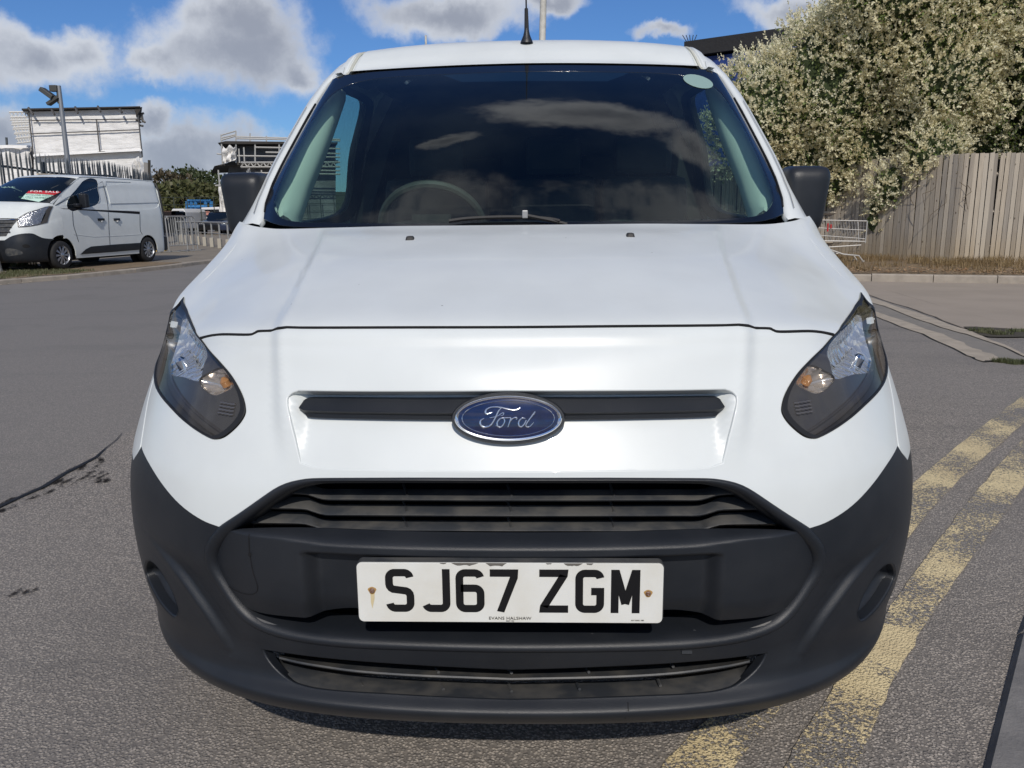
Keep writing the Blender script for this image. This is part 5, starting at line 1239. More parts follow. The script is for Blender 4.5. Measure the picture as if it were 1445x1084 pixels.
keep = (rng.uniform(0, 1, len(P)) < .96 + .24 * nzv - .50 * right_dark) ; P, N = P[keep], N[keep]; n = len(P)
Vs = []; D0 = norm(N * .65 + unit(n) * .50 + [0, -.10, .50]); Ls = rng.uniform(.12, .28, n)
for k in range(9):
    t = .12 + .88 * k / 8; sd_ = norm(np.cross(D0, unit(n))); D_ = norm(D0 * .8 + sd_ * (.85 if k < 8 else .1)); ln = Ls * (.32 - .20 * t) + .014
    Pk = P + D0 * (Ls * t * .85)[:, None]; V, _ = quads(Pk - hb_, D_, norm(np.cross(D_, unit(n))), ln, ln * .26 + .002); Vs.append(V)
V = np.concatenate(Vs); link('blossom', fastmesh('blossom', V, np.arange(len(V)).reshape(-1, 4)), BLOS, hedge, kind='stuff')
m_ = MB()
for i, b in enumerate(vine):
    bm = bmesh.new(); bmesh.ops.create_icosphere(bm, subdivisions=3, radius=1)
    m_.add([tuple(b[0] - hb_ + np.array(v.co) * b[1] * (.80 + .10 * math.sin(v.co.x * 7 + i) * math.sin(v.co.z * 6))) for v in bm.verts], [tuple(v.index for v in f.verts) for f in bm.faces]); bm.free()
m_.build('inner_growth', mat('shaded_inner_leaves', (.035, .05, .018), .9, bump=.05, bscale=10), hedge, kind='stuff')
m_ = MB()
for k in range(9):
    m_ = MB(); p = np.array([rng.uniform(6.6, 8.3), 15.5, rng.uniform(1.4, 1.9)]); pts = [p]
    yfe = np.interp(p[0], [q[0] for q in fb], [q[1] for q in fb]); p[1] = yfe - .12
    for q in range(4): p = p + [rng.normal(0, .08), rng.normal(0, .02), -rng.uniform(.05, .16)]; pts.append(p)
    m_.tube([q - hb_ for q in pts], .005, 4); m_.build('stem', mat('vine_stem', (.12, .09, .06), .9), hedge)

# dark roofed building with blue sheeting behind the vine
bb = thing('blue_sheeted_building', 'building with dark flat roof edge and blue sheeting showing above the vine', 'building', tuple(at(1050, 90, y=26)[:2]) + (0,))
o_ = np.array(bb.location); a = at(968, 62, y=26); b = at(1150, 32, y=24); 
m_ = MB(); m_.prism([(a[0], a[1], 0), (b[0], b[1], 0), (b[0] + 1.5, b[1] + 6, 0), (a[0] + 1.5, a[1] + 6, 0)] - o_, (0, 0, 0), (0, 0, a[2] - .45)); m_.build('wall', mat('blue_sheeting', (.025, .06, .26), .45, bump=.02, bscale=2.5, var=.4, vscale=2), bb)
m_ = MB(); t0 = [(a[0] - .1, a[1] - .25, a[2] - .42), (b[0] + .5, b[1] - .25, b[2] - .42), (b[0] + .5, b[1] - .25, b[2]), (a[0] - .1, a[1] - .25, a[2] + .02)]; m_.prism(np.array(t0) - o_, (0, 0, 0), (1.0, 5, 0)); m_.build('roof', mat('bitumen_roof', (.018, .018, .02), .8, bump=.02, bscale=6), bb)
m_ = MB()
for k in range(5): m_.tube([a - o_ + [.05 * k, -.2, 0], a - o_ + [.05 * k - .15 + .06 * k, -.2, .22]], .012, 4)
m_.build('bird_spike', mat('spike_metal', (.04, .04, .04), .5), bb)
# two masts showing over the van roof
for (px, y_, r0, lab) in ((757, 30, .11, 'tall off-white mast rising behind the van roof beside its aerial'), (601, 40, .05, 'short thin pale pole tip showing above the van roof left of the aerial')):
    p = at(px, 60, y=y_); t_ = thing('mast', lab, 'mast', (p[0], p[1], 0)); hgt = 12.0 if r0 > .1 else float(at(px, 50, y=y_)[2])
    m_ = MB(); m_.tube([(0, 0, 0), (0.35 if r0 > .1 else 0, 0, hgt)], [r0 * 1.2, r0], 12); m_.build('pole', mat('mast_paint', (.62, .60, .54), .6, var=.3, vscale=4), t_, smooth=True)
    m_ = MB(); m_.box((0, 0, .03), (.5, .5, .06)); m_.build('base_plate', mat('mast_base', (.2, .2, .2), .6), t_, bevel=.01)

# ---------------- shopping trolley on the verge
tr_ = at(1196, 352, z=.75); ty = 15.0; c0 = at(1160, 310, y=14.6); t0 = thing('shopping_trolley', 'abandoned wire shopping trolley standing on the verge against the board fence', 'trolley', (6.9, 15.3, .13))
def T(px, py, y=15.3): return at(px, py, y=y) - np.array(t0.location)
WIRE = mat('trolley_wire', (.55, .53, .49), .35, metal=.5); REDP = mat('red_plastic', (.40, .03, .03), .4)
def frame3(a, b, dpt): return [a, b, b + [0, dpt, 0], a + [0, dpt, 0], a]
m_ = MB()
lines = [((1120, 310), (1223, 312)), ((1120, 320), (1220, 325)), ((1125, 330), (1220, 337)), ((1130, 340), (1222, 341))]
for i, (a, b) in enumerate(lines):
    p, q = T(*a), T(*b); m_.tube(frame3(p, q, .48 - .05 * i), .011 if i == 0 else .009, 6, False)
m_.build('basket_rim', WIRE, t0, smooth=True)
m_ = MB()
for i in range(26):
    f_ = i / 25; p = T(1120 + 103 * f_, 310 + 2 * f_); q = T(1130 + 92 * f_, 341)
    m_.tube([p, q], .0028, 4); m_.tube([p + [0, .48, 0], q + [0, .33, 0]], .0028, 4); m_.tube([q, q + [0, .33, 0]], .0028, 4)
for i in range(5): p, q = T(1222, 313 + 7 * i), T(1222, 313 + 7 * i) + [0, .42, 0]; m_.tube([p, q], .003, 4)
m_.tube([T(1224, 312), T(1221, 343)], .012, 6); m_.tube([T(1224, 312) + [0, .48, 0], T(1221, 343) + [0, .34, 0]], .012, 6)
m_.build('basket_mesh', WIRE, t0)
m_ = MB(); m_.tube([T(1170, 352), T(1190, 359), T(1212, 361), T(1219, 371)], .016, 8); m_.tube([T(1170, 352) + [0, .4, 0], T(1190, 359) + [0, .4, 0], T(1212, 361) + [0, .3, 0], T(1219, 371) + [0, .3, 0]], .016, 8); m_.tube([T(1120, 352), T(1215, 346)], .012, 6); m_.tube([T(1150, 356), T(1150, 356) + [0, .4, 0]], .012, 6); m_.tube([T(1208, 361), T(1208, 361) + [0, .3, 0]], .014, 6); m_.tube([T(1120, 372), T(1140, 350), T(1170, 352)], .014, 6)
m_.build('chassis', WIRE, t0, smooth=True)
m_ = MB(); p = T(1168, 321); m_.box(p + [0, 0, 0], (.03, .03, .16)); m_.box(p + [.06, 0, .02], (.03, .03, .08)); m_.build('red_clip', REDP, t0, bevel=.004)
for (px, py, dy) in ((1218, 373, 0), (1213, 372, .3), (1128, 376, 0), (1128, 374, .4)):
    c = T(px, py) + [0, dy, 0]; w_ = link('castor', None, parent=t0); MB().lathe([(.001, -.012), (.05, -.012), (.056, -.006), (.056, .006), (.05, .012), (.001, .012)], tuple(c), 'y', 18).build('wheel', TYRE, w_, smooth=True, ang=40)
    MB().box(c + [0, 0, .04], (.03, .045, .07)).build('fork', WIRE, w_)
# ---------------- left side: kerb, verge, pavement
lk = [v2(at(px, py, z=0)) for px, py in ((0, 402), (100, 394), (200, 384), (270, 375.5), (290, 372))]
d_ = np.array(lk[-1]) - np.array(lk[0]); d_ /= np.linalg.norm(d_); lk = [tuple(np.array(lk[0]) - d_ * 6)] + lk + [tuple(np.array(lk[-1]) + d_ * 4.5 + [.5, 0])]
kerb('kerb', lk, .085, .15, .914, KERB, 1)
nl = np.array([-d_[1], d_[0]]); inn = [tuple(np.array(p) + nl * .13) for p in lk]
PATH = mat('beige_path', (.24, .205, .16), .9, bump=.004, bscale=60, var=.6, vscale=2, var_col=(.17, .15, .12), detail=9)
m_ = MB(); m_.prism([(p[0], p[1], 0) for p in inn] + [(inn[-1][0] - 1, 60, 0), (-60, 60, 0), (-60, 5, 0)], (0, 0, -.05), (0, 0, .08)); m_.build('pavement', PATH, kind='structure')
flat('verge_soil', rough([tuple(np.array(p) + nl * .2) for p in lk[:5]] + [tuple(np.array(lk[4]) + nl * 2.4 + [-.6, .2]), (-13.5, 17.5), (-17, 15), (-15, 9)], .05, 4), .088, SOIL)
sp = []
for _ in range(150):
    t = rng.uniform(-.25, .75); p = np.array(lk[1]) * (1 - t) + np.array(lk[3]) * t + nl * rng.uniform(.25, 2.2); sp.append((p[0], p[1], .085, .22, .22))
blades('grass', sp, .055, GREEN, 40, .006, kind='stuff', label='rough green grass on the verge around the wheels of the van for sale', cat='grass')
sp = [(*np.array(at(px, 376, z=.09))[:2] , .085, .28, .22) for px in (8, 22, 36)]
blades('tall_weeds', [(s[0], s[1], s[2], s[3], s[4]) for s in sp], .28, GREEN, 130, .008, kind='stuff', label='clump of taller weeds at the foot of the grey post on the left', cat='weeds')
V = []; Fc = []
for _ in range(70):
    t = rng.uniform(-.1, 1.0); p = np.array(lk[1]) * (1 - t) + np.array(lk[4]) * t - nl * rng.uniform(.02, .16) ; a = rng.uniform(0, 6.28); s_ = rng.uniform(.01, .03); k = len(V)
    V += [(p[0] + s_ * math.cos(a + q), p[1] + s_ * math.sin(a + q), .006 + rng.uniform(0, .012)) for q in (0, 1.6, 3.14, 4.7)]; Fc.append((k, k + 1, k + 2, k + 3))
link('litter', mesh('litter', V, Fc), mat('pale_litter', (.55, .48, .38), .8), kind='stuff', label='specks of pale litter lying in the gutter along the left kerb', cat='litter')

# ---------------- second van, for sale
VO = at(90, 380, z=.09); VO[2] = 0; ve = np.array([.17401, .98474, 0]); vn = np.array([.98474, -.17401, 0]); VW = .975
def vw(s, w_, z): return VO + ve * s + vn * (w_ - VW) + np.array([0, 0, z])
van2 = thing('panel_van', 'white panel van on the left verge with a for sale notice in its windscreen', 'van', tuple(vw(0, 0, .085)), 0)
v2o = np.array(van2.location)
X2 = (np.eye(3), -v2o)
wcol = np.array([0, .30, .55, .70, .82, .90, .945, .965, .975]); sf = np.array([-.86, -.85, -.81, -.745, -.63, -.45, -.25, -.08, .12])
rf = []
for z, ds, wsc in ((.27, .05, .97), (.34, .0, .99), (.50, -.02, 1), (.66, -.02, 1), (.80, .0, 1), (.93, .02, 1), (1.05, .05, .995), (1.13, .09, .985)):
    rf.append([(s_ + ds * (1 - smooth01(np.array((k - 5) / 3))), w_ * (wsc if k < 8 else 1), z) for k, (s_, w_) in enumerate(zip(sf, wcol))])
base_s = np.array([-.40, -.38, -.33, -.26, -.16, -.05, .04, .09, .14]); base_z = np.array([1.51, 1.508, 1.50, 1.49, 1.48, 1.465, 1.42, 1.32, 1.18]); wb = np.array([0, .30, .55, .72, .83, .905, .94, .96, .97])
top0 = np.array(rf[-1])
for t in (.25, .5, .75, 1.0):
    r = []
    for k in range(9):
        s_ = top0[k, 0] * (1 - t) + base_s[k] * t; z = top0[k, 2] * (1 - t) + base_z[k] * t + (.07 if k < 6 else .03 if k < 7 else 0) * math.sin(math.pi * t) * 1.1; w_ = top0[k, 1] * (1 - t) + wb[k] * t
        r.append((s_, w_, z))
    rf.append(r)
def tow(rows): 
    A = np.array(rows, float); return VO + A[..., :1] * ve + (A[..., 1:2] - VW) * vn + A[..., 2:3] * np.array([0, 0, 1.0])
def full_rows(rows):
    A = np.array(rows, float); B = A[:, 1:][:, ::-1].copy(); B[..., 1] *= -1; return np.concatenate([B, A], 1)
FS = Surf(tow(full_rows(rf))); FS.build_bvh(6)
nvF = len(rf)
def z1(L): return [(.173 * p[0], 220 + .173 * p[1]) + tuple(p[2:]) for p in L]
hl2 = spline(tr(z1([(140, 515, 1), (230, 462), (330, 430), (430, 412, 1), (402, 480), (385, 545, 1), (300, 565), (215, 580), (148, 583, 1)]), FS), True, 3)
hl2m = mirror_u(hl2, 8.0)
gr2 = spline(tr(z1([(-60, 512), (60, 512), (134, 514, 1), (136, 560), (120, 600), (70, 635), (0, 660), (-60, 668)]), FS), False, 3)
gu = max(p[0] for p in gr2) - 8.0; gv = [p[1] for p in gr2]; gtop, gbot = max(gv), min(gv)
gr2 = half_loop([(8.0, gtop), (8 + gu * .6, gtop), (8 + gu, gtop - .05), (8 + gu * .93, gtop - .9), (8 + gu * .6, gbot + .25), (8.0, gbot)], 8.0)
bt = spline(tr(z1([(40, 690), (100, 655), (180, 636), (262, 634), (310, 655), (360, 673), (440, 680)]), FS), False, 3)
bR = [p for p in bt if p[0] < 16]; ub = bR[-1]
archF = []
for a in np.linspace(R(180), R(90), 9):
    s_, z_ = .40 * math.cos(a) + .03, .31 + .085 + .42 * math.sin(a) * .98
    loc, nn_, ii, dd_ = FS.bvh.find_nearest(Vector(vw(s_, .975, z_))); uv = FS.uv_of(ii, loc); archF.append((min(float(uv[0]), 16.0), float(uv[1])))
archF = [p for p in archF if p[0] > 13]
blk = half_loop([(8.0, bR[0][1])] + bR + [(archF[-1][0], archF[-1][1])][:0] + [p for p in archF[::-1] if p[1] < ub[1] and p[0] < ub[0] + 2.5][:] + [(archF[0][0], 0.0), (8.0, 0.0)], 8.0)
wht = half_loop([(8.0, nvF - 1), (16.0, nvF - 1), (16.0, archF[-1][1])] + [p for p in archF[::-1] if p[1] >= ub[1]] + bR[::-1] + [(8.0, bR[0][1])], 8.0)
try: panel('front_body', FS, [wht], WHITE, van2, step=.22, rim=.012, xf=X2, off=-.002)
except Exception as ex: print('front_body', ex)
panel('bumper', FS, [blk], BLACKP, van2, step=.2, rim=.012, xf=X2, off=.012)
panel('grille', FS, [gr2], DARKP, van2, step=.3, rim=.01, xf=X2, off=.010)
for k in range(4):
    v_ = gbot + (gtop - gbot) * (.25 + .22 * k); us = np.linspace(8 - gu * (.75 + .05 * k), 8 + gu * (.75 + .05 * k), 24)
    MB().tube(FS.pos(us, np.full(24, v_), .02) - v2o, .012, 5, True).build('grille_slat', CHROME if k == 3 else DARKP, van2, smooth=True)
for L in (hl2, hl2m):
    h_ = panel('headlight', FS, [L], mat('lamp_silver', (.35, .36, .38), .18, metal=.85, bump=.02, bscale=22), van2, step=.2, rim=.01, xf=X2, off=.006)
    Q = np.array(L); c = Q.mean(0)
    q_ = c + (Q - c) * 1.0; q_ = np.concatenate([q_, q_[:1]]); m_ = MB(); m_.grid(np.stack([FS.pos(q_[:, 0], q_[:, 1], .004), FS.pos(q_[:, 0], q_[:, 1], .010), FS.pos(*(c + (q_ - c) * .93).T, .010)]) - v2o); m_.build('lamp_edge', BEZ, h_, smooth=True)
# dark upper wedge of the near headlight
um_ = np.percentile([p[0] for p in hl2], 62); wd2 = [p for p in hl2 if p[0] > um_]; panel('lamp_bezel', FS, [wd2], BEZ, van2, step=.2, rim=0, xf=X2, off=.011)
fg = spline(tr(z1([(185, 728), (212, 722), (240, 730), (244, 745), (215, 752), (188, 745)]), FS), True, 3); panel('fog_blank', FS, [fg], VOID, van2, step=.2, rim=0, xf=X2, off=.014)
lw = spline(tr(z1([(50, 760), (110, 758), (170, 775), (185, 800), (120, 812), (60, 815)]), FS), True, 3); panel('lower_mesh', FS, [lw], DARKP, van2, step=.2, rim=0, xf=X2, off=.014)
# glass
rg_ = []
wt = np.array([0, .28, .52, .66, .76, .815]); st = np.array([.66, .67, .71, .78, .88, .97]); zt = np.array([2.045, 2.044, 2.04, 2.03, 2.015, 2.0]); wb6 = np.array([0, .30, .55, .72, .83, .905]); sb6 = base_s[:6]; zb6 = base_z[:6]
for t in (0, .33, .66, 1.0):
    rg_.append([(sb6[k] * (1 - t) + st[k] * t - .03 * math.sin(math.pi * t), wb6[k] * (1 - t) + wt[k] * t + .01 * math.sin(math.pi * t), zb6[k] * (1 - t) + zt[k] * t + .025 * math.sin(math.pi * t)) for k in range(6)])
GS = Surf(tow(full_rows(rg_))); GS.build_bvh(6)
DG = mat('dark_van_glass', (.006, .009, .012), .04, coat=0, spec=.9)
U, V_ = np.meshgrid(np.linspace(0, 10, 41), np.linspace(0, 3, 13)); m_ = MB(); m_.grid(GS.base(U, V_) - v2o); w2_ = m_.build('windscreen', DG, van2, smooth=True)
# for sale notice
sg = tr(z1([(235, 288), (497, 296), (442, 368), (172, 352)]), GS); q4 = [GS.pos(np.array(u), np.array(v), .004) for u, v in sg]
def q4p(a, b): return (q4[0] * (1 - a) + q4[1] * a) * (1 - b) + (q4[3] * (1 - a) + q4[2] * a) * b
def sgrid(a0, a1, b0, b1, h=0.0):
    nn_ = np.cross(q4[1] - q4[0], q4[3] - q4[0]); nn_ /= np.linalg.norm(nn_); nn_ *= np.sign(nn_ @ (CAM - q4[0]))
    return [q4p(a0, b0) + nn_ * h - v2o, q4p(a1, b0) + nn_ * h - v2o, q4p(a1, b1) + nn_ * h - v2o, q4p(a0, b1) + nn_ * h - v2o]
def uvg(a, b): A_ = np.array([p[:2] for p in sg]); q = (A_[0] * (1 - a) + A_[1] * a) * (1 - b) + (A_[3] * (1 - a) + A_[2] * a) * b; return GS.pos(np.array(q[0]), np.array(q[1]), .006)
m_ = MB(); m_.grid(np.array([[uvg(a, b) - v2o for a in np.linspace(0, 1, 9)] for b in np.linspace(0, 1, 5)])); nt_ = m_.build('sale_notice', mat('notice_green_white', (.52, .72, .62), .6), van2)
m_ = MB(); m_.grid(np.array([[uvg(a, b) - v2o + (CAM - q4[0]) * .0004 for a in np.linspace(0, 1, 9)] for b in np.linspace(0, .34, 3)])); m_.build('notice_red_band', mat('notice_red', (.50, .03, .04), .6), nt_)
NW = mat('notice_white', (.80, .80, .78), .6); NG = mat('notice_green', (.05, .16, .11), .6)
xd = q4[1] - q4[0]; yd = q4[0] - q4[3]; yd = yd - xd * (yd @ xd) / (xd @ xd); nn_ = np.cross(xd, yd); nn_ /= np.linalg.norm(nn_); nn_ *= np.sign(nn_ @ (CAM - q4[0]))
text_mesh('notice_text', 'FOR SALE', .085, uvg(.5, .17) + nn_ * .022 - v2o, xd, yd, NW, nt_, ext=.001, sx=1.35, spacing=1.1)
text_mesh('notice_text', 'ENQUIRE INSIDE', .055, uvg(.52, .53) + nn_ * .022 - v2o, xd, yd, NG, nt_, ext=.001, sx=1.2)
text_mesh('notice_text', 'OR CALL NUMBER', .055, uvg(.48, .80) + nn_ * .022 - v2o, xd, yd, NG, nt_, ext=.001, sx=1.2)
# pale rounded seat covers behind the glass
for k in range(4):
    pxc = 3.5 + 5.0 * k; L = [(pxc + 1.9 * math.cos(a_), (251.5 if a_ < math.pi else 263) - 2.2 * math.sin(a_)) for a_ in np.linspace(0, 2 * math.pi, 14, endpoint=False)]
    panel('pale_seat_cover', GS, [tr(L, GS)], mat('pale_green_cover', (.22, .36, .32), .8), w2_, off=.004, step=.3, rim=0, xf=X2)
# sides
lv = [(.30, .955), (.45, .972), (.70, .978), (.95, .978), (1.18, .972), (1.30, .962), (1.42, .945), (1.60, .915), (1.80, .872), (1.93, .85), (2.01, .82), (2.06, .79)]
s0z = ([.30, .45, .70, .95, 1.18, 1.30, 1.44, 1.60, 1.80, 1.93, 2.0, 2.06], [.12, .12, .12, .12, .14, .09, -.03, .22, .57, .79, .96, 1.02]); w0z = ([.30, .95, 1.18, 1.30, 1.44, 1.60, 1.80, 1.93, 2.0, 2.06], [.975, .975, .97, .957, .915, .89, .855, .83, .812, .79])
rs = []
for z, xs in lv:
    s0, w0 = float(np.interp(z, *s0z)), float(np.interp(z, *w0z))
    S_ = [s0, s0 + .12, s0 + .35, max(1.2, s0 + .6), 2.0, 2.8, 3.4, 3.60, 3.66]; K = [0, .5, .92, 1, 1, 1, .995, .975, .90]
    rs.append([(s_, w0 * (1 - k) + xs * k if i < 4 else xs * k, z) for i, (s_, k) in enumerate(zip(S_, K))])
SS = Surf(tow(rs)); SS.build_bvh(8); nS = len(lv)
win2 = spline(tr(z1([(740, 182), (690, 198), (622, 272), (545, 398), (560, 435), (600, 452), (690, 428), (800, 390), (806, 300), (800, 230), (785, 195)]), SS), True, 3)
rec2 = spline(tr(z1([(862, 208, 1), (1060, 222), (1262, 236), (1280, 300), (1286, 380), (1262, 430), (1100, 440), (940, 440), (902, 395), (880, 300)]), SS), True, 3)
def arch2(sc, r_):
    out = []
    for a in np.linspace(R(180), R(0), 15):
        loc, nn2, ii, dd_ = SS.bvh.find_nearest(Vector(vw(sc + r_ * math.cos(a), .975, .375 + r_ * math.sin(a)))); uv = SS.uv_of(ii, loc); out.append((float(uv[0]), float(uv[1])))
    return out
ar = arch2(2.93, .36); af = [p for p in arch2(.03, .40) if p[0] > .02]
body = [(0, max(p[1] for p in af[:1]))] + af + [(af[-1][0], 0), (ar[0][0], 0)] + ar + [(ar[-1][0], 0), (8, 0), (8, nS - 1), (0, nS - 1)]
sb_ = panel('side_body', SS, [body, win2, rec2], WHITE, van2, step=.22, rim=.018, xf=X2)
panel('load_bay_panel', SS, [rec2], WHITE, van2, off=-.016, step=.25, rim=0, xf=X2)
dg = panel('door_window', SS, [win2], DG, van2, off=-.004, step=.3, rim=0, xf=X2)
sill = tr(z1([(655, 803, 1), (700, 762), (742, 740), (950, 722), (1143, 710, 1), (1138, 765, 1), (900, 785)]), SS); panel('sill_moulding', SS, [sill], BLACKP, van2, off=.010, step=.3, rim=.01, xf=X2)
slot = tr(z1([(1140, 455), (1322, 455), (1322, 475), (1140, 476)]), SS); panel('door_runner', SS, [slot], VOID, van2, off=.003, step=.3, rim=0, xf=X2)
for L in ([(590, 445), (598, 560), (622, 640), (640, 700)], [(822, 165), (858, 300), (880, 420), (888, 600), (900, 780)], [(1140, 478), (1143, 600), (1160, 640)]):
    uv = tr(spline(z1(L), False, 3), SS); MB().tube([SS.pos(np.array(u[0]), np.array(u[1]), .001) - v2o for u in uv], .006, 4).build('door_gap', SEAL, van2)
MB().tube([SS.pos(np.array(u[0]), np.array(u[1]), .002) - v2o for u in tr(z1([(600, 640), (760, 660), (1000, 650), (1150, 640)]), SS)], .004, 4).build('body_crease', WHITE, van2)
for (x, y) in ((822, 520), (950, 519)):
    u = SS.trace(.173 * x, 220 + .173 * y); p = SS.pos(np.array(u[0]), np.array(u[1]), .012) - v2o; m_ = MB(); m_.box(p, (.035, .20, .055), M3=[[vn[0], ve[0], 0], [vn[1], ve[1], 0], [0, 0, 1]]); m_.build('door_handle', BLACKP, van2, bevel=.012)
    MB().box(p + ve * .01 + vn * .012 + [0, 0, -.04], (.02, .07, .03)).build('handle_cup', NW, van2, bevel=.006)
# far side, roof, rear, mirror
m_ = MB(); A = np.array(rs); A[..., 1] *= -1; m_.grid(tow(A) - v2o); m_.build('side_body', WHITE, van2, smooth=True)
rr_ = []
for s_, z in ((.64, 2.045), (.74, 2.075), (.92, 2.10), (1.3, 2.115), (2.2, 2.115), (3.2, 2.105), (3.55, 2.08), (3.66, 2.02)):
    row = []
    for w_ in (0, .28, .52, .68, .76, .81):
        k = max(0, 1 - (s_ - .64) / .4); row.append((s_ + k * float(np.interp(w_, wt, st - .66)), w_ , z - .055 * (w_ / .81) ** 3))
    rr_.append(row)
RS2 = Surf(tow(full_rows(rr_))); U, V_ = np.meshgrid(np.linspace(0, 10, 41), np.linspace(0, 7, 30)); m_ = MB(); m_.grid(RS2.base(U, V_) - v2o); m_.build('roof', WHITE, van2, smooth=True)
for s_ in (1, -1):
    m_ = MB(); a_ = np.array([(float(np.interp(z, *s0z)), s_ * float(np.interp(z, *w0z)), z) for z in np.linspace(1.44, 2.06, 12)]); b_ = np.array([(sb6[5] * (1 - t) + st[5] * t - .03 * math.sin(math.pi * t) - .012, s_ * (wb6[5] * (1 - t) + wt[5] * t - .03), zb6[5] * (1 - t) + zt[5] * t + .02) for t in np.linspace(0, 1, 12)])
    m_.grid(np.stack([tow(a_[None])[0], tow((a_ * .5 + b_ * .5 + [-.01, s_ * .012, .01])[None])[0], tow(b_[None])[0]]) - v2o); m_.build('windscreen_pillar', WHITE, van2, smooth=True)
m_ = MB(); m_.prism([vw(3.655, w_, z) - v2o for w_, z in ((-.9, .35), (.9, .35), (.93, 1.2), (.86, 1.8), (.7, 2.04), (-.7, 2.04), (-.86, 1.8), (-.93, 1.2))], ve * 0, ve * .03); m_.build('rear_doors', WHITE, van2)
MB().tube([vw(3.69, w_, z) - v2o for w_, z in ((.90, .7), (.94, 1.2), (.88, 1.75), (.80, 1.98), (.6, 2.05))], .022, 6).build('rear_door_seal', SEAL, van2, smooth=True)
m_ = MB(); m_.prism([vw(3.6, w_, z) - v2o for w_, z in ((-.93, .33), (.95, .33), (.96, .68), (-.93, .68))], ve * 0, ve * .14); m_.build('rear_bumper', BLACKP, van2, bevel=.03)
M3v = [[vn[0], ve[0], 0], [vn[1], ve[1], 0], [0, 0, 1]]
m_ = MB(); m_.box(vw(1.5, 0, .30) - v2o, (1.5, 3.6, .10), M3=M3v); m_.build('underbody', VOID, van2)
m_ = MB(); p = at(.173 * 648, 220 + .173 * 372, y=VO[1] + .62) ; u = SS.trace(.173 * 648, 220 + .173 * 372); p = SS.pos(np.array(u[0]), np.array(u[1]), .12) - v2o; m_.box(p, (.19, .12, .30), M3=M3v); m_.box(p - vn * .08 + [0, 0, -.10] - ve * .10, (.14, .22, .08), M3=M3v); m_.build('door_mirror', BLACKP, van2, bevel=.035)
for sc in (.03, 2.93):
    for s_ in (1, -1):
        wc = vw(sc, s_ * .875, .385) - v2o
        before = set(bpy.data.objects); wq = wheel(0, 0, 0, s_, van2, r=.30, wd=.20)
        wq.location = tuple(wc); wq.rotation_euler = (0, 0, math.atan2(-vn[1], vn[0]) * -1)
        m_ = MB(); c_ = vw(sc, s_ * .80, .40) - v2o
        if True: m_.lathe([(.42, -.0), (.40, .0), (.01, .0)], (0, 0, 0), 'x', 28); o_ = m_.build('arch_liner', VOID, van2); o_.location = tuple(vw(sc, s_ * .72, .385) - v2o); o_.rotation_euler = wq.rotation_euler
MB().tube([vw(1.1, -.35, 2.13) - v2o, vw(3.3, -.35, 2.13) - v2o, vw(3.4, -.2, 2.13) - v2o], .025, 6).build('roof_pipe', mat('beige_pipe', (.45, .38, .28), .6), van2)

# grey post at the left edge
p = at(2, 385, z=.085); t_ = thing('bollard_post', 'leaning grey concrete post at the left edge before the van for sale', 'post', (p[0] - .05, p[1], .08))
m_ = MB(); m_.tube([(0, 0, 0), (-.11, .02, .75)], [.075, .065], 10); m_.build('shaft', mat('post_grey', (.22, .22, .215), .8, bump=.004, bscale=30, var=.4, vscale=6), t_, smooth=True)
MB().box((0, 0, .015), (.22, .22, .03)).build('footing', KERB, t_, bevel=.01)

# ---------------- palisade fence
STEEL = mat('galvanised_steel', (.115, .13, .14), .5, metal=.35, var=.4, vscale=6)
pf = [np.array(at(-90, 198, y=18.5)), np.array(at(3, 208, y=20.5)), np.array(at(90, 222, y=22.4)), np.array(at(150, 236, y=26.0)), np.array(at(215, 250, y=34.0))]
pal = thing('palisade_fence', 'grey steel palisade fence with pointed pales behind the van for sale', 'fence', (pf[1][0], pf[1][1], 0)); po = np.array(pal.location)
XY = np.array([p[:2] for p in pf]); ps_ = np.concatenate([[0], np.cumsum(np.linalg.norm(np.diff(XY, axis=0), axis=1))]); ztop = np.array([p[2] for p in pf]); ztop[-1] = 3.0; ztop[-2] = 3.0
def pp(s): return np.array([np.interp(s, ps_, XY[:, 0]), np.interp(s, ps_, XY[:, 1])])
m_ = MB(); w2 = .033; pr = [(-w2, .012), (-.012, -.012), (.012, -.012), (w2, .012)]
Vp = []; 
for z, k in ((0, 1), (2.72, 1), (2.9, .12)): Vp += [(a * k, b * k, z) for a, b in pr]
m_.add(Vp, [(0, 1, 5, 4), (1, 2, 6, 5), (2, 3, 7, 6), (4, 5, 9, 8), (5, 6, 10, 9), (6, 7, 11, 10)]); pme = mesh('pale', m_.V, m_.F); pme.materials.append(STEEL)
s = .05
while s < ps_[-1]:
    p = pp(s); d = pp(s + .05) - pp(s - .05); o = link('pale', pme, parent=pal); o.location = (p[0] - po[0], p[1] - po[1], float(np.interp(s, ps_, ztop)) - 2.9 + rng.normal(0, .008)); o.rotation_euler = (rng.normal(0, .008), rng.normal(0, .006), math.atan2(d[1], d[0])); s += .148
for zr_ in (.35, 2.42):
    m_ = MB(); m_.tube([np.array([*pp(s), float(np.interp(s, ps_, ztop)) - 2.9 + zr_]) + [-.03, .06, 0] - po for s in np.linspace(0, ps_[-1], 24)], .032, 4); m_.build('rail', STEEL, pal)
for s in np.arange(.5, ps_[-1], 2.75):
    p = pp(s); m_ = MB(); m_.box(np.array([p[0] - .06, p[1] + .10, 1.35]) - po, (.06, .10, 2.7)); m_.build('post', STEEL, pal)

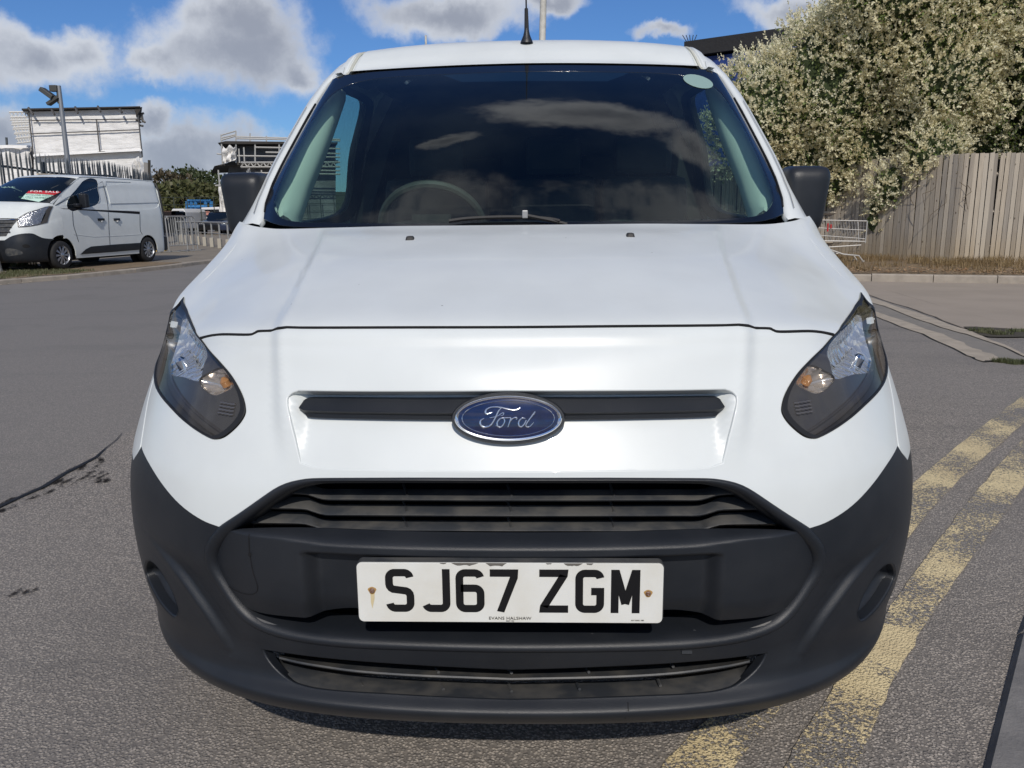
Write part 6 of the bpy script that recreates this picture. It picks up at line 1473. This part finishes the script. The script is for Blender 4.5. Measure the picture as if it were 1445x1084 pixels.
# lamp post with a floodlight
lt = at(83, 121, y=23.5); lp = thing('floodlight_post', 'slim galvanised lamp post with a double floodlight head behind the palisade fence', 'lamp post', (lt[0], lt[1], 0)); 
m_ = MB(); m_.tube([(0, 0, 0), (0, 0, 2.2), (0, 0, lt[2])], [.085, .08, .055], 12); m_.build('pole', mat('galvanised_pole', (.30, .31, .32), .45, metal=.6), lp, smooth=True)
FLG = mat('floodlight_grey', (.06, .06, .055), .5)
zt_ = lt[2]; m_ = MB(); m_.box((-.14, -.02, zt_ - .08), (.22, .16, .18)); m_.box((-.33, -.05, zt_ - .22), (.42, .26, .13), M3=[[.80, 0, .60], [0, 1, 0], [-.60, 0, .80]]); m_.build('lamp_head', FLG, lp, bevel=.02)
m_ = MB(); m_.box((-.20, -.02, zt_ - .42), (.40, .2, .09), M3=[[.86, 0, -.5], [0, 1, 0], [.5, 0, .86]]); m_.tube([(-.05, 0, zt_ - .50), (-.04, 0, zt_ - .1)], .05, 6); m_.build('lamp_bracket', FLG, lp, bevel=.01)

# ---------------- scaffolded building wrapped in white sheeting
m = bpy.data.materials.new('white_sheeting'); m.use_nodes = True; nt = NT(m.node_tree); bs = m.node_tree.nodes['Principled BSDF']
tc = nt('ShaderNodeTexCoord').outputs['Object']; c = nt.mix(nt.ramp(nt.noise(tc, .9, 7, .65), .4, .7), (.78, .77, .75), (.66, .65, .63)); nt.l.new(c, bs.inputs['Base Color']); bs.inputs['Roughness'].default_value = .55
fold = nt.math('ADD', nt.noise(nt('ShaderNodeMapping', {0: tc, 3: (.6, .6, 2.2), 2: (.0, R(12), 0)}).outputs[0], 1.1, 6, .55), nt.math('MULTIPLY', nt.noise(tc, .45, 3), 1.5)); nt.l.new(nt('ShaderNodeBump', {'Height': fold, 'Distance': .12}).outputs[0], bs.inputs['Normal']); SHEET = m
POLE = mat('scaffold_tube', (.12, .115, .11), .5, metal=.5); PLANK = mat('scaffold_board', (.045, .04, .035), .9)
wa, wb_ = at(40, 157, y=44), at(194, 153, y=44); wz = float(wa[2]); wl = wb_[0] - wa[0]
wbd = thing('wrapped_scaffold', 'tall scaffolded building wrapped in white sheeting on the left, beyond the palisade fence', 'scaffolding', (wa[0], 44, 0)); wo = np.array(wbd.location)
def WP(px, py, y=44): return at(px, py, y=y) - wo
def sheet(tl, tr_, br, bl_, name='sheet', amp=.022, nx=28, nz=10, parent=None, seed=0):
    tl, tr_, br, bl_ = [np.array(q, float) for q in (tl, tr_, br, bl_)]; G = []
    for j in range(nz + 1):
        v = j / nz; r = []
        for i in range(nx + 1):
            u = i / nx; p = (tl * (1 - u) + tr_ * u) * (1 - v) + (bl_ * (1 - u) + br * u) * v; e_ = math.sin(math.pi * v) ** .5
            n_ = np.cross(tr_ - tl, bl_ - tl); n_ /= np.linalg.norm(n_) + 1e-9
            f_ = math.sin(u * 17 + seed + v * 3) * .35 + math.sin(u * 31 + v * 7 * (1 + seed % 2) + seed) * .2 + math.sin(v * 9 + seed + u * 4) * .3 + rng.normal(0, .10)
            r.append(p + n_ * amp * e_ * f_ + np.array([0, 0, amp * .25 * math.sin(u * 11 + seed) * (1 - v)]))
        G.append(r)
    m_ = MB(); m_.grid(np.array(G)); return m_.build(name, SHEET, parent or wbd, smooth=True, ang=80)
sheet(WP(40, 158), WP(193, 154), WP(194.5, 169), WP(42.5, 171), seed=1); sheet(WP(42.5, 169.5), WP(138, 168), WP(139, 186), WP(45, 189), seed=2); sheet(WP(136, 168), WP(195, 168), WP(197, 183), WP(138, 185), seed=5)
sheet(WP(44.5, 187), WP(138, 184), WP(141, 213), WP(48, 220), seed=3); sheet(WP(137, 185), WP(197, 182), WP(199.5, 210), WP(140, 214), seed=7)
sheet(WP(47, 217, 43.9), WP(200, 209, 43.9), WP(200, 213, 43.6), WP(47, 221, 43.6), amp=.06, nz=3, seed=9)
sheet(WP(48, 221), WP(200, 214), WP(204, 262), WP(48, 275), seed=4, nz=14); sheet(WP(192, 225, 43.7), WP(199, 223, 43.7), WP(207, 260, 43.2), WP(188, 260, 43.2), seed=8, amp=.5)
m_ = MB()
for (x0, y0, x1, y1) in ((40, 156, 48, 225), (194, 153, 201, 222), (136, 168, 141, 215)): m_.tube([WP(x0, y0, 43.8), WP(x1, y1, 43.8)], .035, 6)
for (x0, y0, x1, y1) in ((43, 189, 198, 183), (45, 170, 196, 168), (47, 220, 201, 211)): m_.tube([WP(x0, y0, 43.85), WP(x1, y1, 43.85)], .03, 6)
m_.build('scaffold_tube', POLE, wbd, smooth=True)
m_ = MB(); m_.prism([WP(37, 154.5), WP(203, 151.2), WP(203, 152.6) , WP(37, 156.5)], (0, -.4, 0), (-3.6, 7, 0)); m_.prism([WP(194, 153), WP(204.5, 152), WP(196, 165)], (0, -.3, 0), (-3.4, 6.5, 0)); m_.build('roof_edge', PLANK, wbd)
for (x0, y0, x1, y1) in ((40, 152, 47, 162), (73, 155, 77, 162), (106, 151, 110, 160), (138, 150, 142, 158), (169, 154, 172, 159)):
    MB().tube([WP(x0, y0, 43.6), WP(x1, y1, 43.4)], .06, 5).build('outrigger', POLE, wbd)
m_ = MB(); m_.prism([(.4, .4, 0), (wl - .3, .4, 0), (wl - 4.2, 7.5, 0), (-3.0, 7.5, 0)], (0, 0, 0), (0, 0, wz - .35)); m_.build('inner_wall', mat('inner_wall_grey', (.35, .34, .33), .9), wbd)
m_ = MB()
for (x0, y0, x1, y1) in ((195, 162, 203, 160), (196, 165, 205, 173), (200, 160, 202, 173), (197, 177, 202, 178), (192, 169, 199, 173)): m_.tube([WP(x0, y0), WP(x1, y1)], .06, 5)
m_.build('scaffold_end', POLE, wbd)
WT = mat('white_lattice', (.62, .61, .58), .6)
for k in range(6):
    a, b = WP(13 + 2 * k, 158.5 + 7.3 * k), WP(42, 158 + 7.0 * k); m_ = MB(); m_.tube([a, b], .05, 5); a2, b2 = a + [0, 0, -.42 + .03 * k], b + [0, 0, -.42 + .03 * k]; m_.tube([a2, b2], .04, 5)
    for q in range(5): m_.tube([a + (b - a) * (q / 5), a2 + (b2 - a2) * ((q + 1) / 5)], .03, 4); m_.tube([a + (b - a) * ((q + 1) / 5), a2 + (b2 - a2) * ((q + .5) / 5)], .03, 4)
    m_.build('ladder_beam', WT, wbd)
lb = thing('wrapped_building', 'lower building under white sheeting at the left edge beside the tall wrapped scaffold', 'building', tuple(at(10, 300, y=46)[:2]) + (0,)); lo = np.array(lb.location)
def LP(px, py, y=45.5): return at(px, py, y=y) - lo
o1 = sheet(LP(-60, 206), LP(43, 206), LP(46, 262), LP(-60, 262), parent=lb, seed=6, amp=.25); sheet(LP(-60, 205, 45.3), LP(43, 205, 45.3), LP(43, 209, 45.2), LP(-60, 209, 45.2), parent=lb, amp=.05, nz=2)
m_ = MB(); m_.prism([LP(-60, 206), LP(43, 206), LP(43, 300), LP(-60, 300)], (0, .3, 0), (0, 6, 0)); m_.build('inner_wall', MATS['inner_wall_grey'], lb); MB().tube([LP(10, 208), LP(9, 194)], .06, 6).build('vent_pipe', STEEL, lb)
# bits beside the wrapped scaffold: post and grey hoarding
hd = thing('hoarding', 'narrow grey hoarding and post at the right foot of the wrapped scaffold', 'hoarding', tuple(at(212, 300, y=43)[:2]) + (0,)); ho = np.array(hd.location)
m_ = MB(); m_.prism([at(203, 229, y=43) - ho, at(209, 231, y=43) - ho, at(209, 330, y=43) - ho, at(203, 330, y=43) - ho], (0, 0, 0), (0, .3, 0)); m_.build('panel', mat('hoarding_grey', (.24, .23, .22), .9), hd)
MB().tube([at(210.5, 226, y=43) - ho, at(212, 330, y=43) - ho], .07, 6).build('post', PLANK, hd)

# ---------------- second scaffold, half hidden by the door mirror
sb0 = at(312, 205, y=60); sc2 = thing('scaffolded_block', 'grey scaffolded block with dark flat decks and torn white sheets, left of the parked van', 'scaffolding', (sb0[0], 60, 0)); so_ = np.array(sc2.location)
def SP(px, py, y=60): return at(px, py, y=y) - so_
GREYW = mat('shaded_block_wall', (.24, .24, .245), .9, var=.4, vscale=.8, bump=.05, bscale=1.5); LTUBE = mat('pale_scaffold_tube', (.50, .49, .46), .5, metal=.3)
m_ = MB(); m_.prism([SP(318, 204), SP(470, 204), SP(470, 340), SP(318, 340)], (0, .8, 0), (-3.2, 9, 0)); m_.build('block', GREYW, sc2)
m_ = MB(); m_.prism([SP(313, 203), SP(324, 200.5), SP(480, 202), SP(480, 204.5), SP(324, 204.5)], (0, -.8, 0), (-3.2, 9.5, 0)); m_.prism([SP(307, 235), SP(330, 229.5), SP(480, 227), SP(480, 231), SP(330, 234)], (0, -.6, 0), (-4.3, 9.5, 0)); m_.build('deck', PLANK, sc2)
m_ = MB()
for x0, y0, x1, y1 in ((312, 191, 333, 185), (312, 195, 333, 190), (312, 198, 333, 192), (333, 193, 480, 197), (333, 195.5, 480, 199), (333, 185, 333, 230), (353, 188, 353, 200), (376, 192, 376, 200), (312, 190, 314, 232), (360, 200, 360, 228), (394, 200, 394, 228), (337, 210, 338, 230), (344, 208, 345, 228), (360, 208, 480, 210), (375, 215, 480, 217), (335, 220, 480, 222), (369, 240, 369, 300), (383, 240, 480, 241), (360, 244, 480, 246), (430, 190, 430, 240), (308, 240, 310, 262), (304, 262, 318, 261), (306, 217, 312, 218)):
    m_.tube([SP(x0, y0, 59.3), SP(x1, y1, 59.3)], .055, 5)
m_.build('scaffold_tube', LTUBE, sc2)
m_ = MB(); 
for x in range(340, 474, 9): m_.tube([SP(x, 236, 58.2), SP(x + 4.5, 229.5, 58.2), SP(x + 9, 236, 58.2)], .06, 4)
m_.tube([SP(340, 229.5, 58.2), SP(480, 229, 58.2)], .06, 4); m_.tube([SP(340, 236, 58.2), SP(480, 235.5, 58.2)], .06, 4); m_.build('lattice_girder', LTUBE, sc2)
o1 = sheet(SP(314, 208, 59), SP(333, 206, 59), SP(332, 226, 59), SP(315, 231, 59), parent=sc2, amp=.5, seed=2, nx=14); sheet(SP(318, 258, 59), SP(334, 255, 59), SP(330, 282, 59), SP(320, 292, 59), parent=sc2, amp=.6, seed=4, nx=14)
sheet(SP(349, 237, 58.6), SP(353, 237, 58.6), SP(355, 251, 58.6), SP(346, 252, 58.6), parent=sc2, amp=.4, seed=5, nx=8); sheet(SP(309, 262, 59), SP(318, 262, 59), SP(322, 300, 59), SP(311, 300, 59), parent=sc2, amp=.4, seed=3, nx=10)
sheet(SP(326, 282, 59), SP(420, 284, 59), SP(420, 300, 59), SP(328, 300, 59), parent=sc2, amp=.4, seed=7, nx=20)

# ---------------- wooded slope beyond
LEAF2 = two_side('dark_tree_leaf', [(.035, .055, .018), (.055, .075, .022), (.075, .08, .03)], sub=.2, scale=.4); LEAF3 = two_side('olive_tree_leaf', [(.075, .09, .028), (.10, .11, .035), (.12, .10, .05)], sub=.2, scale=.4); BARK = mat('bark', (.06, .045, .035), .9)
LEAF4 = two_side('brown_tree_leaf', [(.075, .060, .032), (.095, .075, .04), (.12, .095, .06)], sub=.2, scale=.4)
def tree(px, top, y, w_, lab, lf, bare=False):
    tp = at(px, top, y=y); b = thing('tree', lab, 'tree', (tp[0], y, 0), group='trees on the wooded slope'); H = tp[2]; bo = np.array(b.location)
    m_ = MB(); m_.tube([(0, 0, -1), (.2, 0, H * .35), (-.1, 0, H * .6), (.1, .1, H * .8)], [.35, .26, .16, .06], 7)
    for k in range(6): a = k * 1.1; m_.tube([(0, 0, H * (.3 + .06 * k)), (w_ * .45 * math.cos(a), w_ * .3 * math.sin(a), H * (.5 + .07 * k))], [.14, .04], 5)
    m_.build('trunk', BARK, b, smooth=True)
    bl = []
    for k in range(9):
        a = rng.uniform(0, 6.28); r_ = rng.uniform(0, .55) * w_; z_ = H * rng.uniform(.32, .80); bl.append((np.array([tp[0] + r_ * math.cos(a), y + r_ * .6 * math.sin(a), z_]), np.array([w_ * .42, w_ * .34, H * .20]) * rng.uniform(.8, 1.15)))
    bl.append((np.array([tp[0], y, H * .83]), np.array([w_ * .36, w_ * .3, H * .17])))
    P, N = sample_blobs(bl, 3600 if not bare else 1500, .5, face=True); n = len(P); D = norm(N + unit(n) * 1.2); V, Q = quads(P - bo, D, norm(np.cross(D, unit(n))), rng.uniform(.35, .8, n) * (1 if not bare else .6), rng.uniform(.10, .26, n)); link('crown', fastmesh('crown', V, Q), lf, b)
for a in ((222, 240, 108, 4.5, 'bare brownish tree on the slope just right of the hoarding', LEAF4, True), (236, 245, 104, 4.0, 'brown-leaved tree on the slope above the rear of the van for sale', LEAF4), (252, 241, 118, 5.0, 'tallest dark green tree in the middle of the wooded slope', LEAF2),
          (270, 247, 116, 4.2, 'dark green tree right of the tallest one on the slope', LEAF2), (290, 244, 114, 5.2, 'broad dark green tree nearest the scaffolded block', LEAF2), (307, 251, 110, 4.0, 'dark tree half hidden by the scaffolded block', LEAF2),
          (243, 262, 92, 5.2, 'low olive bush in front of the brown tree on the slope', LEAF3), (264, 258, 90, 5.2, 'wide olive bush in the middle foreground of the slope', LEAF3), (288, 262, 92, 5.4, 'olive bush below the broad dark tree on the slope', LEAF3), (225, 268, 95, 4.6, 'olive bush behind the tail of the van for sale', LEAF3), (309, 268, 90, 4.4, 'olive bush at the foot of the scaffolded block', LEAF3)):
    tree(*a)
m_ = MB(); G = []
for j, (yy, zz_) in enumerate(((70, -.3), (85, 1.2), (105, 3.4), (130, 5.0), (200, 5.5))): G.append([(x, yy, zz_ * (.7 + .3 * math.cos((x + 45) / 30)) if x < 30 else zz_ * .6) for x in np.linspace(-160, 160, 40)])
m_.grid(np.array(G)); m_.build('wooded_hillside', mat('scrub_ground', (.055, .065, .03), .95, bump=.5, bscale=.8, var=.6, vscale=.3, var_col=(.09, .085, .04)), smooth=True, kind='structure')

# ---------------- yard beyond: truck, car, railings, barriers
TB = mat('truck_blue', (.045, .19, .42), .5); TWH = mat('truck_white', (.70, .71, .72), .4)
tk = thing('tipper_truck', 'white cabbed truck with a blue ladder rack parked in the yard beyond the railings', 'truck', tuple(at(290, 318, y=62)[:2]) + (0,)); to = np.array(tk.location)
def KP(px, py, y=62): return at(px, py, y=y) - to
m_ = MB(); m_.prism([KP(281, 318), KP(281, 298), KP(283, 293), KP(309, 292), KP(311, 298), KP(311, 318)], (0, 0, 0), (0, 2.0, 0)); cab = m_.build('cab', TWH, tk, bevel=.08)
m_ = MB(); m_.prism([KP(283, 306), KP(284, 296), KP(309, 295.5), KP(310, 303), KP(309, 306)], (0, -.03, 0), (0, .02, 0)); m_.build('windscreen', DG, cab)
m_ = MB(); m_.box((KP(292, 301) + [0, -.06, 0]), (.5, .03, .28)); m_.build('red_panel', mat('pale_red_sign', (.55, .25, .2), .6), cab)
m_ = MB(); mB_ = MB()
for x0, y0, x1, y1 in ((264, 284, 264, 305), (267, 284, 298, 284), (264, 284, 298, 284), (298, 284, 298, 293), (270, 292, 292, 292), (270, 284, 270, 300), (276, 284, 276, 300), (264, 292, 282, 293), (290, 284, 290, 292)):
    m_.tube([KP(x0, y0, 63), KP(x1, y1, 63)], .13, 4); mB_.tube([KP(x0, y0, 65), KP(x1, y1, 65)], .13, 4)
m_.build('ladder_rack', TB, tk); mB_.build('ladder_rack', TB, tk)
m_ = MB(); m_.prism([KP(274, 312), KP(274, 297), KP(281, 297), KP(281, 312)], (0, .6, 0), (0, 3, 0)); m_.prism([KP(264, 311), KP(264, 301), KP(270, 301), KP(270, 311)], (0, 1, 0), (0, 4.5, 0)); m_.build('tool_box', TB, tk)
for px in (269, 284, 308): MB().lathe([(.01, -.15), (.40, -.15), (.46, -.1), (.46, .1), (.40, .15), (.01, .15)], tuple(KP(px, 322)), 'x', 18).build('wheel', TYRE, tk, smooth=True, ang=40)
def small_car(px, py, y, lab, body, w_=1.75, rz=.5):
    c = at(px, py, y=y); t_ = thing('parked_car', lab, 'car', (c[0], y, 0), rz)
    m_ = MB(); prof = [(-2.1, .35), (-2.15, .65), (-1.95, .85), (-1.1, .95), (1.5, .98), (2.05, .92), (2.1, .4)]
    m_.prism([(x, -w_ / 2, z) for x, z in prof], (0, 0, 0), (0, w_, 0)); m_.build('body', body, t_, bevel=.08, smooth=True)
    m_ = MB(); m_.prism([(-1.05, -w_ / 2 + .1, .94), (-.35, -w_ / 2 + .22, 1.42), (1.1, -w_ / 2 + .22, 1.44), (1.75, -w_ / 2 + .1, .97)], (0, 0, 0), (0, w_ - .2, 0)); g_ = m_.build('glasshouse', DG, t_, bevel=.05, smooth=True)
    m_ = MB(); m_.box((.38, 0, 1.45), (1.35, w_ - .46, .04)); m_.build('roof', body, t_, bevel=.02)
    for x in (-1.3, 1.3):
        for s_ in (1, -1): MB().lathe([(.01, -.1), (.27, -.1), (.32, -.07), (.32, .07), (.27, .1), (.01, .1)], (x, s_ * (w_ / 2 - .06), .32), 'y', 18).build('wheel', TYRE, t_, smooth=True, ang=40)
    for s_ in (1, -1): MB().box((-2.08, s_ * .62, .70), (.08, .3, .14)).build('headlight', MATS['lamp_silver'], t_, bevel=.03)
    return t_
DCAR = mat('dark_car_paint', (.012, .013, .016), .3, coat=.3)
small_car(318, 320, 52, 'very dark car parked behind the railings in front of the truck', DCAR, rz=1.50)
small_car(346, 322, 50, 'dark blue car partly hidden by the door mirror, right of the very dark car', mat('navy_car_paint', (.025, .035, .07), .3, coat=.3), rz=1.62)
sk = thing('skip', 'dark grey waste skip standing behind the tail of the van for sale', 'skip', tuple(at(239, 300, y=58)[:2]) + (0,)); m_ = MB(); m_.prism([(-.9, 0, .1), (.9, 0, .1), (1.25, 0, 1.25), (-1.25, 0, 1.25)], (0, -.8, 0), (0, .8, 0)); m_.build('bin', mat('skip_grey', (.05, .05, .052), .7), sk); m_ = MB(); m_.box((0, -.82, 1.27), (2.6, .1, .1)); m_.box((0, 0, 1.45), (1.9, 1.0, .30)); m_.build('rubble', mat('brick_rubble', (.22, .14, .10), .9), sk)
sm = thing('parked_van', 'small white van seen end-on between the skip and the blue-racked truck', 'van', tuple(at(256, 305, y=58)[:2]) + (0,)); m_ = MB(); m_.prism([(-.55, 0, .35), (-.55, 0, 1.5), (-.4, 0, 1.75), (.4, 0, 1.75), (.55, 0, 1.5), (.55, 0, .35)], (0, -.5, 0), (0, 3.2, 0)); m_.build('body', TWH, sm, bevel=.06); m_ = MB(); m_.box((.18, -.53, 1.3), (.7, .04, .45)); m_.build('windscreen', DG, sm)
for s_ in (-.42, .42): MB().lathe([(.01, -.08), (.3, -.08), (.3, .08), (.01, .08)], (s_, .1, .3), 'x', 14).build('wheel', TYRE, sm)
# railings with concrete feet
ra0, ra1, ra2 = at(253, 345, z=.08), at(300, 347, z=.08), at(350, 352, z=.08)
rl = thing('railing', 'galvanised tubular railing on concrete feet across the yard entrance', 'railing', (ra1[0], ra1[1], .08)); ro = np.array(rl.location)
A0, A1 = at(250, 341, z=.08), at(345, 356, z=.08); A0[2] = A1[2] = 0.08; dvec = (A1 - A0); Lr_ = np.linalg.norm(dvec); dvec /= Lr_; GAL = mat('galvanised_rail', (.34, .34, .33), .5, metal=.4); FEET = mat('concrete_foot', (.40, .37, .31), .9)
nP = 13; Lr2 = Lr_ * 1.25
for k in range(nP):
    p = A0 + dvec * Lr2 * k / (nP - 1) - ro; MB().tube([p, p + [0, 0, .88]], .03, 6).build('post', GAL, rl, smooth=True); m_ = MB(); m_.box(p + [0, -.05, .17], (.13, .13, .34)); m_.build('concrete_foot', FEET, rl, bevel=.02)
for z in (.88, .50): MB().tube([A0 - ro + [0, 0, z], A0 + dvec * Lr2 - ro + [0, 0, z]], .035 if z > .6 else .015, 6).build('rail', GAL, rl, smooth=True)
for i, px in enumerate((239, 245, 250)):
    c = at(px, 356, z=.08); t_ = thing('crowd_barrier', ('steel crowd barrier leaning nearest the tail of the van for sale', 'steel crowd barrier in the middle of the leaning stack of three', 'steel crowd barrier on the railing side of the leaning stack')[i], 'barrier', (c[0], c[1] + .25 * i, .08), R(52 + 9 * i), 'crowd barriers stacked behind the van for sale')
    m_ = MB(); m_.tube([(-.62, 0, .05), (-.62, .04, 1.02), (-.52, .05, 1.1), (.52, .05, 1.1), (.62, .04, 1.02), (.62, 0, .05)], .022, 6); m_.tube([(-.6, 0, .2), (.6, 0, .2)], .018, 6); m_.build('frame', GAL, t_, smooth=True)
    m_ = MB()
    for q in range(11): m_.tube([(-.5 + .1 * q, .0, .2), (-.5 + .1 * q, .05, 1.1)], .009, 4)
    m_.build('bars', GAL, t_)
    m_ = MB(); m_.tube([(-.45, -.28, .02), (-.45, .28, .02)], .02, 5); m_.tube([(.45, -.28, .02), (.45, .28, .02)], .02, 5); m_.build('feet', GAL, t_)
c = at(233, 356, z=.08); t_ = thing('yellow_stand', 'yellow metal stand between the van tail and the stacked barriers', 'stand', (c[0], c[1], .08)); YM = mat('yellow_metal', (.62, .38, .04), .5)
m_ = MB(); m_.box((0, 0, .36), (.05, .05, .72)); m_.build('upright', YM, t_, bevel=.006); m_ = MB(); m_.box((-.12, 0, .03), (.34, .10, .05)); m_.box((-.06, 0, .20), (.16, .05, .05)); m_.build('foot', YM, t_, bevel=.006)
# mesh fence and low vehicles far behind the railings
mf = thing('mesh_fence', 'thin green mesh fence at the foot of the wooded slope behind the truck', 'fence', (-26, 60, 0)); m_ = MB()
for k in range(28): m_.tube([(-6 + k * 1.0, 0, 0), (-6 + k * 1.0, 0, 2.6)], .035, 4)
for z in (.4, .95, 1.5, 2.05, 2.6): m_.tube([(-6, 0, z), (21, 0, z)], .02, 4)
m_.build('mesh_panel', mat('fence_green', (.05, .06, .05), .6), mf)
